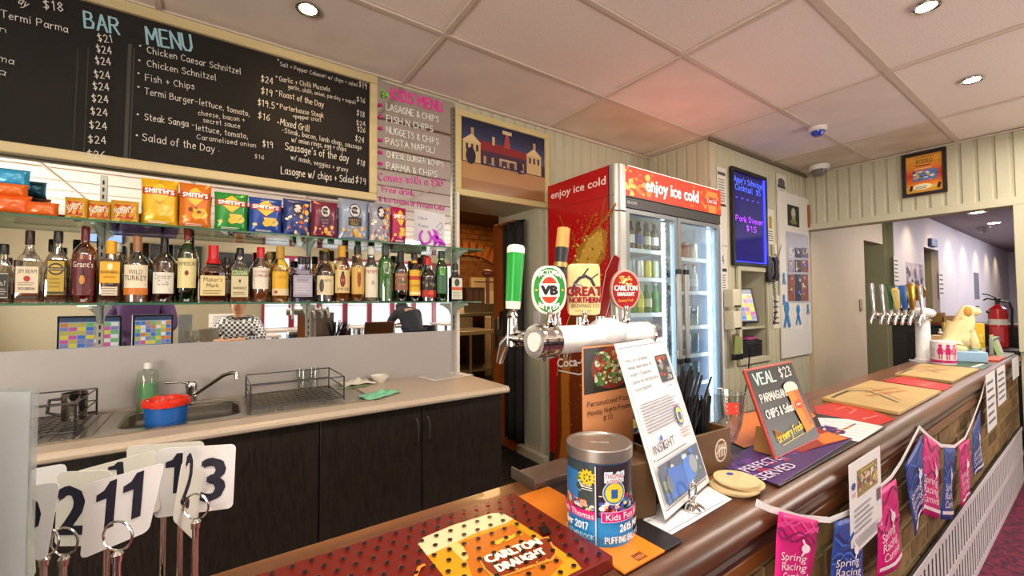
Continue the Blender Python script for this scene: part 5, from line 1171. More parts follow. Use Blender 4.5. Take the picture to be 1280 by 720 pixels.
ribbon(984, 408, 28, 'largest blue paper ribbon, low on the pinboard'); ribbon(998, 405, 22, 'thin blue ribbon on a white paper square'); ribbon(980, 355, 13, 'small blue ribbon at the left edge beside the photo pockets'); ribbon(980, 381, 12, 'small blue ribbon at left edge below the photo pockets'); ribbon(1010, 392, 11, 'small blue ribbon at the right edge of the pinboard')
sheet(SWp, ((978, 443), (985, 442), (985, 414), (978, 414)), 'narrow list with yellow heading below the largest ribbon', draw=lambda P_, w, h: (P_.rect(0, h*.9, w, h, 'e6d23c'), P_.greek(w*.1, h*.1, w*.9, h*.85, 6)))
sheet(SWp, ((966, 410), (975, 411), (975, 370), (966, 369)), 'plain white sheet behind the telephone cord', greek=5)
# wall telephone
ph = thing('wall_telephone', 'black wall telephone with coiled cord right of the hatch', 'telephone', at(965, 336, 'y', 1.90))
MB().box((-.07, 0, -.13), (.07, .035, .12)).build('base', black, ph, .008)
MB().tube([(-.03, -.04, .10), (-.03, -.055, .06), (-.03, -.05, 0), (-.03, -.055, -.07), (-.03, -.035, -.11)], [.03, .022, .018, .022, .03], 12).build('handset', black, ph)
mb = MB(); 
for i in range(12): mb.box((.01+(i % 3)*.017, -.005, .03-(i//3)*.025), (.022+(i % 3)*.017, 0, .045-(i//3)*.025))
tag(mb.build('keypad', mat('grey_keys', '8a8a8a', .5), ph, smooth=False), kind='stuff')
cp = []; 
for i in range(150): 
    a = i*.9; k = i/150; cp.append((-.03+.012*math.cos(a)+.03*math.sin(k*3), -.02+.012*math.sin(a), -.12-k*.42+.0))
MB().tube(cp+[(.02, -.02, -.40)], .0035, 5).build('coiled_cord', black, ph)
bx = thing('junction_box', 'small cream junction box with cable above the telephone', 'box', at(966, 312, 'y', 1.93)); MB().box((-.02, -.03, -.05), (.02, 0, .05)).build('box', mat('ivory_plastic'), bx, .004); MB().tube([(0, -.02, -.05), (.05, -.02, -.08), (.1, -.02, -.02), (.14, -.02, .05)], .004, 6).build('cable', mat('grey_cable', '6a6a64', .5), bx)
# poster on the header wall
SR = side(0, 1.23, 5.355)
def rodeo(P_, w, h):
    for i in range(12): P_.rect(w*.09, h*(.09+.068*i), w*.91, h*(.09+.068*(i+1)), ('d8a03c', 'e8b43c', 'e88a2c', 'e06c24', 'd8541f', 'c8401c', 'd8501c', 'e8702c', 'e88c34', 'e09434', 'e8a43c', 'eaa83c')[i])
    P_.ell(w*.45, h*.2, w*.22, h*.07, 'f6ecc4'); P_.text('RODEO', (w*.33, h*.74), (w*.70, h*.74), h*.09, '3a1c10'); P_.greek(w*.3, h*.66, w*.72, h*.71, 1, '3a1c10'); P_.text('CAMPDRAFT', (w*.28, h*.86), (w*.74, h*.86), h*.03, '7a3418')
    P_.rect(w*.24, h*.34, w*.80, h*.58, '5a7ab0'); P_.blobs(w*.25, h*.35, w*.79, h*.57, 26, ['e8dcc0', '2a3a6a', 'c8a06a', '8a6a4a', 'd8d8e0'], w*.02, w*.06, 4); P_.greek(w*.28, h*.6, w*.75, h*.64, 1, 'f6e4b0')
    for x in (.2, .82): P_.poly([(w*(x-.05), h*.14), (w*x, h*.26), (w*(x+.05), h*.22), (w*(x+.01), h*.12)], '2a1410')
    P_.greek(w*.3, h*.15, w*.6, h*.22, 2, '5a3020')
t, s5, w, h = sheet(SR, ((1129, 248), (1186, 239), (1182, 184), (1127, 195)), 'black framed orange rodeo poster above the wide opening', 'picture', 'framed_rodeo_poster', 'e08a2c', rodeo, .01, rough=.3)
for a, b in (((0, 0, 0), (w, .028, .02)), ((0, h-.028, 0), (w, h, .02)), ((0, .028, 0), (.028, h-.028, .02)), ((w-.028, .028, 0), (w, h-.028, .02))): MB().box(a, b).build('frame_rail', black, t, .003)
sheet(side(0, 1.23, 5.37), ((1276, 345), (1310, 340), (1310, 285), (1275, 293)), 'upper white sheet on the right wall beside the opening', greek=8)
sheet(side(0, 1.23, 5.37), ((1275, 405), (1310, 402), (1310, 345), (1274, 350)), 'lower white sheet on the right wall beside the opening', greek=8)
yp = slab('orange_corner_strip', (5.34, 1.90, 2.03), (5.352, 1.93, 2.28), mat('orange_varnished_wood'), None, 0, None, 'short orange timber strip in the corner at the lintel end', 'timber strip')
# ceiling fittings
def downlight(loc, label, power, warm='ffcf8a', spot=110, d=.09, group=None):
    t = thing('ceiling_downlight', label, 'light', loc, group=group)
    MB().lathe([(d*.42, -.002), (d*.60, -.006), (d*.62, 0)], 24).build('trim_ring', chrome, t)
    MB().lathe([(0, -.003), (d*.42, -.003)], 20).build('lamp', mat('lamp_warm', 'ffe9b8', .3, emit=30), t)
    if power:
        l = light('SPOT', 'downlight_beam', (loc[0], loc[1], loc[2]-.02), power, warm, (loc[0], loc[1], 0), spot=spot, blend=.9, rad_=.03)
    return t
p = at(385, 11, 'z', ZC); downlight((p.x, p.y, ZC-.001), 'glaring ceiling downlight over the sink bench in front of the blackboard', 14, spot=150)
p = at(1158, 8, 'z', ZC); downlight((p.x, p.y, ZC-.001), 'ceiling downlight over the counter nearest the top edge of the photo', 25)
p = at(1215, 100, 'z', ZC); downlight((p.x, p.y, ZC-.001), 'ceiling downlight over the far end of the counter near the header wall', 25)
p = at(1022, 159, 'z', ZC); al_ = thing('blue_alarm_dome', 'white ceiling sounder with blue lens in front of the header wall', 'alarm', (p.x, p.y, ZC-.001))
MB().lathe([(.055, -.035), (.065, -.025), (.065, 0)], 24).build('base', mat('white_plastic'), al_); MB().lathe([(0, -.075), (.03, -.07), (.046, -.05), (.048, -.035)], 24).build('lens', mat('blue_lens', '1f3fb4', .15, spec=.8), al_)
p = at(1024, 213, 'y', 1.72); cc = thing('security_camera', 'white domed security camera in the ceiling corner above the pinboard', 'camera', (p.x-.0, 1.72, ZC-.001))
MB().lathe([(.085, -.05), (.09, -.03), (.09, 0)], 24).build('base', mat('white_plastic'), cc); MB().lathe([(0, -.115), (.03, -.108), (.06, -.08), (.07, -.05)], 24).build('dome', mat('smoked_dome', '6d6a64', .15, spec=.8), cc)
# ================================================================== ROOM BEYOND THE OPENING
for i, (x, g) in enumerate(((10.9, 'nearer'), (12.7, 'farther'))):
    downlight((x, 1.34, ZF-.001), '%s of the two downlights visible in the ceiling beyond the opening' % g, 0, d=.2)
for i in range(7): light('SPOT', 'wall_washer', (9.4+i*1.5, 1.55, ZF-.03), 45, 'ffdcae', (9.4+i*1.5, 1.95, .6), spot=100, blend=1)
cc = thing('security_camera', 'dark small security camera on the far ceiling beyond the opening', 'camera', (13.2, 1.55, ZF-.001)); MB().lathe([(0, -.13), (.06, -.11), (.1, -.05), (.11, 0)], 16).build('dome', mat('smoked_dome'), cc)
SH = back(0, 1.23, YF-.006)
sheet(SH, ((1134, 364), (1155, 364), (1155, 330), (1133, 329)), 'dark collage poster left of the tan doorway in the far hall', 'poster', 'hall_poster', 'b8b0b4', lambda P_, w, h: P_.blobs(0, 0, w, h, 30, ['5a4a5a', '8a7a8a', '3a3440', 'd0c8cc', '9a5a6a'], w*.05, w*.14, 5), .005)
sheet(SH, ((1118, 356), (1124, 356), (1124, 320), (1117, 320)), 'narrow notice column on the far hall wall edge', greek=6)
sheet(SH, ((1174, 372), (1180, 372), (1180, 338), (1174, 338)), 'small white notice right of the tan doorway in the far hall', greek=5)
sheet(SH, ((1218, 374), (1224, 374), (1224, 341), (1218, 341)), 'narrow framed mirror strip on the far hall wall', 'picture', 'hall_wall_frame', '8d8f9a', None, .03, rough=.2)
slab('hall_sign', (10.75, 1.90, 2.22), (11.2, 1.95, 2.36), mat('blue_sign', '3c4a78', .5), None, .004, None, 'small blue sign above the tan doorway in the hall', 'sign')
tag(slab('wall_hall_room_back', (9.9, 2.9, -.19), (12.4, 2.95, ZF), mat('olive_tan_wall', '9a8656', .6)), kind='structure')
lk = thing('wall_switch_box', 'small cream box on the beige wall beyond the opening', 'switch', at(1077, 380, 'y', 1.945)); MB().box((-.05, -.03, -.07), (.05, .005, .07)).build('box', mat('ivory_plastic'), lk, .006)
# dark back counter and things on it
bc = thing('back_counter', 'black counter in the room beyond the opening', 'counter', (6.35, 1.0, -.19))
MB().box((-.25, -.75, 0), (.25, .42, 1.14)).build('carcass', mat('black_laminate', '1c1a1a', .45), bc, smooth=False); MB().box((-.28, -.78, 1.14), (.28, .45, 1.18)).build('top', mat('black_top', '252120', .3), bc, .004)
MB().box((-.256, -.70, .70), (-.25, .30, 1.08)).build('open_bay', mat('very_dark', '0c0c0d', .6), bc, smooth=False)
MB().box((-.282, -.78, 1.165), (-.279, .45, 1.182)).build('red_edge', mat('red_trim', '8a2430', .5), bc, smooth=False)
def cbox(name, loc, s, c, label, cat='box', lid=None, rz=0):
    t = thing(name, label, cat, loc, rz); MB().box((-s[0]/2, -s[1]/2, 0), (s[0]/2, s[1]/2, s[2])).build('carton', mat('card_'+c, c, .7), t, .003)
    if lid: MB().box((-s[0]/2-.003, -s[1]/2-.003, s[2]*.7), (s[0]/2+.003, s[1]/2+.003, s[2]+.003)).build('lid', mat('card_'+lid, lid, .6), t, .003)
    return t
cbox('cardboard_box', (6.25, 1.15, .991), (.2, .22, .10), '8a6a2c', 'brown cardboard box on the black counter beyond the opening')
cbox('small_carton', (6.25, .99, .991), (.1, .08, .07), 'b8946a', 'small tan carton beside the brown box on the black counter')
cbox('napkin_holder', (6.2, 1.33, .991), (.12, .1, .15), '2a2422', 'dark napkin holder behind the far beer font', 'holder')
# fire extinguisher
fe = thing('fire_extinguisher', 'red fire extinguisher with white label beyond the opening, near the right jamb', 'fire extinguisher', (5.86, .62, .79)); fe.scale = (.78, .78, .86); 
rdm = mat('extinguisher_red', 'b8141c', .25, coat=.5)
MB().lathe([(.072, 0), (.08, .01), (.08, .36), (.07, .41), (.03, .44), (.02, .46)], 24).build('cylinder', rdm, fe)
MB().lathe([(.0812, .24), (.0812, .30)], 20).build('label', mat('label_white', 'd8d4d0', .5), fe); 
Q = Print(lambda u, v, h_: (-(.081+h_)*math.cos(u), -(.081+h_)*math.sin(u), v)); Q.rect(-.5, .06, .6, .22, 'c8404a', 6); Q.greek(-.45, .07, .55, .21, 6, 'e8d0cc'); Q.build('instructions', fe)
MB().lathe([(.018, .45), (.018, .50), (.028, .505), (.028, .52), (0, .525)], 14).tube([(0, 0, .50), (-.0, .08, .52), (0, .11, .50)], .008, 8).tube([(0, 0, .52), (0, .07, .56), (0, .12, .57)], .007, 8).build('valve_handle', black, fe)
MB().tube([(0, -.02, .49), (0, -.09, .48), (0, -.11, .40), (0, -.10, .1)], .011, 8).build('hose', black, fe)
ebk = slab('extinguisher_stand', (5.6, .44, -.19), (6.02, .8, .789), mat('black_laminate'), None, .004, None, 'black cabinet carrying the fire extinguisher beyond the opening', 'cabinet')
# ================================================================== ON THE BAR
SZ = Sheet((0, 0, ZB), (1, 0, 0), (0, 1, 0))
def flat(name, label, cat, corners=None, rect=None, t=.003, m=None, bg='ffffff', draw=None, rough=.4, z0=0, part='mat', bev=.0008):
    """a thin thing lying on the bar; corners in pixels of its top face or rect in world x0,y0,x1,y1"""
    sz = Sheet((0, 0, ZB+z0+t), (1, 0, 0), (0, 1, 0))
    poly = sz.q(*corners) if corners else [(rect[0], rect[1]), (rect[2], rect[1]), (rect[2], rect[3]), (rect[0], rect[3])]
    a = sum((poly[i][0]*poly[(i+1) % len(poly)][1]-poly[(i+1) % len(poly)][0]*poly[i][1]) for i in range(len(poly)))
    if a < 0: poly = poly[::-1]
    cx = sum(p[0] for p in poly)/len(poly); cy = sum(p[1] for p in poly)/len(poly)
    th = thing(name, label, cat, (cx, cy, ZB+z0+.0003))
    MB().prism([(x-cx, y-cy) for x, y in poly], 0, t).build(part, m or mat('flat_'+bg+str(rough), bg, rough), th, bev if t > .0025 else 0, smooth=False)
    if draw:
        P_ = Print(lambda u, v, h: (u-cx, v-cy, t+h)); draw(P_, sz); P_.build('print', th, rough)
    return th
# perforated red drip tray with the beer picture
def drip(P_, s):
    q = lambda *ps: [(min(max(u, -.14), .545), min(max(v, .503), .785)) for u, v in s.q(*ps)]
    P_.poly(q((641.6, 648.9), (672, 667.5), (720, 702), (742, 722), (700, 790), (600, 790), (570, 740), (550, 715), (534, 695), (566, 665), (613, 645)), 'c48f16')
    P_.poly(q((575, 678), (640, 656), (665, 672), (705, 703), (690, 760), (610, 770), (590, 720)), 'b5641a')
    P_.poly(q((522.6, 681), (528.7, 672.8), (566, 657), (613.7, 642.3), (627, 641.5), (641.6, 649), (633, 654.8), (592, 668), (570, 679), (534, 695.4)), 'cfc69c')
    P_.poly(q((571, 678), (579, 684), (586, 698), (580, 703), (566, 689), (560, 682)), 'd8bc70')
    P_.blobs(*s.uv(620, 683), *s.uv(650, 665), 26, ['c98f1c', 'e0b03c', '9a6a1a'], .003, .009, 2)
    P_.poly(q((597.8, 699.4), (640, 684), (685.4, 671.5), (696.6, 692.7), (690.7, 702), (655, 714), (619, 726), (606, 714)), 'c98f3c'); P_.poly(q((600, 700), (640, 686), (684, 673.5), (694, 692.7), (688, 700.5), (655, 712), (621, 723.5), (608, 713)), '7a2f16')
    P_.text('CARLTON', s.uv(611, 706), s.uv(678, 681.5), .021, 'f0ead8', bold=.09); P_.text('DRAUGHT', s.uv(625, 717), s.uv(684, 694), .019, 'f0ead8', bold=.09); P_.text('Brewery Fresh', s.uv(648, 718), s.uv(688, 704), .009, 'e8a03c', True, .13)
    P_.line([s.uv(518, 728), s.uv(524, 712), s.uv(530, 709)], .006, 'e8842c')
    x0, y0 = s.uv(641, 634); h = P_.h
    for j in range(11):
        for i in range(25):
            x = .535-i*.0285-(.01425 if j % 2 else 0); y = .512+j*.0262
            if y > .785 or x < -.14: continue
            P_.h = h; P_.ell(x, y+.0008, .0046, .0046, '7a4a40', 10); P_.h = h+P_.step; P_.ell(x, y, .0042, .0042, '0c0a0a', 10)
    P_.h = h+2*P_.step; P_.poly(s.q((672, 662), (683, 659.5), (690, 668), (680, 671.5)), '0c0a0a')
flat('drip_tray', 'dark red perforated metal drip tray printed with a glass of beer', 'tray', rect=(-.15, .497, .553, .79), t=.022, bg='64180f', rough=.25, draw=drip, part='tray', bev=.002)
flat('orange_mat', 'orange rubber bar mat under the round money tin, beside the drip tray', 'bar mat', rect=(.557, .476, .665, .80), t=.004, bg='d87a1c', draw=lambda P_, s: (P_.rect(.60, .482, .625, .50, '7a3a1c'), P_.text('FRESH', (.602, .485), (.623, .485), .008, 'e8a04c')))
flat('black_mat', 'narrow black bar mat right of the orange mat', 'bar mat', rect=(.666, .476, .72, .80), t=.004, bg='1d1b1e', draw=None)
stt = thing('steel_channel_tray', 'flat dull steel tray with upturned lip at the bar back edge', 'tray', (.70, .855, ZB+.0003))
MB().box((-.07, -.05, 0), (.10, .04, .016)).build('plate', mat('worn_steel', '8d8076', .4, metal=.7, noise=(20, .2)), stt, .001); MB().box((-.075, -.055, .0), (-.07, .045, .028)).build('lip', mat('worn_steel'), stt, .0008)
# money tin
tc = at(750, 662, 'z', ZB+.004); a0 = math.atan2(-tc.y, -tc.x); RT = .061
tn = thing('money_tin', 'round collecting tin with silver slotted lid and printed picture wrap', 'tin', (tc.x, tc.y, ZB+.0045)); HT = .172
MB().lathe([(RT-.002, 0), (RT, .003), (RT, HT-.022)], 48).build('can', mat('tin_blue_wrap', '2a5a8c', .3), tn)
MB().lathe([(RT+.001, HT-.024), (RT+.0025, HT-.022), (RT+.0025, HT-.002), (RT+.001, HT), (RT-.004, HT), (RT-.006, HT-.003), (0, HT-.003)], 48).build('lid', mat('tin_lid_metal', 'a8a49e', .3, metal=.8), tn)
MB().box((-.019, -.0022, HT-.003), (.019, .0022, HT-.0018), 0, Matrix.Rotation(a0+rad(95), 4, 'Z')).build('coin_slot', mat('slot_silver', 'e8e6e0', .2, metal=.9), tn)
Q = Print(lambda u, v, h: ((RT+.0004+h)*math.cos(a0+u/RT), (RT+.0004+h)*math.sin(a0+u/RT), v), .0002)
Q.rect(-.12, .0, .12, .052, '2a8ccf', 48); Q.rect(-.10, .052, -.006, .146, '33444a', 20); Q.rect(-.006, .052, .10, .146, '2c2630', 20)
Q.blobs(-.085, .052, -.01, .08, 60, ['e8c83c', 'd8a08a', '4a6ac0', 'e8e0d8', 'c03a3a', '8a9ad0'], .004, .008, 3); Q.blobs(-.002, .052, .085, .092, 70, ['b8242c', '3a5ac0', 'e0b09a', 'e8e4e0', '2a9a9a', 'd8c8a8', '6a4a9a'], .004, .008, 5)
Q.rect(-.085, .08, -.04, .13, '2c6fae', 10); Q.blobs(-.045, .085, -.012, .128, 20, ['5a6a4a', '7a8a8a', '384a3a', 'b8c4c8'], .003, .009, 8)
Q.ell(-.022, .122, .0125, .0125, 'e8c41c', 16); Q.ell(-.022, .122, .0075, .0075, '4a5a54', 14); Q.ell(-.022, .122, .003, .003, 'e8c41c', 10)
for k in range(6): a = k*math.pi/3; Q.line([(-.022, .122), (-.022+.009*math.cos(a), .122+.009*math.sin(a))], .0022, 'e8c41c')
for k in range(12): a = k*math.pi/6; Q.line([(-.022+.011*math.cos(a), .122+.011*math.sin(a)), (-.022+.0145*math.cos(a), .122+.0145*math.sin(a))], .003, 'e8c41c')
Q.greek(-.033, .098, -.010, .106, 2, 'e8e8e8')
Q.ell(.026, .098, .021, .022, 'e8e4e0', 24); Q.ell(.026, .098, .0195, .0205, '2a7ac0', 24); Q.ell(.026, .098, .0165, .0175, 'e8c83c', 22)
Q.rect(.020, .088, .032, .104, '2a5aa8', 3); Q.blobs(.008, .116, .046, .136, 26, ['cfe4f2'], .005, .008, 2); Q.rect(.009, .116, .044, .132, 'cfe4f2', 6)
Q.up(); Q.up(); Q.text('THOMAS', (.009, .124), (.043, .124), .0085, 'c0202c'); Q.text('& FRIENDS', (.012, .1165), (.040, .1165), .0055, 'c0202c')
Q.rect(-.11, .048, -.008, .064, 'c81c74', 24); Q.rect(.002, .046, .11, .065, 'e8a8cc', 20); Q.rect(.0035, .0475, .11, .0635, 'c81c74', 20)
Q.up(); Q.text('ith Thomas', (-.072, .0505), (-.010, .0505), .0105, 'ffffff'); Q.text('Kids Fun Ride', (.010, .0505), (.095, .0505), .0115, 'ffffff')
Q.text('ber 2017', (-.066, .030), (-.020, .030), .012, 'ffffff', True, .16); Q.text('26th March', (.034, .029), (.096, .029), .0125, 'ffffff', True, .16)
Q.text('AT GEMBROOK', (-.075, .014), (-.009, .014), .0088, 'a8dcf2', True, .14); Q.text('PUFFING BILLY RAIL', (.008, .0105), (.098, .0105), .0105, 'ffffff', True, .13)
Q.poly([(-.0075, 0), (-.0055, 0), (-.0055, .146), (-.0075, .146)], 'c8ccd0'); Q.build('picture_wrap', tn, .3)
# standing notice in its ring clip holder
SA = lean((832, 650), (887, 602), (768, 430), ZB+.012)
# proportions follow the plane through the bottom edge
u1_ = SA.w; v1_ = SA.h_
ntc = SA.thing('standing_notice', 'white printed charity notice standing upright, leaning back in a chrome ring holder', 'sign')
MB().box((0, 0, -.0015), (u1_, v1_, 0)).build('sheet', mat('notice_paper', 'dfe0e4', .45), ntc, smooth=False)
P_ = Print(); m_ = .012
X_ = lambda s_: u1_*s_; Y_ = lambda s_: v1_*s_
P_.line([(m_, m_), (u1_-m_, m_), (u1_-m_, v1_-m_), (m_, v1_-m_)], .0012, '3a3f50', True)
for i, tx in enumerate(("Help Luri's grandson", 'Adrian raise money for', 'Insight - Education', 'Centre for the Blind and', 'Vision Impaired')):
    P_.text(tx, (X_(.10+.0*i), Y_(.875-.045*i)), (X_(.10+.021*len(tx)), Y_(.875-.045*i)), v1_*.020, '4a4c58', True, .13)
P_.rect(X_(.66), Y_(.70), X_(.92), Y_(.88), '3a4048'); P_.blobs(X_(.67), Y_(.71), X_(.91), Y_(.87), 18, ['6a8a4a', 'c8ccd0', '22262c', 'a8442c', '8a9098'], .006, .02, 3); P_.rect(X_(.77), Y_(.72), X_(.81), Y_(.86), '5a3a30'); P_.greek(X_(.74), Y_(.665), X_(.86), Y_(.675), 1)
P_.greek(X_(.10), Y_(.44), X_(.86), Y_(.62), 10, '8a8c98')
P_.text('INS GHT', (X_(.10), Y_(.325)), (X_(.53), Y_(.325)), v1_*.052, '2a2c3c'); P_.rect(X_(.285), Y_(.325), X_(.305), Y_(.372), '2a2c3c'); P_.ell(X_(.295), Y_(.395), .006, .006, '2a5ab8', 12); P_.greek(X_(.10), Y_(.285), X_(.8), Y_(.30), 1, '3a3c4c')
P_.ell(X_(.77), Y_(.47), u1_*.075, v1_*.065, '2a6ab8', 20); P_.ell(X_(.77), Y_(.47), u1_*.06, v1_*.052, 'e0c83c', 20); P_.rect(X_(.74), Y_(.44), X_(.80), Y_(.49), '2a5aa8')
P_.text('THOMAS', (X_(.69), Y_(.525)), (X_(.85), Y_(.525)), v1_*.014, 'c0202c'); P_.text('THOMAS', (X_(.70), Y_(.33)), (X_(.88), Y_(.33)), v1_*.016, 'c0202c'); P_.greek(X_(.68), Y_(.355), X_(.9), Y_(.39), 2, 'c06a6a')
P_.rect(X_(.07), Y_(.055), X_(.93), Y_(.265), '47556a'); P_.blobs(X_(.08), Y_(.06), X_(.92), Y_(.26), 46, ['4a6a3c', '7a8a6a', '2a3440', 'b8c0c4', '3a6ab8'], .005, .016, 12); P_.poly([(X_(.15), Y_(.07)), (X_(.50), Y_(.06)), (X_(.55), Y_(.20)), (X_(.22), Y_(.23))], '2f62b4'); P_.poly([(X_(.50), Y_(.08)), (X_(.72), Y_(.10)), (X_(.70), Y_(.23)), (X_(.52), Y_(.22))], '3a72c8'); P_.ell(X_(.72), Y_(.17), u1_*.08, v1_*.055, '8a9098', 18); P_.ell(X_(.18), Y_(.15), u1_*.05, v1_*.05, '5a6470', 18)
P_.build('print', ntc, .45)
rc_ = thing('ring_clip_stand', 'chrome ring clip base holding the standing notice', 'stand', at(866, 636, 'z', ZB+.001)); rc_.location.z = ZB+.0025
MB().lathe([(.024, 0), (.024, .003), (.018, .007), (.008, .010), (.006, .014), (0, .015)], 24).build('base', chrome, rc_)
dv = (SA.U*-1).normalized()
MB().tube([Vector((0, 0, .034))+SA.U*(.019*math.cos(a))+Vector((0, 0, .021*math.sin(a))) for a in [2*math.pi*i/20 for i in range(21)]], .0025, 8).build('ring', chrome, rc_)
flat('white_flyer', 'white printed sheet lying under the standing notice', 'paper', corners=((800, 683), (806, 640), (870, 600), (915, 624), (868, 652), (815, 682)), t=.0008, z0=.0005, bg='dcdce0', draw=lambda P_, s: (P_.line(s.q((812, 678), (862, 650), (905, 626)), .0015, '4a4f5c'), P_.text('the last', s.uv(797, 640) if False else s.uv(806, 655), s.uv(826, 645), .008, '4a4a50')))
# pizza notice behind the tin
Ap = pt(729, 560, .895); Bp = pt(790, 560, .985); U_ = Vector((Bp.x-Ap.x, Bp.y-Ap.y, 0)); O_ = Vector((Ap.x, Ap.y, ZB+.002)); SPz = Sheet(O_, U_, (0, 0, 1)); tl = SPz.uv(737, 433); tr = SPz.uv(790, 441)
pz = SPz.thing('pizza_notice', 'upright pizza night flyer with salad pizza photo behind the money tin', 'sign'); wz, hz = tr[0], tl[1]
MB().box((0, 0, -.0015), (wz, hz, 0)).build('sheet', mat('flyer_terracotta', 'c98a5c', .4), pz, smooth=False); MB().box((0, -.001, -.03), (wz, .004, .0)).build('foot', clear, pz, smooth=False)
P_ = Print(); vt = SPz.uv(735, 493)[1]; P_.rect(.004, vt, wz-.004, hz-.004, '2c2a26'); P_.ell(wz*.58, (vt+hz)/2, wz*.42, (hz-vt)*.46, '7a3424', 24); P_.blobs(wz*.22, vt+.014, wz*.93, hz-.014, 150, ['3f6a2c', '7a9a5a', '4a7a34', 'c8d0b0', 'b84a34', 'd8c8a0', '6a8a6a'], .003, .010, 4); P_.up()
for i, (tx, py) in enumerate((('Personalised Pizza', 505), ('Monday Nights Frozen', 516), ('$10', 526))):
    a = SPz.uv(742, py); P_.text(tx, (.012 if i < 2 else .06, a[1]-.004), (wz-.012 if i < 2 else .09, a[1]-.004), .010, '3a2a24', True, .14)
P_.build('print', pz, .4)
# timber straw box
sbx = thing('straw_box', 'brown timber straw box with a white carved emblem beside the standing notice', 'box', (.985, .668, ZB+.001), rad(-4)); wb_ = mat('brown_box_timber', '64451f', .45, noise=(8, .3), stretch=(1, 4, 4))
L2, D2, H2 = .16, .052, .108
MB().box((-L2, -D2, 0), (L2, -D2+.008, H2)).box((-L2, D2-.008, 0), (L2, D2, H2)).box((-L2, -D2+.008, 0), (-L2+.008, D2-.008, H2)).box((L2-.008, -D2+.008, 0), (L2, D2-.008, H2)).box((-.004, -D2+.008, .008), (.004, D2-.008, H2-.01)).box((-L2+.008, -D2+.008, 0), (L2-.008, D2-.008, .008)).build('box', wb_, sbx, .0015)
P_ = Print(lambda u, v, h: (u, -D2-h, v)); P_.ell(.115, .055, .026, .03, 'd8cdb8', 20); P_.ell(.115, .055, .022, .026, '6d4a28', 20)
for k in range(5): P_.line([(.10+k*.007, .04), (.103+k*.007, .07)], .0035, 'd8cdb8')
P_.line([(.095, .05), (.115, .062), (.135, .058)], .004, 'd8cdb8'); P_.build('emblem', sbx)
cbox('timber_caddy', (.735, .605, ZB+.001), (.07, .07, .115), '5a3f20', 'small brown timber caddy behind the money tin and the standing notice', 'box', None, rad(-10))
stw = MB(); q = random.Random(4); STR = black
strawm = MB().tube([(0, 0, 0), (0, 0, .21)], .0033, 6).mesh('drinking_straw', black, True)
def straw(x, y, z, tx, ty, L, grp, lab):
    o = link(bpy.data.objects.new('drinking_straw', strawm)); M = Matrix.Translation((x, y, z)) @ Matrix.Rotation(ty, 4, 'Y') @ Matrix.Rotation(tx, 4, 'X') @ Matrix.Diagonal((1, 1, L/.21, 1)); o.matrix_world = M; return tag(o, lab, 'straw', grp)
for k in range(34):
    a = q.uniform(.955, 1.0); b = q.uniform(.66, .69); straw(a, b, ZB+.012, q.uniform(-.10, .06), q.uniform(-.35, .55), q.uniform(.24, .275), 'long black straws in the straw box', 'long black drinking straw standing in the timber box beside the standing notice')
for k in range(30):
    a = q.uniform(1.01, 1.09); b = q.uniform(.645, .67); straw(a, b, ZB+.012, q.uniform(-.1, .04), q.uniform(-.15, .3), q.uniform(.16, .185), 'short black straws in the straw box', 'short black drinking straw at the right end of the timber box')
# plastic jug, coasters
jg = thing('plastic_goblet', 'clear stemmed plastic goblet with red label behind the coasters', 'goblet', at(908, 572, 'z', ZB)+Vector((0, 0, .0005)))
MB().lathe([(.042, 0), (.044, .003), (.018, .012), (.010, .035), (.028, .055), (.043, .10), (.052, .165), (.054, .185), (.056, .187), (.0515, .185), (.040, .10), (.022, .058), (0, .045)], 24).build('bowl', clear, jg)
aj = math.atan2(-jg.location.y, -jg.location.x)+.35
Q = Print(lambda u, v, h: ((.0535+h)*math.cos(aj+u), (.0535+h)*math.sin(aj+u), v)); Q.rect(-.33, .135, .33, .168, 'c83c2c', 6); Q.greek(-.28, .14, .28, .163, 2, 'f0dcc8'); Q.build('label', jg)
MB().tube([(.05, .02, .16), (.075, .03, .15), (.07, .028, .10), (.042, .018, .09)], .005, 8).build('handle', clear, jg)
crd = mat('cork_board_card', 'cbb285', .8, noise=(40, .12)); q = random.Random(8)
cc0 = at(921, 611, 'z', ZB)
for k in range(6):
    t = thing('beer_coaster', ('bottom round card coaster of the stack beside the standing notice', 'second round coaster from the bottom of the stack', 'third round coaster up in the stack', 'fourth round coaster up in the stack', 'second from top round coaster in the stack', 'top round coaster of the stack, small blue emblem printed on it')[k], 'coaster', (cc0.x+q.uniform(-.012, .012), cc0.y+q.uniform(-.008, .008), ZB+.0005+k*.0042))
    MB().lathe([(.050, 0), (.0505, .002), (.050, .0040), (0, .0040)], 32).build('card', crd, t)
    if k == 5: P_ = Print(lambda u, v, h: (u, v, .0040+h)); P_.ell(.012, .022, .010, .008, '3a4a8a', 14); P_.build('emblem', t)
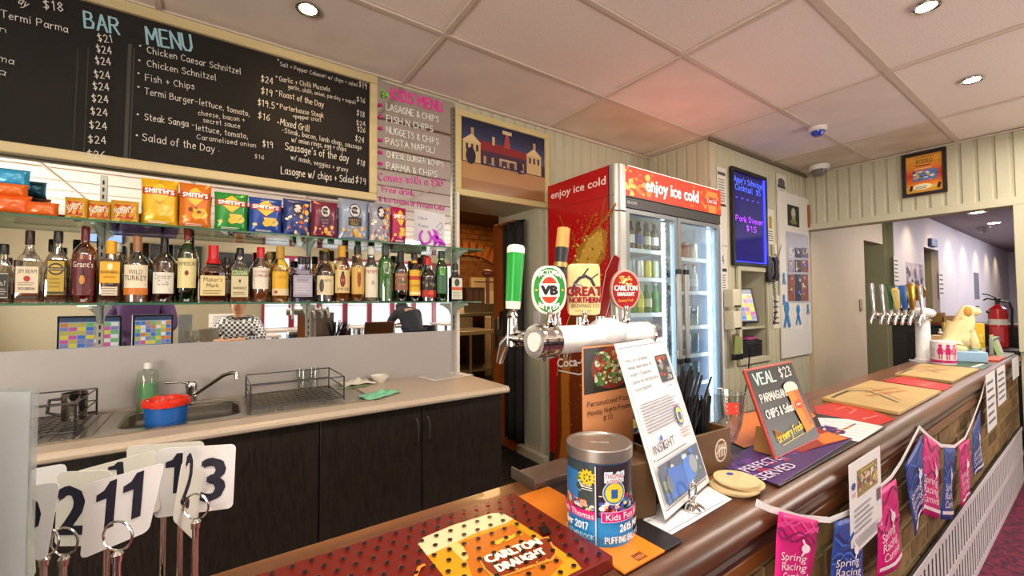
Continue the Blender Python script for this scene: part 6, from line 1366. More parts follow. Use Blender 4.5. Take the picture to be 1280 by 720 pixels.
# printed runner, veal board
flat('black_runner', 'black rubber bar runner along the counter front edge under the colourful mat', 'bar mat', rect=(1.12, .478, 1.95, .72), t=.003, bg='2a2626')
def served(P_, s):
    P_.poly(s.q((915, 520), (1000, 505), (1020, 520), (985, 545), (930, 560), (900, 545)), 'd0762c'); P_.blobs(*s.uv(905, 585), *s.uv(1062, 538), 90, ['4a2a6a', '5a3078', '3a2460', '8a2a4a'], .01, .03, 4)
    P_.blobs(*s.uv(1005, 560), *s.uv(1070, 530), 40, ['d8642c', '9c2430', 'e89a3c', '5a1a30'], .006, .02, 6); P_.up()
    P_.poly(s.q((1000, 566), (1062, 549), (1030, 538), (990, 530), (978, 548)), '8a2c22'); P_.poly(s.q((1030, 556), (1060, 549), (1035, 541), (1015, 546)), 'd8742c'); P_.up()
    P_.text('PERFECTLY', s.uv(936, 592), s.uv(984, 573), .03, 'd8c8e0'); P_.text('SERVED', s.uv(955, 602), s.uv(998, 584), .03, 'd8c8e0')
flat('printed_mat', 'purple and orange printed bar mat under the veal board', 'bar mat', corners=((903, 580), (973, 606), (1066, 548), (985, 528)), t=.003, z0=.0035, bg='43285f', draw=served)
SV = lean((970, 575), (1026, 548), (931, 462), ZB+.007)
vb = SV.thing('veal_blackboard', 'small red-rimmed blackboard advertising a veal meal with a beer glass drawing', 'chalkboard'); w, h = SV.w, SV.h_
MB().box((0, 0, -.008), (w, h, 0)).build('rim', mat('red_rim', 'b03a34', .4), vb, .003); MB().box((.006, .006, -.004), (w-.006, h-.006, .0008)).build('board', mat('menu_black', '1a1b1c', .4), vb, smooth=False)
P_ = Print(lambda u, v, hh: (u, v, .001+hh)); 
for d in (0, .0015, .003): P_.text('VEAL', (w*.09+d, h*.80), (w*.50+d, h*.80), h*.13, 'c8e0dc', True, .13)
P_.text('$23', (w*.62, h*.82), (w*.88, h*.82), h*.12, 'e8e4e0', True, .13); 
for tx, v, e in (('PARMAGIANA', .60, .66), ('CHIPS & Salad', .42, .64)):
    for d in (0, .0012): P_.text(tx, (w*.08+d, h*v), (w*e+d, h*(v)), h*.09, 'e8e4e0', True, .13, .2)
for d in (0, .001): P_.text('Brewery Fresh', (w*.14+d, h*.15), (w*.68+d, h*.19), h*.085, 'e8d43c', True, .12)
P_.line([(w*.18, h*.11), (w*.66, h*.14)], .0016, 'e8d43c')
P_.poly([(w*.60, h*.68), (w*.86, h*.68), (w*.93, h*.16), (w*.72, h*.13)], 'd8822c'); P_.poly([(w*.75, h*.68), (w*.86, h*.68), (w*.92, h*.2), (w*.84, h*.2)], 'b8621c'); P_.ell(w*.72, h*.70, w*.14, h*.055, 'e8dcc0', 16); P_.rect(w*.58, h*.64, w*.87, h*.70, 'e8dcc0'); P_.ell(w*.77, h*.47, w*.09, h*.055, 'c84a2c', 16); P_.greek(w*.71, h*.45, w*.83, h*.49, 1, 'f0e0c8')
P_.build('chalk_drawing', vb, .6)
MB().box((.002, .002, -.011), (w-.002, h-.002, -.008)).build('back_panel', mat('brown_fibreboard', '6d4f34', .7), vb, smooth=False)
bkv = thing('timber_block_stand', 'orange timber block propping up the veal blackboard', 'stand', SV.O+SV.U*.08-SV.N*.045+Vector((0, 0, .0))); bkv.location.z = ZB+.0068; bkv.rotation_euler.z = math.atan2(SV.U.y, SV.U.x)
MB().prism([(-.055, 0), (.03, 0), (.02, .05), (-.035, .07)], -.03, .03, Matrix(((1, 0, 0, 0), (0, 0, 1, 0), (0, 1, 0, 0), (0, 0, 0, 1)))).build('block', mat('block_timber', '9c6a34', .5, noise=(6, .2)), bkv, .002)
# red mat with typed sheet, then the menus
flat('red_mat', 'glossy red printed mat right of the veal blackboard, typed sheet on its front', 'bar mat', corners=((1018, 508), (1060, 500), (1118, 524), (1096, 532), (1020, 520)), t=.002, z0=.0005, bg='c01c1e', rough=.25, draw=lambda P_, s: (P_.line(s.q((1045, 512), (1058, 508), (1070, 512), (1062, 517)), .006, 'e87a6a'), P_.text('Menu', s.uv(1082, 524), s.uv(1098, 520), .012, 'f0c8b8')))
flat('typed_sheet', 'white typed sheet lying on the red mat', 'paper', corners=((1022, 522), (1032, 544), (1074, 552), (1104, 533), (1060, 524)), t=.0008, z0=.003, bg='dcdade', draw=lambda P_, s: [P_.line(s.q((1028+k*1.5, 526+k*3.6), (1096-k*4.5, 533.5+k*3.2)), .0022, '5a5a60') for k in range(5)])
def menu_draw(seed, c0, c1, c2, c3):
    def d(P_, s):
        sc = c0
        P_.blobs(*s.uv(*c1), *s.uv(*c2), 16, ['8a7a4a', '6a5a34'], .008, .02, seed); P_.text('MENU', s.uv(*c0), s.uv(*c3), .05, 'b86a4a', True, .14)
        P_.line([s.uv(c1[0]-22, c1[1]-2), s.uv(c1[0], c1[1]-7), s.uv(c1[0]+22, c1[1]-2)], .008, '3a3424')
    return d
def menu(corners, label, seed, txt0, txt1, sw, z0=.0005, t=.014):
    th = flat('menu_folder', label, 'menu', corners=corners, t=t, z0=z0, m=mat('kraft_menu_cover', 'b89c66', .5, noise=(6, .15)), draw=None, part='cover', bev=.002)
    c = th.location; P_ = Print(lambda u, v, h: (u-c.x, v-c.y, t+h)); s = Sheet((0, 0, ZB+z0+t), (1, 0, 0), (0, 1, 0))
    P_.line([s.uv(*p) for p in sw], .012, '3a3a28'); P_.line([s.uv(p[0]+4, p[1]-3) for p in sw], .006, '5a5a3c'); P_.up(); P_.text('BAR & BISTRO', s.uv(*txt0), s.uv(*txt1), .028, 'b8623c'); P_.text('MENU', s.uv(txt0[0]-4, txt0[1]-5), s.uv(txt1[0]-10, txt1[1]-4), .024, 'b8623c'); P_.build('print', th, .4)
    return th
menu(((1027, 497), (1088, 475), (1176, 488), (1124, 515)), 'kraft coloured menu folder on the counter, nearer of the two', 1, (1088, 496), (1135, 489), ((1040, 497), (1060, 489), (1082, 488), (1100, 494), (1122, 503)))
flat('red_card', 'flat red card between the two kraft menu folders', 'card', corners=((1104, 476), (1130, 470), (1191, 482), (1180, 488)), t=.003, bg='c01c24', rough=.3, draw=lambda P_, s: P_.text('WELCOME', s.uv(1150, 482), s.uv(1172, 479), .012, 'f0b8a8'))
menu(((1118, 467), (1152, 454), (1224, 461), (1190, 476)), 'kraft coloured menu folder on the counter, farther one by the beer font', 2, (1150, 465), (1190, 462), ((1124, 467), (1140, 461), (1156, 461), (1172, 466)), t=.014)
flat('green_card', 'dark green card with a white stripe beside the sanitiser tin', 'card', corners=((1178, 456), (1200, 452), (1240, 456), (1228, 462)), t=.003, bg='2c4a3a', draw=lambda P_, s: P_.line(s.q((1216, 459), (1228, 455)), .02, 'd8d8d0'))
# far end of the counter
tc2 = at(1187, 456, 'z', ZB); 
t = thing('charity_tin', 'white tin printed with pink paper-doll figures at the far counter end', 'tin', (tc2.x, tc2.y+.03, ZB+.004)); r_ = .066; a2 = math.atan2(-tc2.y, -tc2.x)
MB().lathe([(r_, 0), (r_, .155), (r_-.004, .16), (0, .16)], 32).build('can', mat('tin_white', 'dcd6d8', .3), t)
Q = Print(lambda u, v, h: ((r_+.0006+h)*math.cos(a2+u/r_), (r_+.0006+h)*math.sin(a2+u/r_), v), .0004); Q.rect(-.13, .012, .13, .03, 'c0206a', 20)
for k in range(3):
    u = -.012+k*.037; Q.ell(u, .128, .010, .011, 'c0206a', 12); Q.poly([(u-.008, .117), (u+.008, .117), (u+.016, .07), (u-.016, .07)], 'c0206a'); Q.line([(u-.006, .07), (u-.006, .038)], .006, 'c0206a'); Q.line([(u+.006, .07), (u+.006, .038)], .006, 'c0206a'); Q.line([(u-.018, .088), (u-.007, .113)], .005, 'c0206a'); Q.line([(u+.018, .088), (u+.007, .113)], .005, 'c0206a')
Q.greek(-.07, .05, -.035, .11, 4, 'a8a0a4'); Q.build('print', t, .3)
# dog shaped collecting box
px_, py_ = at(1213, 446, 'z', ZB).xy
dg = thing('dog_money_box', 'cream plastic labrador collecting box sitting on a blue base', 'collecting box', (4.50, .66, ZB+.001))
MB().box((-.10, -.11, 0), (.10, .11, .075)).build('base', mat('pale_blue_base', '8fb8d8', .4), dg, .006)
me = bpy.data.meshes.new('dog'); vs = [(0, .05, .10), (0, .04, .20), (0, .0, .29), (0, -.03, .345), (0, -.045, .375), (0, -.115, .355), (.035, -.055, .16), (.035, -.07, .085), (-.035, -.055, .16), (-.035, -.07, .085), (.05, .06, .10), (.055, -.02, .085), (-.05, .06, .10), (-.055, -.02, .085)]
es = [(0, 1), (1, 2), (2, 3), (3, 4), (4, 5), (2, 6), (6, 7), (2, 8), (8, 9), (0, 10), (10, 11), (0, 12), (12, 13)]
me.from_pydata(vs, es, []); yel = mat('dog_cream', 'ead9a4', .45, noise=(9, .25, .3, .42), col2='d8aa54'); me.materials.append(yel); body = link(bpy.data.objects.new('body', me)); body.parent = dg
sk_ = body.modifiers.new('skin', 'SKIN'); rs = [.075, .075, .055, .052, .055, .026, .028, .026, .028, .026, .045, .024, .045, .024]
for i, v in enumerate(me.skin_vertices[0].data): v.radius = (rs[i], rs[i]); v.use_root = (i == 1)
body.modifiers.new('sub', 'SUBSURF').levels = 2; body.modifiers['sub'].render_levels = 2; sk_.use_smooth_shade = True
for sx in (-1, 1): MB().sphere((sx*.05, -.03, .36), .03, (.35, .75, 1.3)).build('ear', mat('dog_tan', 'c8943c', .5), dg); MB().sphere((sx*.02, -.088, .395), .006).build('eye', black, dg)
MB().sphere((0, -.142, .358), .012).build('nose', black, dg)
dg.rotation_euler.z = rad(20)
flat('orange_menu', 'red and orange printed folder past the dog collecting box', 'menu', rect=(4.60, .49, 4.93, .575), t=.012, bg='c8421c', draw=lambda P_, s: P_.blobs(4.62, .50, 4.92, .565, 12, ['e88a2c', 'a82a1c'], .01, .05, 3))
cbox('card_carton', (4.78, .80, ZB+.001), (.12, .14, .16), 'c8a878', 'tan open carton behind the dog collecting box')
cbox('green_box', (4.86, .64, ZB+.001), (.07, .06, .09), '6fae3c', 'lime green small box right of the dog collecting box')
t = packet(((1225, 420), (1252, 420), (1251, 399), (1225, 400)), 'yellow crisp packet standing at the far counter end under the extinguisher', smiths('e8b61c', 'c9941c', 'f4d468'), 'ddb01e', y=.60, name='crisp_packet') if False else None
yb = thing('crisp_box', 'yellow printed crisp box standing before the fire extinguisher', 'box', (5.16, .745, ZB+.001), rad(-68)); MB().box((-.12, -.03, 0), (.12, .03, .25)).build('carton', mat('yellow_card', 'ddb41e', .4), yb, .003)
Q = Print(lambda u, v, h: (u, -.0305-h, v)); Q.rect(-.12, 0, .12, .05, 'e8e4dc'); Q.ell(0, .21, .05, .03, 'e8e4dc', 16); Q.ell(-.05, .12, .05, .04, '8a5a2c', 16); Q.blobs(-.02, .06, .11, .16, 12, ['f2d468', 'e8c43c'], .02, .045, 4); Q.rect(-.09, .10, -.01, .135, 'c83c2c'); Q.build('print', yb)
lt = thing('leaflet_tray', 'grey leaflet tray with green brochures at the very end of the counter', 'leaflet rack', (5.10, .53, ZB+.001)); MB().box((-.12, -.045, 0), (.25, .05, .01)).box((-.12, .03, .01), (.25, .05, .14)).build('tray', mat('smoky_plastic', '8f958f', .3), lt, .004); MB().box((-.08, .0, .012), (.02, .012, .17), 0, Matrix.Rotation(rad(-14), 4, 'X')).build('brochure', mat('green_brochure', '9ab87a', .5), lt); MB().box((.05, .0, .012), (.16, .012, .15), 0, Matrix.Rotation(rad(-14), 4, 'X')).build('brochure', mat('pale_brochure', 'c8d0c4', .5), lt)
sp_ = thing('pump_bottle', 'small clear pump bottle behind the far beer font', 'bottle', (4.98, .85, ZB+.001)); MB().lathe([(.03, 0), (.032, .12), (.012, .15), (.010, .17)], 16).build('body', clear, sp_); MB().lathe([(.014, .165), (.014, .18), (0, .18)], 12).tube([(0, 0, .18), (0, 0, .20), (-.03, 0, .20)], .005, 6).build('pump', mat('white_plastic'), sp_)
cbox('white_caddy', (4.40, .835, ZB+.001), (.10, .06, .13), 'b8b8b4', 'grey white straw caddy left of the dog collecting box', 'caddy')
# ================================================================== BEER FONTS
frost = mat('frosted_ice', 'dfe2e4', .45, noise=(30, .12), bump=(60, .5, .003), coat=.2)
def T3(p): return Matrix.Translation(p)
FD = Vector((-.50, -.86, 0)).normalized(); FU = Vector((.86, -.50, 0)).normalized()
def badge(par, x, y, z, w, h, col_rim, name, draw, oval=2.2, t=.012, stem=.05, faceU=None):
    U = faceU or FU; N = U.cross(Vector((0, 0, 1)))
    pl = [(w/2*math.copysign(abs(math.cos(a))**(2/oval), math.cos(a)), h/2*math.copysign(abs(math.sin(a))**(2/oval), math.sin(a))) for a in [2*math.pi*i/36 for i in range(36)]]
    M = Matrix((U, Vector((0, 0, 1)), N)).transposed().to_4x4(); M.translation = Vector((x, y, z+stem+h/2))
    b = MB().prism(pl, -t, 0, M).build(name, mat('badge_'+col_rim, col_rim, .35), par, .002)
    P_ = Print(lambda u, v, hh: tuple(M @ Vector((u, v, hh)))); draw(P_, w, h); P_.build('badge_print', b, .3)
    MB().lathe([(.008, 0), (.010, .006), (.006, .012), (.006, stem+.01)], 14, (x, y, z)).build('stem', chrome, par)
    return b
def ovalp(P_, w, h, c, k): P_.poly([(w/2*k*math.cos(a), h/2*(k+(1-k)*.2)*math.sin(a)) for a in [2*math.pi*i/30 for i in range(30)]], c)
def vb_d(P_, w, h):
    ovalp(P_, w, h, '2c8a34', .90); ovalp(P_, w, h, 'e8e4dc', .58); 
    P_.poly([(w*.25*math.cos(a), h*.27*math.sin(a)) for a in [2*math.pi*i/24 for i in range(24)]], 'c8402c'); P_.rect(-w*.29, -h*.135, w*.29, h*.135, 'e8e4dc')
    P_.text('VB', (-w*.22, -h*.09), (w*.22, -h*.09), h*.18, '22242c', bold=.12)
    P_.text('VICTORIA', (-w*.33, h*.24), (w*.33, h*.24), h*.095, 'f0ece4', arc=.9, bold=.07); P_.text('BITTER', (-w*.30, -h*.33), (w*.30, -h*.33), h*.095, 'f0ece4', arc=-.8, bold=.07)
    for s in (-1, 1): P_.rect(s*w*.37-w*.03, -h*.02, s*w*.37+w*.03, h*.02, 'c8b84a')
def gn_d(P_, w, h):
    P_.rect(-w*.46, -h*.47, w*.46, h*.47, 'd8c890')
    P_.line([(-w*.36, -h*.02), (-w*.28, h*.12), (-w*.14, h*.22), (w*.04, h*.26), (w*.20, h*.20), (w*.30, h*.08)], w*.09, '3c3a44'); P_.line([(-w*.05, h*.26), (w*.12, h*.40)], w*.05, '3c3a44'); P_.line([(w*.20, h*.2), (w*.42, h*.30)], w*.04, '3c3a44'); P_.line([(-w*.28, h*.10), (-w*.10, h*.08), (w*.02, h*.02)], w*.05, '8a8a90'); P_.up()
    P_.text('GREAT', (-w*.54, -h*.12), (w*.54, -h*.12), h*.17, '8c1f2c', bold=.09); P_.text('NORTHERN', (-w*.46, -h*.255), (w*.48, -h*.255), h*.11, '8c1f2c', bold=.08); P_.text('BREWING CO', (-w*.40, -h*.35), (w*.44, -h*.35), h*.07, '5a1a20'); P_.greek(-w*.3, -h*.44, w*.3, -h*.38, 1, 'b89a4a')
def cd_d(P_, w, h):
    ovalp(P_, w, h, 'd8b0a0', .93); ovalp(P_, w, h, '9c1c24', .88); P_.blobs(-w*.22, h*.12, w*.22, h*.34, 24, ['e0b84a', 'c8943c', 'f0d88c'], w*.03, w*.08, 3)
    P_.text('CARLTON', (-w*.38, -h*.02), (w*.38, -h*.02), h*.13, 'f0ece4', bold=.07); P_.text('DRAUGHT', (-w*.28, -h*.15), (w*.28, -h*.15), h*.09, 'f0ece4', bold=.07); P_.text('Brewery Fresh', (-w*.24, -h*.30), (w*.24, -h*.28), h*.06, 'e0a84a', True, .14)
def faucet(par, x, y, z, d=(0, 1), L=.05):
    D = Vector((d[0], d[1], 0)).normalized(); P0 = Vector((x, y, z))
    f = MB().tube([P0, P0+D*L*.4, P0+D*L], [.020, .014, .014], 14).tube([P0+D*L*.5, P0+D*L*.7], .018, 14).tube([P0+D*L+Vector((0, 0, -.02)), P0+D*L+Vector((0, 0, .045))], [.015, .012], 14)
    f.tube([P0+D*L+Vector((0, 0, .005)), P0+D*(L+.035)+Vector((0, 0, -.02)), P0+D*(L+.055)+Vector((0, 0, -.065))], [.013, .012, .009], 12)
    return f.build('faucet', chrome, par), P0+D*L+Vector((0, 0, .045))
f1 = thing('beer_font', 'frosted T-shaped beer font with round badges and a green handle behind the money tin', 'beer font', (.765, .70, ZB+.001))
bx_, by_ = .765, .70; ZT = 1.145-ZB
MB().lathe([(.055, 0), (.055, .006), (.036, .012), (.033, .03), (.033, ZT)], 24).build('column', frost, f1)
MB().tube([(.595-bx_, 0, ZT), (.908-bx_, 0, ZT)], .031, 24).build('crossbar', frost, f1); MB().sphere((0, 0, ZT+.008), .046, (1.15, .95, .8), 20, 12).build('frost_dome', frost, f1)
MB().tube([(.545-bx_, 0, ZT), (.60-bx_, 0, ZT)], .034, 24).tube([(.556-bx_, 0, ZT), (.562-bx_, 0, ZT)], .038, 24).tube([(.586-bx_, 0, ZT), (.592-bx_, 0, ZT)], .038, 24).build('end_collar', chrome, f1)
MB().tube([(.541-bx_, -.004, ZT), (.546-bx_, -.004, ZT)], .020, 20).build('cap_disc', mat('white_plastic'), f1)
MB().tube([(.908-bx_, 0, ZT), (.914-bx_, 0, ZT)], .034, 24).build('end_cap', chrome, f1)
badge(f1, .585-bx_, -.005, ZT+.034, .076, .105, 'e0ddd2', 'oval_badge', vb_d, 2.5, stem=.022)
badge(f1, .688-bx_, -.006, ZT+.032, .076, .118, 'cfc08c', 'square_badge', gn_d, 9, stem=.020)
badge(f1, .83-bx_, -.006, ZT+.032, .076, .100, 'a88a7c', 'round_badge', cd_d, 2.1, stem=.030)
fa, tp_ = faucet(f1, .575-bx_, .034, ZT, (0, 1), .085)
Mh = T3(tp_) @ Matrix.Rotation(rad(4), 4, 'Y')
MB().lathe([(.010, 0), (.014, .006), (.009, .016), (.012, .022)], 16, M=Mh).build('handle_base', chrome, fa)
MB().lathe([(.0150, .022), (.0160, .04)], 20, M=Mh, sq=.3).build('handle_foot', mat('cream_white_grip', 'dfe2d4', .35), fa); MB().lathe([(.0160, .04), (.0185, .155)], 20, M=Mh, sq=.3).build('green_grip', mat('green_grip', '1f9a3a', .3), fa); MB().lathe([(.0185, .155), (.0185, .168), (.015, .174), (0, .176)], 20, M=Mh, sq=.3).build('handle_top', mat('cream_white_grip'), fa)
fa, tp_ = faucet(f1, .69-bx_, .034, ZT, (0, 1), .06); Mh = T3(tp_) @ Matrix.Rotation(rad(7), 4, 'Y')
for (z0, z1, r0, r1, c, n) in ((0, .03, .009, .010, None, 'handle_base'), (.03, .085, .012, .013, '8a6230', 'timber_foot'), (.085, .125, .013, .015, '26262a', 'black_grip'), (.125, .137, .017, .017, 'c8b070', 'brass_ring'), (.137, .175, .015, .017, '26262a', 'black_grip'), (.175, .225, .017, .016, 'c29a52', 'timber_top')):
    MB().lathe([(r0, z0), (r1, z1)], 18, M=Mh).build(n, chrome if c is None else mat('grip_'+c, c, .35, metal=.8 if n == 'brass_ring' else 0, noise=(9, .2) if 'timber' in n else None), fa)
for x in (.76, .83, .885): faucet(f1, x-bx_, .03, ZT, (0, 1), .05)
# far font
f2 = thing('beer_font', 'far beer font with fat frosted column and a row of silver and green tap handles', 'beer font', (4.215, .81, ZB+.001)); ZT2 = .33
MB().lathe([(.08, 0), (.08, .008), (.052, .012), (.042, .03), (.040, ZT2)], 24).build('column', frost, f2); MB().lathe([(.075, 0), (.075, .012), (.05, .014)], 24).build('chrome_base', chrome, f2)
MB().sphere((0, 0, ZT2+.02), .062, (1.0, 1.2, .66), 20, 12).build('frost_dome', frost, f2); MB().tube([(0, 0, ZT2), (0, .26, ZT2)], .030, 16).tube([(0, -.0, ZT2), (0, -.05, ZT2)], .035, 16).build('crossbar', chrome, f2)
for k, (dy, c, L, n) in enumerate(((.24, 'c8ccd0', .20, 'silver_handle'), (.18, 'c8ccd0', .19, 'silver_handle'), (.10, 'c8b870', .16, 'pale_badge_handle'), (.06, '2a5a9c', .18, 'blue_badge_handle'), (.02, 'b8924a', .19, 'brass_badge_handle'), (-.03, 'b0b4b8', .17, 'silver_handle'))):
    fa, tp_ = faucet(f2, -.03, dy, ZT2, (-1, .2), .06)
    Mh = T3(tp_) @ Matrix.Rotation(rad(-3), 4, 'X'); wdt = .013 if 'silver' in n else .022
    MB().lathe([(.009, 0), (wdt*.7, .02), (wdt, L*.5), (wdt*1.2, L*.92), (wdt*.8, L), (0, L)], 16, M=Mh, sq=.0 if 'silver' in n else .6).build(n, mat('fh_'+c, c, .2, metal=.9 if 'silver' in n or 'brass' in n else 0), fa)
fa, tp_ = faucet(f2, -.03, .14, ZT2, (-1, .2), .06)
MB().tube([tp_, tp_+Vector((0, 0, .08)), tp_+Vector((0, .02, .19)), tp_+Vector((0, -.05, .17)), tp_+Vector((0, -.03, .08)), tp_+Vector((0, 0, .05))], [.010, .013, .007, .007, .007, .010], 10).build('green_loop_handle', mat('dark_green_grip', '1d5a3a', .3), fa)
MB().lathe([(.06, 0), (.06, .012)], 24, M=T3((-.02, .03, ZT2+.17)) @ Matrix.Rotation(rad(90), 4, 'Y')).build('brass_medallion', mat('brass', 'b88a4a', .2, metal=.9), f2)
# ================================================================== TABLE NUMBER CARDS in their ring stands
cardm = mat('white_number_card', 'dedfe0', .4); cardg = mat('greenish_number_card', 'dadcd2', .4); ink = '1a1c2e'
def ncard(bl, br, tl, tr, d, label, num=None, dd=0, m=cardm, off=0):
    A = pt(*bl, d); B = pt(*br, d+dd); T = pt(*tl, d+off); U = (B-A).normalized(); s = Sheet(A, U, T-A)
    t = s.thing('number_card', label, 'number card', 'table number cards')
    q = s.q(bl, br, tr, tl); r = .006; pl = []
    for i, p in enumerate(q):
        a = Vector(q[i-1])-Vector(p); b = Vector(q[(i+1) % 4])-Vector(p); a.normalize(); b.normalize()
        P = Vector(p); pl += [tuple(P+a*r), tuple(P+(a+b)*r*.32), tuple(P+b*r)]
    MB().prism(pl, -.0009, 0).build('card', m, t, smooth=False)
    if num:
        k_ = (q[3][0]-q[0][0])/(q[3][1]-q[0][1]); P_ = Print(lambda u, v, h_: (u+k_*v, v, h_)); W2 = lambda p: (p[0]-k_*p[1], p[1])
        for tx, p0, p1, hpx in num:
            h = (Vector(s.uv(p0[0], p0[1]-hpx))-Vector(s.uv(*p0))).length; a, b = W2(s.uv(*p0)), W2(s.uv(*p1))
            if tx == '1':
                w_ = math.hypot(b[0]-a[0], b[1]-a[1]); P_.poly([(a[0]+w_*.5, a[1]), (a[0]+w_, a[1]), (a[0]+w_, a[1]+h), (a[0]+w_*.62, a[1]+h), (a[0]+w_*.5, a[1]+h*.8)], ink); P_.poly([(a[0]+w_*.62, a[1]+h), (a[0]+w_*.52, a[1]+h*.66), (a[0]-w_*.05, a[1]+h*.66), (a[0]-w_*.05, a[1]+h*.80), (a[0]+w_*.35, a[1]+h*.85)], ink)
            else: P_.text(tx, a, b, h, ink, bold=.045)
        P_.build('number', t, .4)
    return t
ncard((160, 641), (255, 640), (158, 558), (255, 551), .63, 'blank-looking number card behind the one reading 13', None, .03, cardg)
ncard((192, 648), (291, 635), (197, 561), (295, 555), .60, 'white number card reading 13 in black, rightmost and highest', [('1', (206, 618), (226, 616), 50), ('3', (250, 626), (278, 623), 52)], .03)
ncard((216, 650), (243, 676), (228, 577), (257, 589), .57, 'number card turned nearly edge-on in front of the one reading 13', [('2', (226, 628), (235, 634), 36)], .05, cardg)
ncard((97, 650), (200, 640), (92, 590), (195, 562), .57, 'number card half hidden behind the one reading 11', [('1', (138, 606), (156, 603), 28)], .03, cardg)
ncard((100, 700), (186, 664), (108, 605), (206, 578), .52, 'white number card reading 11 leaning in its ring, centre of the group', [('1', (118, 667), (141, 661), 56), ('1', (152, 654), (175, 648), 54)], .03)
ncard((68, 683), (133, 682), (72, 590), (140, 588), .55, 'pale number card showing a large 2 left of the one reading 11', [('2', (73, 667), (107, 666), 58)], .02, cardg)
ncard((38, 640), (84, 640), (37, 587), (83, 579), .57, 'number card top edge showing highest at the left behind the card with a 2', None, .02)
ncard((20, 700), (58, 700), (20, 610), (75, 602), .50, 'number card beside the clear sign holder, a zero partly hidden', [('0', (22, 662), (50, 662), 40)], .01)
ncard((18, 726), (45, 722), (18, 614), (39, 614), .47, 'greenish number card nearest the clear sign holder at the left edge', None, .01, mat('mint_number_card', 'b8c8b0', .35))
def stand(px, py, d, label, ring=True):
    p = pt(px, py, d); p0 = Vector((p.x, p.y, ZB+.001)); h = p.z-ZB-.001
    t = thing('number_stand', label, 'stand', p0, group='chrome table number stands')
    MB().tube([(0, 0, .004), (0, 0, h-.012)], .0042, 12).build('pole', chrome, t); MB().lathe([(.032, 0), (.032, .004), (.02, .008), (.006, .012), (0, .012)], 24).build('base', chrome, t)
    MB().lathe([(.0055, h-.016), (.006, h-.008), (.003, h-.004), (0, h-.003)], 12).build('collar', chrome, t)
    MB().tube([CR*(.017*math.cos(a))+Vector((0, 0, h+.013+.017*math.sin(a))) for a in [2*math.pi*i/24 for i in range(25)]], .0014, 8).build('ring', chrome, t)
stand(80, 690, .53, 'chrome ring stand holding the card with a large 2'); stand(147, 684, .50, 'chrome ring stand in front holding the card reading 11'); stand(245, 645, .585, 'chrome ring stand holding the card reading 13')
stand(135, 650, .60, 'chrome stand behind the one holding the card reading 11'); stand(205, 622, .655, 'chrome stand left of the edge-on card'); stand(226, 634, .645, 'chrome stand holding the edge-on card'); stand(56, 690, .52, 'chrome stand beside the clear sign holder')
A = pt(-60, 760, .42); ah = thing('acrylic_sign_holder', 'clear acrylic sign holder with white sheet cut by the left frame edge', 'sign holder', (0, 0, 0)); 
Bq = pt(38, 700, .45); Tq = pt(38, 488, .45); Uh = (CR*1.0+Vector((0, 0, 0))); Uh.z = 0; Uh.normalize(); Sx = Sheet((Bq.x, Bq.y, ZB+.001)-Uh*.11 if False else Vector((Bq.x, Bq.y, ZB+.001))-Uh*.11, Uh, (0, 0, 1)); mm_ = Sx.rot.to_4x4(); mm_.translation = Sx.O; ah.matrix_world = mm_
hh_ = Tq.z-ZB
MB().box((0, 0, -.003), (.11, hh_, -.001)).box((0, 0, .001), (.11, hh_, .003)).box((.1085, 0, -.003), (.1105, hh_, .003)).box((0, hh_-.001, -.003), (.11, hh_, .003)).build('acrylic', glassy('acrylic_clear', 'f2f6f6', .0, .10, 'ffffff', .2), ah, smooth=False)
MB().box((0, .005, -.0006), (.104, hh_-.004, .0006)).build('paper', mat('bluish_white_paper', 'f4f7fa', .7), ah, smooth=False); MB().box((0, 0, -.03), (.11, .003, .03)).build('foot', clear, ah, smooth=False)
# ================================================================== BUNTING on the bar front
SFp = back(0, 1.23, .440)
bn = thing('bunting_tape', 'white bunting tape pinned in swags along the brick bar front', 'bunting', (0, .440, 1.23), rot=SFp.rot)
pts = [(945, 628), (962, 636), (1000, 647), (1037, 650), (1062, 640), (1094, 615), (1114, 596), (1126, 578), (1149, 534), (1162, 547), (1176, 557), (1193, 558), (1206, 548), (1214, 530), (1226, 498), (1233, 472)]
uvp = [SFp.uv(*p) for p in pts]; mb = MB()
for i, (a, b) in enumerate(zip(uvp, uvp[1:])):
    d = (Vector(b)-Vector(a)).normalized(); n = Vector((-d.y, d.x))*.007; mb.prism([(a[0]-n.x, a[1]-n.y), (b[0]-n.x, b[1]-n.y), (b[0]+n.x, b[1]+n.y), (a[0]+n.x, a[1]+n.y)], 0, .0012)
mb.build('tape', mat('white_tape', 'e4e2e6', .6), bn, smooth=False)
MAG, BLU = 'd0157a', '20408f'
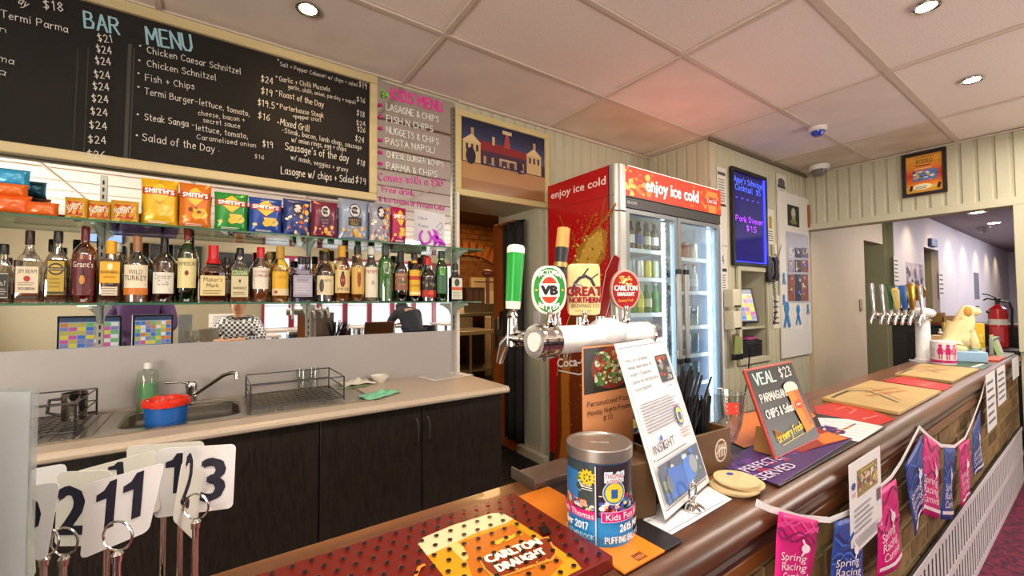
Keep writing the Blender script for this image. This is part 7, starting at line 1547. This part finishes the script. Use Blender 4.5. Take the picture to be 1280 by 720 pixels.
def flag(tl, tr, br, bl, c, label, small=False, wave=1):
    q = SFp.q(bl, br, tr, tl); u0 = min(p[0] for p in q); v0 = min(p[1] for p in q); O = SFp.O+SFp.U*u0+SFp.V*v0+SFp.N*.004
    s = Sheet(O, SFp.U, SFp.V); t = s.thing('bunting_flag', label, 'flag', 'racing bunting flags'); Q_ = [(p[0]-u0, p[1]-v0) for p in q]
    def F(a, b, h=0):
        x = (Q_[0][0]*(1-a)+Q_[1][0]*a)*(1-b)+(Q_[3][0]*(1-a)+Q_[2][0]*a)*b; y = (Q_[0][1]*(1-a)+Q_[1][1]*a)*(1-b)+(Q_[3][1]*(1-a)+Q_[2][1]*a)*b
        return (x, y, .006*wave*math.sin(a*5+b*4+u0*7)*(1-b)+.006+h)
    mb = MB(); n, k = 6, 12
    for j in range(k+1):
        for i in range(n+1): mb.v.append(F(i/n, j/k))
    for j in range(k):
        for i in range(n): mb.f.append((j*(n+1)+i, j*(n+1)+i+1, (j+1)*(n+1)+i+1, (j+1)*(n+1)+i)); mb.fm.append(0)
    o = mb.build('cloth', mat('flag_'+c, c, .45), t); sm_ = o.modifiers.new('thick', 'SOLIDIFY'); sm_.thickness = .0008
    P_ = Print(lambda u, v, h: F(u, v, h+.0012), .0004); q_ = random.Random(int(u0*100))
    dk = '8a0f5a' if c == MAG else '122a68'
    for kk in range(5): 
        y = q_.uniform(.5, .92); pts_ = [(i/8, min(.97, max(.03, y+.07*math.sin(i*1.1+kk)))) for i in range(9)]
        P_.line(pts_, .03, dk if kk % 2 else ('e04a9a' if c == MAG else '3a6ac8'))
    P_.up(); P_.text('Spring', (.12, .40), (.80, .42), .10, 'f0e8f0', shear=.1); P_.text('Racing', (.14, .28), (.84, .30), .10, 'f0e8f0', shear=.1); P_.text('Carnival', (.16, .16), (.90, .18), .10, 'f0e8f0', shear=.1)
    P_.ell(.72, .60, .10, .06, 'f0e8f0', 12); P_.line([(.62, .70), (.74, .60), (.66, .50)], .035, 'f0e8f0'); P_.up(); P_.rect(.02, .075, .98, .12, 'e8dce8', 4); P_.build('print', t, .45)
flag((968, 637), (1017, 649), (1003, 742), (957, 735), MAG, 'magenta racing flag, nearest the camera on the bunting')
flag((1038, 651), (1072, 640), (1072, 745), (1033, 748), BLU, 'blue racing flag half covered by the pinned printed sheet')
flag((1088, 617), (1115, 597), (1124, 700), (1094, 722), MAG, 'magenta racing flag just right of the pinned printed sheet')
flag((1127, 580), (1148, 543), (1150, 640), (1137, 668), BLU, 'blue racing flag left of the highest pin of the bunting')
flag((1151, 541), (1171, 557), (1167, 647), (1147, 640), MAG, 'magenta racing flag right of the highest pin of the bunting')
flag((1176, 559), (1190, 560), (1187, 647), (1174, 649), BLU, 'narrow blue racing flag at the low point of the far swag')
flag((1195, 557), (1208, 547), (1209, 622), (1196, 632), MAG, 'magenta racing flag in the rising part of the far swag')
flag((1212, 538), (1222, 512), (1223, 585), (1214, 598), BLU, 'farthest blue racing flag near the two hanging white slips')
S2 = back(0, 1.23, .428)
sheet(S2, ((1067, 693), (1107, 658), (1096, 560), (1058, 583)), 'white printed flyer with a group photo pinned to the bar edge', 'flyer', 'pinned_flyer', 'dcdce0', lambda P_, w, h: (P_.rect(w*.22, h*.58, w*.88, h*.88, '8a7a44'), P_.blobs(w*.23, h*.62, w*.87, h*.82, 50, ['c8a04a', 'd8d0c4', '3a4a6a', '8a3a4a', 'e0c89a'], w*.02, w*.05, 3), P_.text('Fundraiser', (w*.35, h*.84), (w*.78, h*.84), h*.03, 'e8d43c'), P_.ell(w*.11, h*.74, w*.06, h*.04, '2a4a8a', 12), P_.greek(w*.05, h*.62, w*.18, h*.67, 2, 'c04a4a'), P_.rect(w*.82, h*.38, w*.95, h*.52, '6a5a5a'), P_.greek(w*.1, h*.2, w*.7, h*.5, 5, '9a9aa0'), P_.greek(w*.06, h*.05, w*.94, h*.17, 6, '8a8a90')), .0008)
sheet(S2, ((1233, 538), (1246, 536), (1244, 462), (1234, 468)), 'long white paper slip hanging from the bar edge past the flags', 'paper', 'hanging_slip', 'dadbe0', None, .0008, greek=6)
sheet(S2, ((1248, 508), (1258, 500), (1256, 456), (1246, 460)), 'shorter white paper slip hanging right of the long one', 'paper', 'hanging_slip', 'dadbe0', None, .0008, greek=5)
sheet(S2, ((1266, 475), (1274, 470), (1273, 445), (1265, 448)), 'small pale slip hanging at the far end of the bar edge', 'paper', 'hanging_slip', 'c8ccd0', None, .0008)
# dark stool at the far right
bs = thing('bar_stool', 'dark cushioned bar stool at the right frame edge past the brick bar', 'stool', (5.02, .18, -.19))
MB().lathe([(.16, .66), (.17, .68), (.17, .72), (.15, .735), (0, .74)], 24).build('seat', mat('dark_wine_vinyl', '4a1020', .4), bs)
for sx in (-1, 1):
    for sy in (-1, 1): MB().tube([(sx*.17, sy*.17, 0), (sx*.11, sy*.11, .66)], .014, 8).build('leg', mat('black_metal', '1a1a1c', .4, metal=.6), bs)
# ================================================================== CUSTOMER SIDE, seen in the mirror
def till(x, y, rz, label, w=.36):
    t = thing('point_of_sale_till', label, 'till', (x, y, ZB+.001), rz)
    MB().box((-w/2, -.02, .10), (w/2, .02, .36)).build('monitor', black, t, .005); MB().box((-.03, -.05, .02), (.03, -.02, .2)).box((-.12, -.12, 0), (.12, .06, .02)).build('stand', black, t, .003)
    scr(lambda u, v, h: (w/2-.015-u, .021+h, .115+v), w-.03, .23, int(x*10) % 7+3, 'screen', t, .7)
till(-.78, .62, 0, 'black till with colourful button screen at the left end of the bar'); till(-.42, .56, rad(-12), 'second black till monitor beside the first at the left end of the bar', .26)
def table(x, y, w, d, h, label):
    t = thing('bar_table', label, 'table', (x, y, -.19)); MB().box((-w/2, -d/2, h-.035), (w/2, d/2, h)).build('top', mat('pale_table_top', 'cfc4b4', .35), t, .004)
    for sx in (-1, 1):
        for sy in (-1, 1): MB().box((sx*(w/2-.05)-.02, sy*(d/2-.05)-.02, 0), (sx*(w/2-.05)+.02, sy*(d/2-.05)+.02, h-.035)).build('leg', wood2, t, smooth=False)
    return t
table(2.6, -2.55, 1.3, .7, 1.0, 'pale topped tall table by the windows, behind the hooded person'); table(1.0, -2.6, .9, .7, 1.0, 'pale topped tall table left of the hooded person, by the windows'); table(.35, -1.75, .8, .6, .98, 'pale topped table behind the person in the checked shirt'); table(4.2, -2.6, 1.2, .7, 1.0, 'pale topped tall table at the right, by the windows')
MB_ch = None
def chair(x, y, rz, label):
    t = thing('dining_chair', label, 'chair', (x, y, -.19), rz, group='dark chairs at the window tables'); MB().box((-.2, -.2, .62), (.2, .2, .66)).build('seat', mat('black_vinyl', '17181b', .45), t, .01)
    for sx in (-1, 1):
        for sy in (-1, 1): MB().tube([(sx*.18, sy*.18, 0), (sx*.17, sy*.17, .62)], .014, 8).build('leg', mat('black_metal'), t)
    MB().lathe([(.20, .66), (.22, .80), (.22, 1.02)], 16, ang=(rad(200), rad(340)), c=(0, .02, 0)).build('backrest', mat('black_vinyl'), t)
chair(2.3, -1.95, rad(180), 'dark curved-back chair left of the hooded person'); chair(3.1, -1.95, rad(180), 'dark curved-back chair right of the hooded person'); chair(4.1, -1.95, rad(180), 'dark curved-back chair at the right window table')
skin_m = mat('skin', 'c8936e', .5)
def skinmesh(name, verts, edges, radii, m, par, root=0, sub=1):
    me = bpy.data.meshes.new(name); me.from_pydata(verts, edges, []); me.materials.append(m); o = link(bpy.data.objects.new(name, me)); o.parent = par
    md = o.modifiers.new('skin', 'SKIN'); md.use_smooth_shade = True
    for i, v in enumerate(me.skin_vertices[0].data): r = radii[i]; v.radius = r if isinstance(r, tuple) else (r, r); v.use_root = (i == root)
    s = o.modifiers.new('sub', 'SUBSURF'); s.levels = sub+1; s.render_levels = sub+1; return o
def person(loc, rz, label, top_m, leg_m, hair_m, J, hood=False):
    t = thing('person', label, 'person', loc, rz)
    P = {k: Vector(v) for k, v in J.items()}
    V = [P['pelvis'], P['waist'], P['chest'], P['neck'], P['head']]; E = [(0, 1), (1, 2), (2, 3), (3, 4)]; Rr = [.10, .10, .10, .05, .075]
    V.append(P['head']+Vector((0, .02, .09))); E.append((4, 5)); Rr.append(.07)
    arms = []; 
    for s in ('l', 'r'):
        b = len(V); V += [P['sh_'+s], P['el_'+s], P['ha_'+s]]; E += [(2, b), (b, b+1), (b+1, b+2)]; Rr += [.055, .042, .028]
        hd = (P['ha_'+s]-P['el_'+s]).normalized(); sd = hd.cross(Vector((0, 0, 1))).normalized()
        pb = len(V); V.append(P['ha_'+s]+hd*.07); E.append((b+2, pb)); Rr.append((.04, .018))
        for k in range(4):
            f = len(V); V.append(V[pb]+sd*(.027-.018*k)+hd*.035); V.append(V[f]+hd*(.045, .052, .048, .038)[k]-Vector((0, 0, .018))); E += [(pb, f), (f, f+1)]; Rr += [.0095, .008]
        f = len(V); V.append(P['ha_'+s]+hd*.03+sd*.045); V.append(V[f]+hd*.035+sd*.01); E += [(b+2, f), (f, f+1)]; Rr += [.011, .009]
    for s in ('l', 'r'):
        b = len(V); V += [P['hip_'+s], P['kn_'+s], P['an_'+s], P['an_'+s]+Vector((0, .13, -.03))]; E += [(0, b), (b, b+1), (b+1, b+2), (b+2, b+3)]; Rr += [.08, .06, .042, .035]
    skinmesh('body', V, E, Rr, skin_m, t)
    V = [P['pelvis']+Vector((0, 0, -.02)), P['waist'], P['chest'], P['neck']-Vector((0, 0, .03))]; E = [(0, 1), (1, 2), (2, 3)]; Rr = [.165, .165, .19, .11]
    for s in ('l', 'r'):
        b = len(V); V += [P['sh_'+s], P['el_'+s], P['el_'+s].lerp(P['ha_'+s], .8)]; E += [(2, b), (b, b+1), (b+1, b+2)]; Rr += [.10, .062, .042]
    if hood: V += [P['head'], P['head']+Vector((0, -.01, .1))]; E += [(3, len(V)-2), (len(V)-2, len(V)-1)]; Rr += [.12, .11]
    skinmesh('top', V, E, Rr, top_m, t, 1)
    V = [P['pelvis']]; E = []; Rr = [.135]
    for s in ('l', 'r'):
        b = len(V); V += [P['hip_'+s], P['kn_'+s], P['an_'+s]+Vector((0, 0, .03))]; E += [(0, b), (b, b+1), (b+1, b+2)]; Rr += [.095, .072, .055]
    skinmesh('trousers', V, E, Rr, leg_m, t)
    h = P['head']
    if not hood: MB().sphere(h+Vector((0, -.02, .085)), .10, (.92, 1.0, .85), 16, 10).build('hair', hair_m, t)
    MB().sphere(h+Vector((0, .088, .02)), .016, (.8, 1, 1.3)).build('nose', skin_m, t)
    for sx in (-1, 1): MB().sphere(h+Vector((sx*.032, .078, .045)), .010).build('eye', black, t); MB().sphere(h+Vector((sx*.085, 0, .02)), .022, (.4, .8, 1.2)).build('ear', skin_m, t)
    MB().box((-.022, .075, -.035), (.022, .086, -.028), 0, T3(h)).build('mouth', mat('lips', '9a5a4c', .5), t)
    for s in ('l', 'r'): a = P['an_'+s]; MB().box((a.x-.045, a.y-.06, a.z-.07), (a.x+.045, a.y+.19, a.z+.0)).build('shoe', black, t, .02)
    return t
chk = bpy.data.materials.new('checked_shirt'); chk.use_nodes = True; nt = chk.node_tree; c_ = nt.nodes.new('ShaderNodeTexChecker'); c_.inputs['Scale'].default_value = 34; c_.inputs[1].default_value = lin('e0e0e0'); c_.inputs[2].default_value = lin('26262c')
tcx = nt.nodes.new('ShaderNodeTexCoord'); nt.links.new(tcx.outputs['Object'], c_.inputs['Vector']); nt.links.new(c_.outputs[0], nt.nodes['Principled BSDF'].inputs['Base Color'])
SIT = dict(pelvis=(0, 0, .74), waist=(0, .03, .90), chest=(0, .07, 1.12), neck=(0, .08, 1.28), head=(0, .11, 1.38), sh_l=(-.17, .07, 1.18), sh_r=(.17, .07, 1.18), el_l=(-.26, .18, .98), el_r=(.28, .16, .98), ha_l=(-.12, .38, 1.00), ha_r=(.08, .38, 1.0), hip_l=(-.09, .02, .70), hip_r=(.09, .02, .70), kn_l=(-.12, .42, .70), kn_r=(.12, .42, .70), an_l=(-.12, .40, .27), an_r=(.12, .40, .27))
person((.26, -.98, -.19), rad(20), 'seated person in a black and white checked shirt facing the bar, seen in the mirror', chk, mat('dark_jeans', '23283a', .8), mat('brown_hair', '3a2618', .7), SIT)
def stool(x, y, label):
    t = thing('bar_stool', label, 'stool', (x, y, -.19)); MB().lathe([(.15, .54), (.17, .56), (.17, .59), (0, .60)], 20).build('seat', wood2, t)
    for sx in (-1, 1):
        for sy in (-1, 1): MB().tube([(sx*.17, sy*.17, 0), (sx*.11, sy*.11, .55)], .014, 8).build('leg', wood2, t)
    MB().tube([(.14, .14, .25), (-.14, .14, .25), (-.14, -.14, .25), (.14, -.14, .25), (.14, .14, .25)], .008, 6).build('footrest', chrome, t)
stool(.26, -1.0, 'timber bar stool under the person in the checked shirt')
HD = dict(pelvis=(0, 0, .95), waist=(0, .02, 1.08), chest=(0, .22, 1.24), neck=(0, .34, 1.31), head=(0, .42, 1.33), sh_l=(-.17, .24, 1.26), sh_r=(.17, .24, 1.26), el_l=(-.22, .42, 1.08), el_r=(.22, .42, 1.08), ha_l=(-.10, .56, 1.05), ha_r=(.14, .56, 1.05), hip_l=(-.09, 0, .90), hip_r=(.09, 0, .90), kn_l=(-.10, .05, .50), kn_r=(.10, .05, .50), an_l=(-.10, 0, .075), an_r=(.10, 0, .075))
person((2.72, -1.58, -.19), rad(170), 'person in a dark hooded top bending over the window table, seen in the mirror', mat('charcoal_hoodie', '2c2c34', .9), mat('dark_jeans'), black, HD, True)
ST = {k: (v[0], v[1]*.3, v[2]+.10) for k, v in HD.items()}; ST.update(chest=(0, .0, 1.36), neck=(0, .02, 1.52), head=(0, .04, 1.60), waist=(0, 0, 1.15), pelvis=(0, 0, .98), sh_l=(-.18, 0, 1.44), sh_r=(.18, 0, 1.44), el_l=(-.27, .03, 1.18), el_r=(.27, .08, 1.18), ha_l=(-.22, .22, 1.06), ha_r=(.18, .26, 1.10), hip_l=(-.09, 0, .94), hip_r=(.09, 0, .94), kn_l=(-.1, .02, .52), kn_r=(.1, .02, .52), an_l=(-.1, 0, .075), an_r=(.1, 0, .075))
person((-.62, -.72, -.19), rad(10), 'standing person in a purple top beyond the tills, seen in the mirror', mat('purple_top', '4a2a5c', .8), mat('dark_jeans'), mat('brown_hair'), ST)
def tv(x, z, w, h, label, c='0e1014', em=None):
    t = thing('wall_television', label, 'television', (x, -4.595, z)); MB().box((-w/2, 0, -h/2), (w/2, .05, h/2)).build('case', black, t, .006); MB().box((-w/2+.02, .05, -h/2+.02), (w/2-.02, .052, h/2-.02)).build('screen', mat('tv_'+c, c, .15, emit=em), t, smooth=False)
tv(-.72, 1.98, 1.0, .60, 'large switched-off black television on the window wall, left one'); tv(.33, 1.92, .75, .55, 'black television between the two window groups'); tv(-1.55, 2.40, .5, .30, 'small lit television high on the window wall', '7a9ae0', 1.0)
SWF = Sheet((0, -4.59, 1.23), (-1, 0, 0), (0, 0, 1))
for i, (x, z, w, h, lab) in enumerate(((.55, .05, .28, .36, 'white notice on the window wall under the middle television'), (.15, .0, .22, .30, 'small white notice left of the one under the middle television'), (.3, -.45, .4, .25, 'wide white notice low between the window groups'))):
    s = Sheet((x, -4.595, 1.23+z), (-1, 0, 0), (0, 0, 1)); t = s.thing('wall_notice', lab, 'notice'); MB().box((0, 0, 0), (w, h, .003)).build('sheet', mat('paper_white'), t, smooth=False); P_ = Print(lambda u, v, hh: (u, v, .003+hh)); P_.greek(.03, .03, w-.03, h-.03, 7, '6a6a70'); P_.build('print', t)

for i, (x, z, w, h, lab) in enumerate(((-.95, .10, .5, .30, 'wide white notice with amber picture on the window wall beyond the tills'), (-1.6, -.05, .25, .35, 'white notice on the window wall left of the wide one'), (-1.25, -.45, .3, .4, 'white notice low on the window wall beyond the tills'), (-.6, -.5, .35, .45, 'tan notice low on the window wall beyond the tills'))):
    s = Sheet((x, -4.595, 1.23+z), (-1, 0, 0), (0, 0, 1)); t = s.thing('wall_notice', lab, 'notice'); MB().box((0, 0, 0), (w, h, .003)).build('sheet', mat('paper_white') if i < 3 else mat('tan_paper', 'b39a7c', .7), t, smooth=False); P_ = Print(lambda u, v, hh: (u, v, .003+hh)); P_.greek(.03, .03, w-.03, h-.03, 7, '6a6a70'); P_.build('print', t)
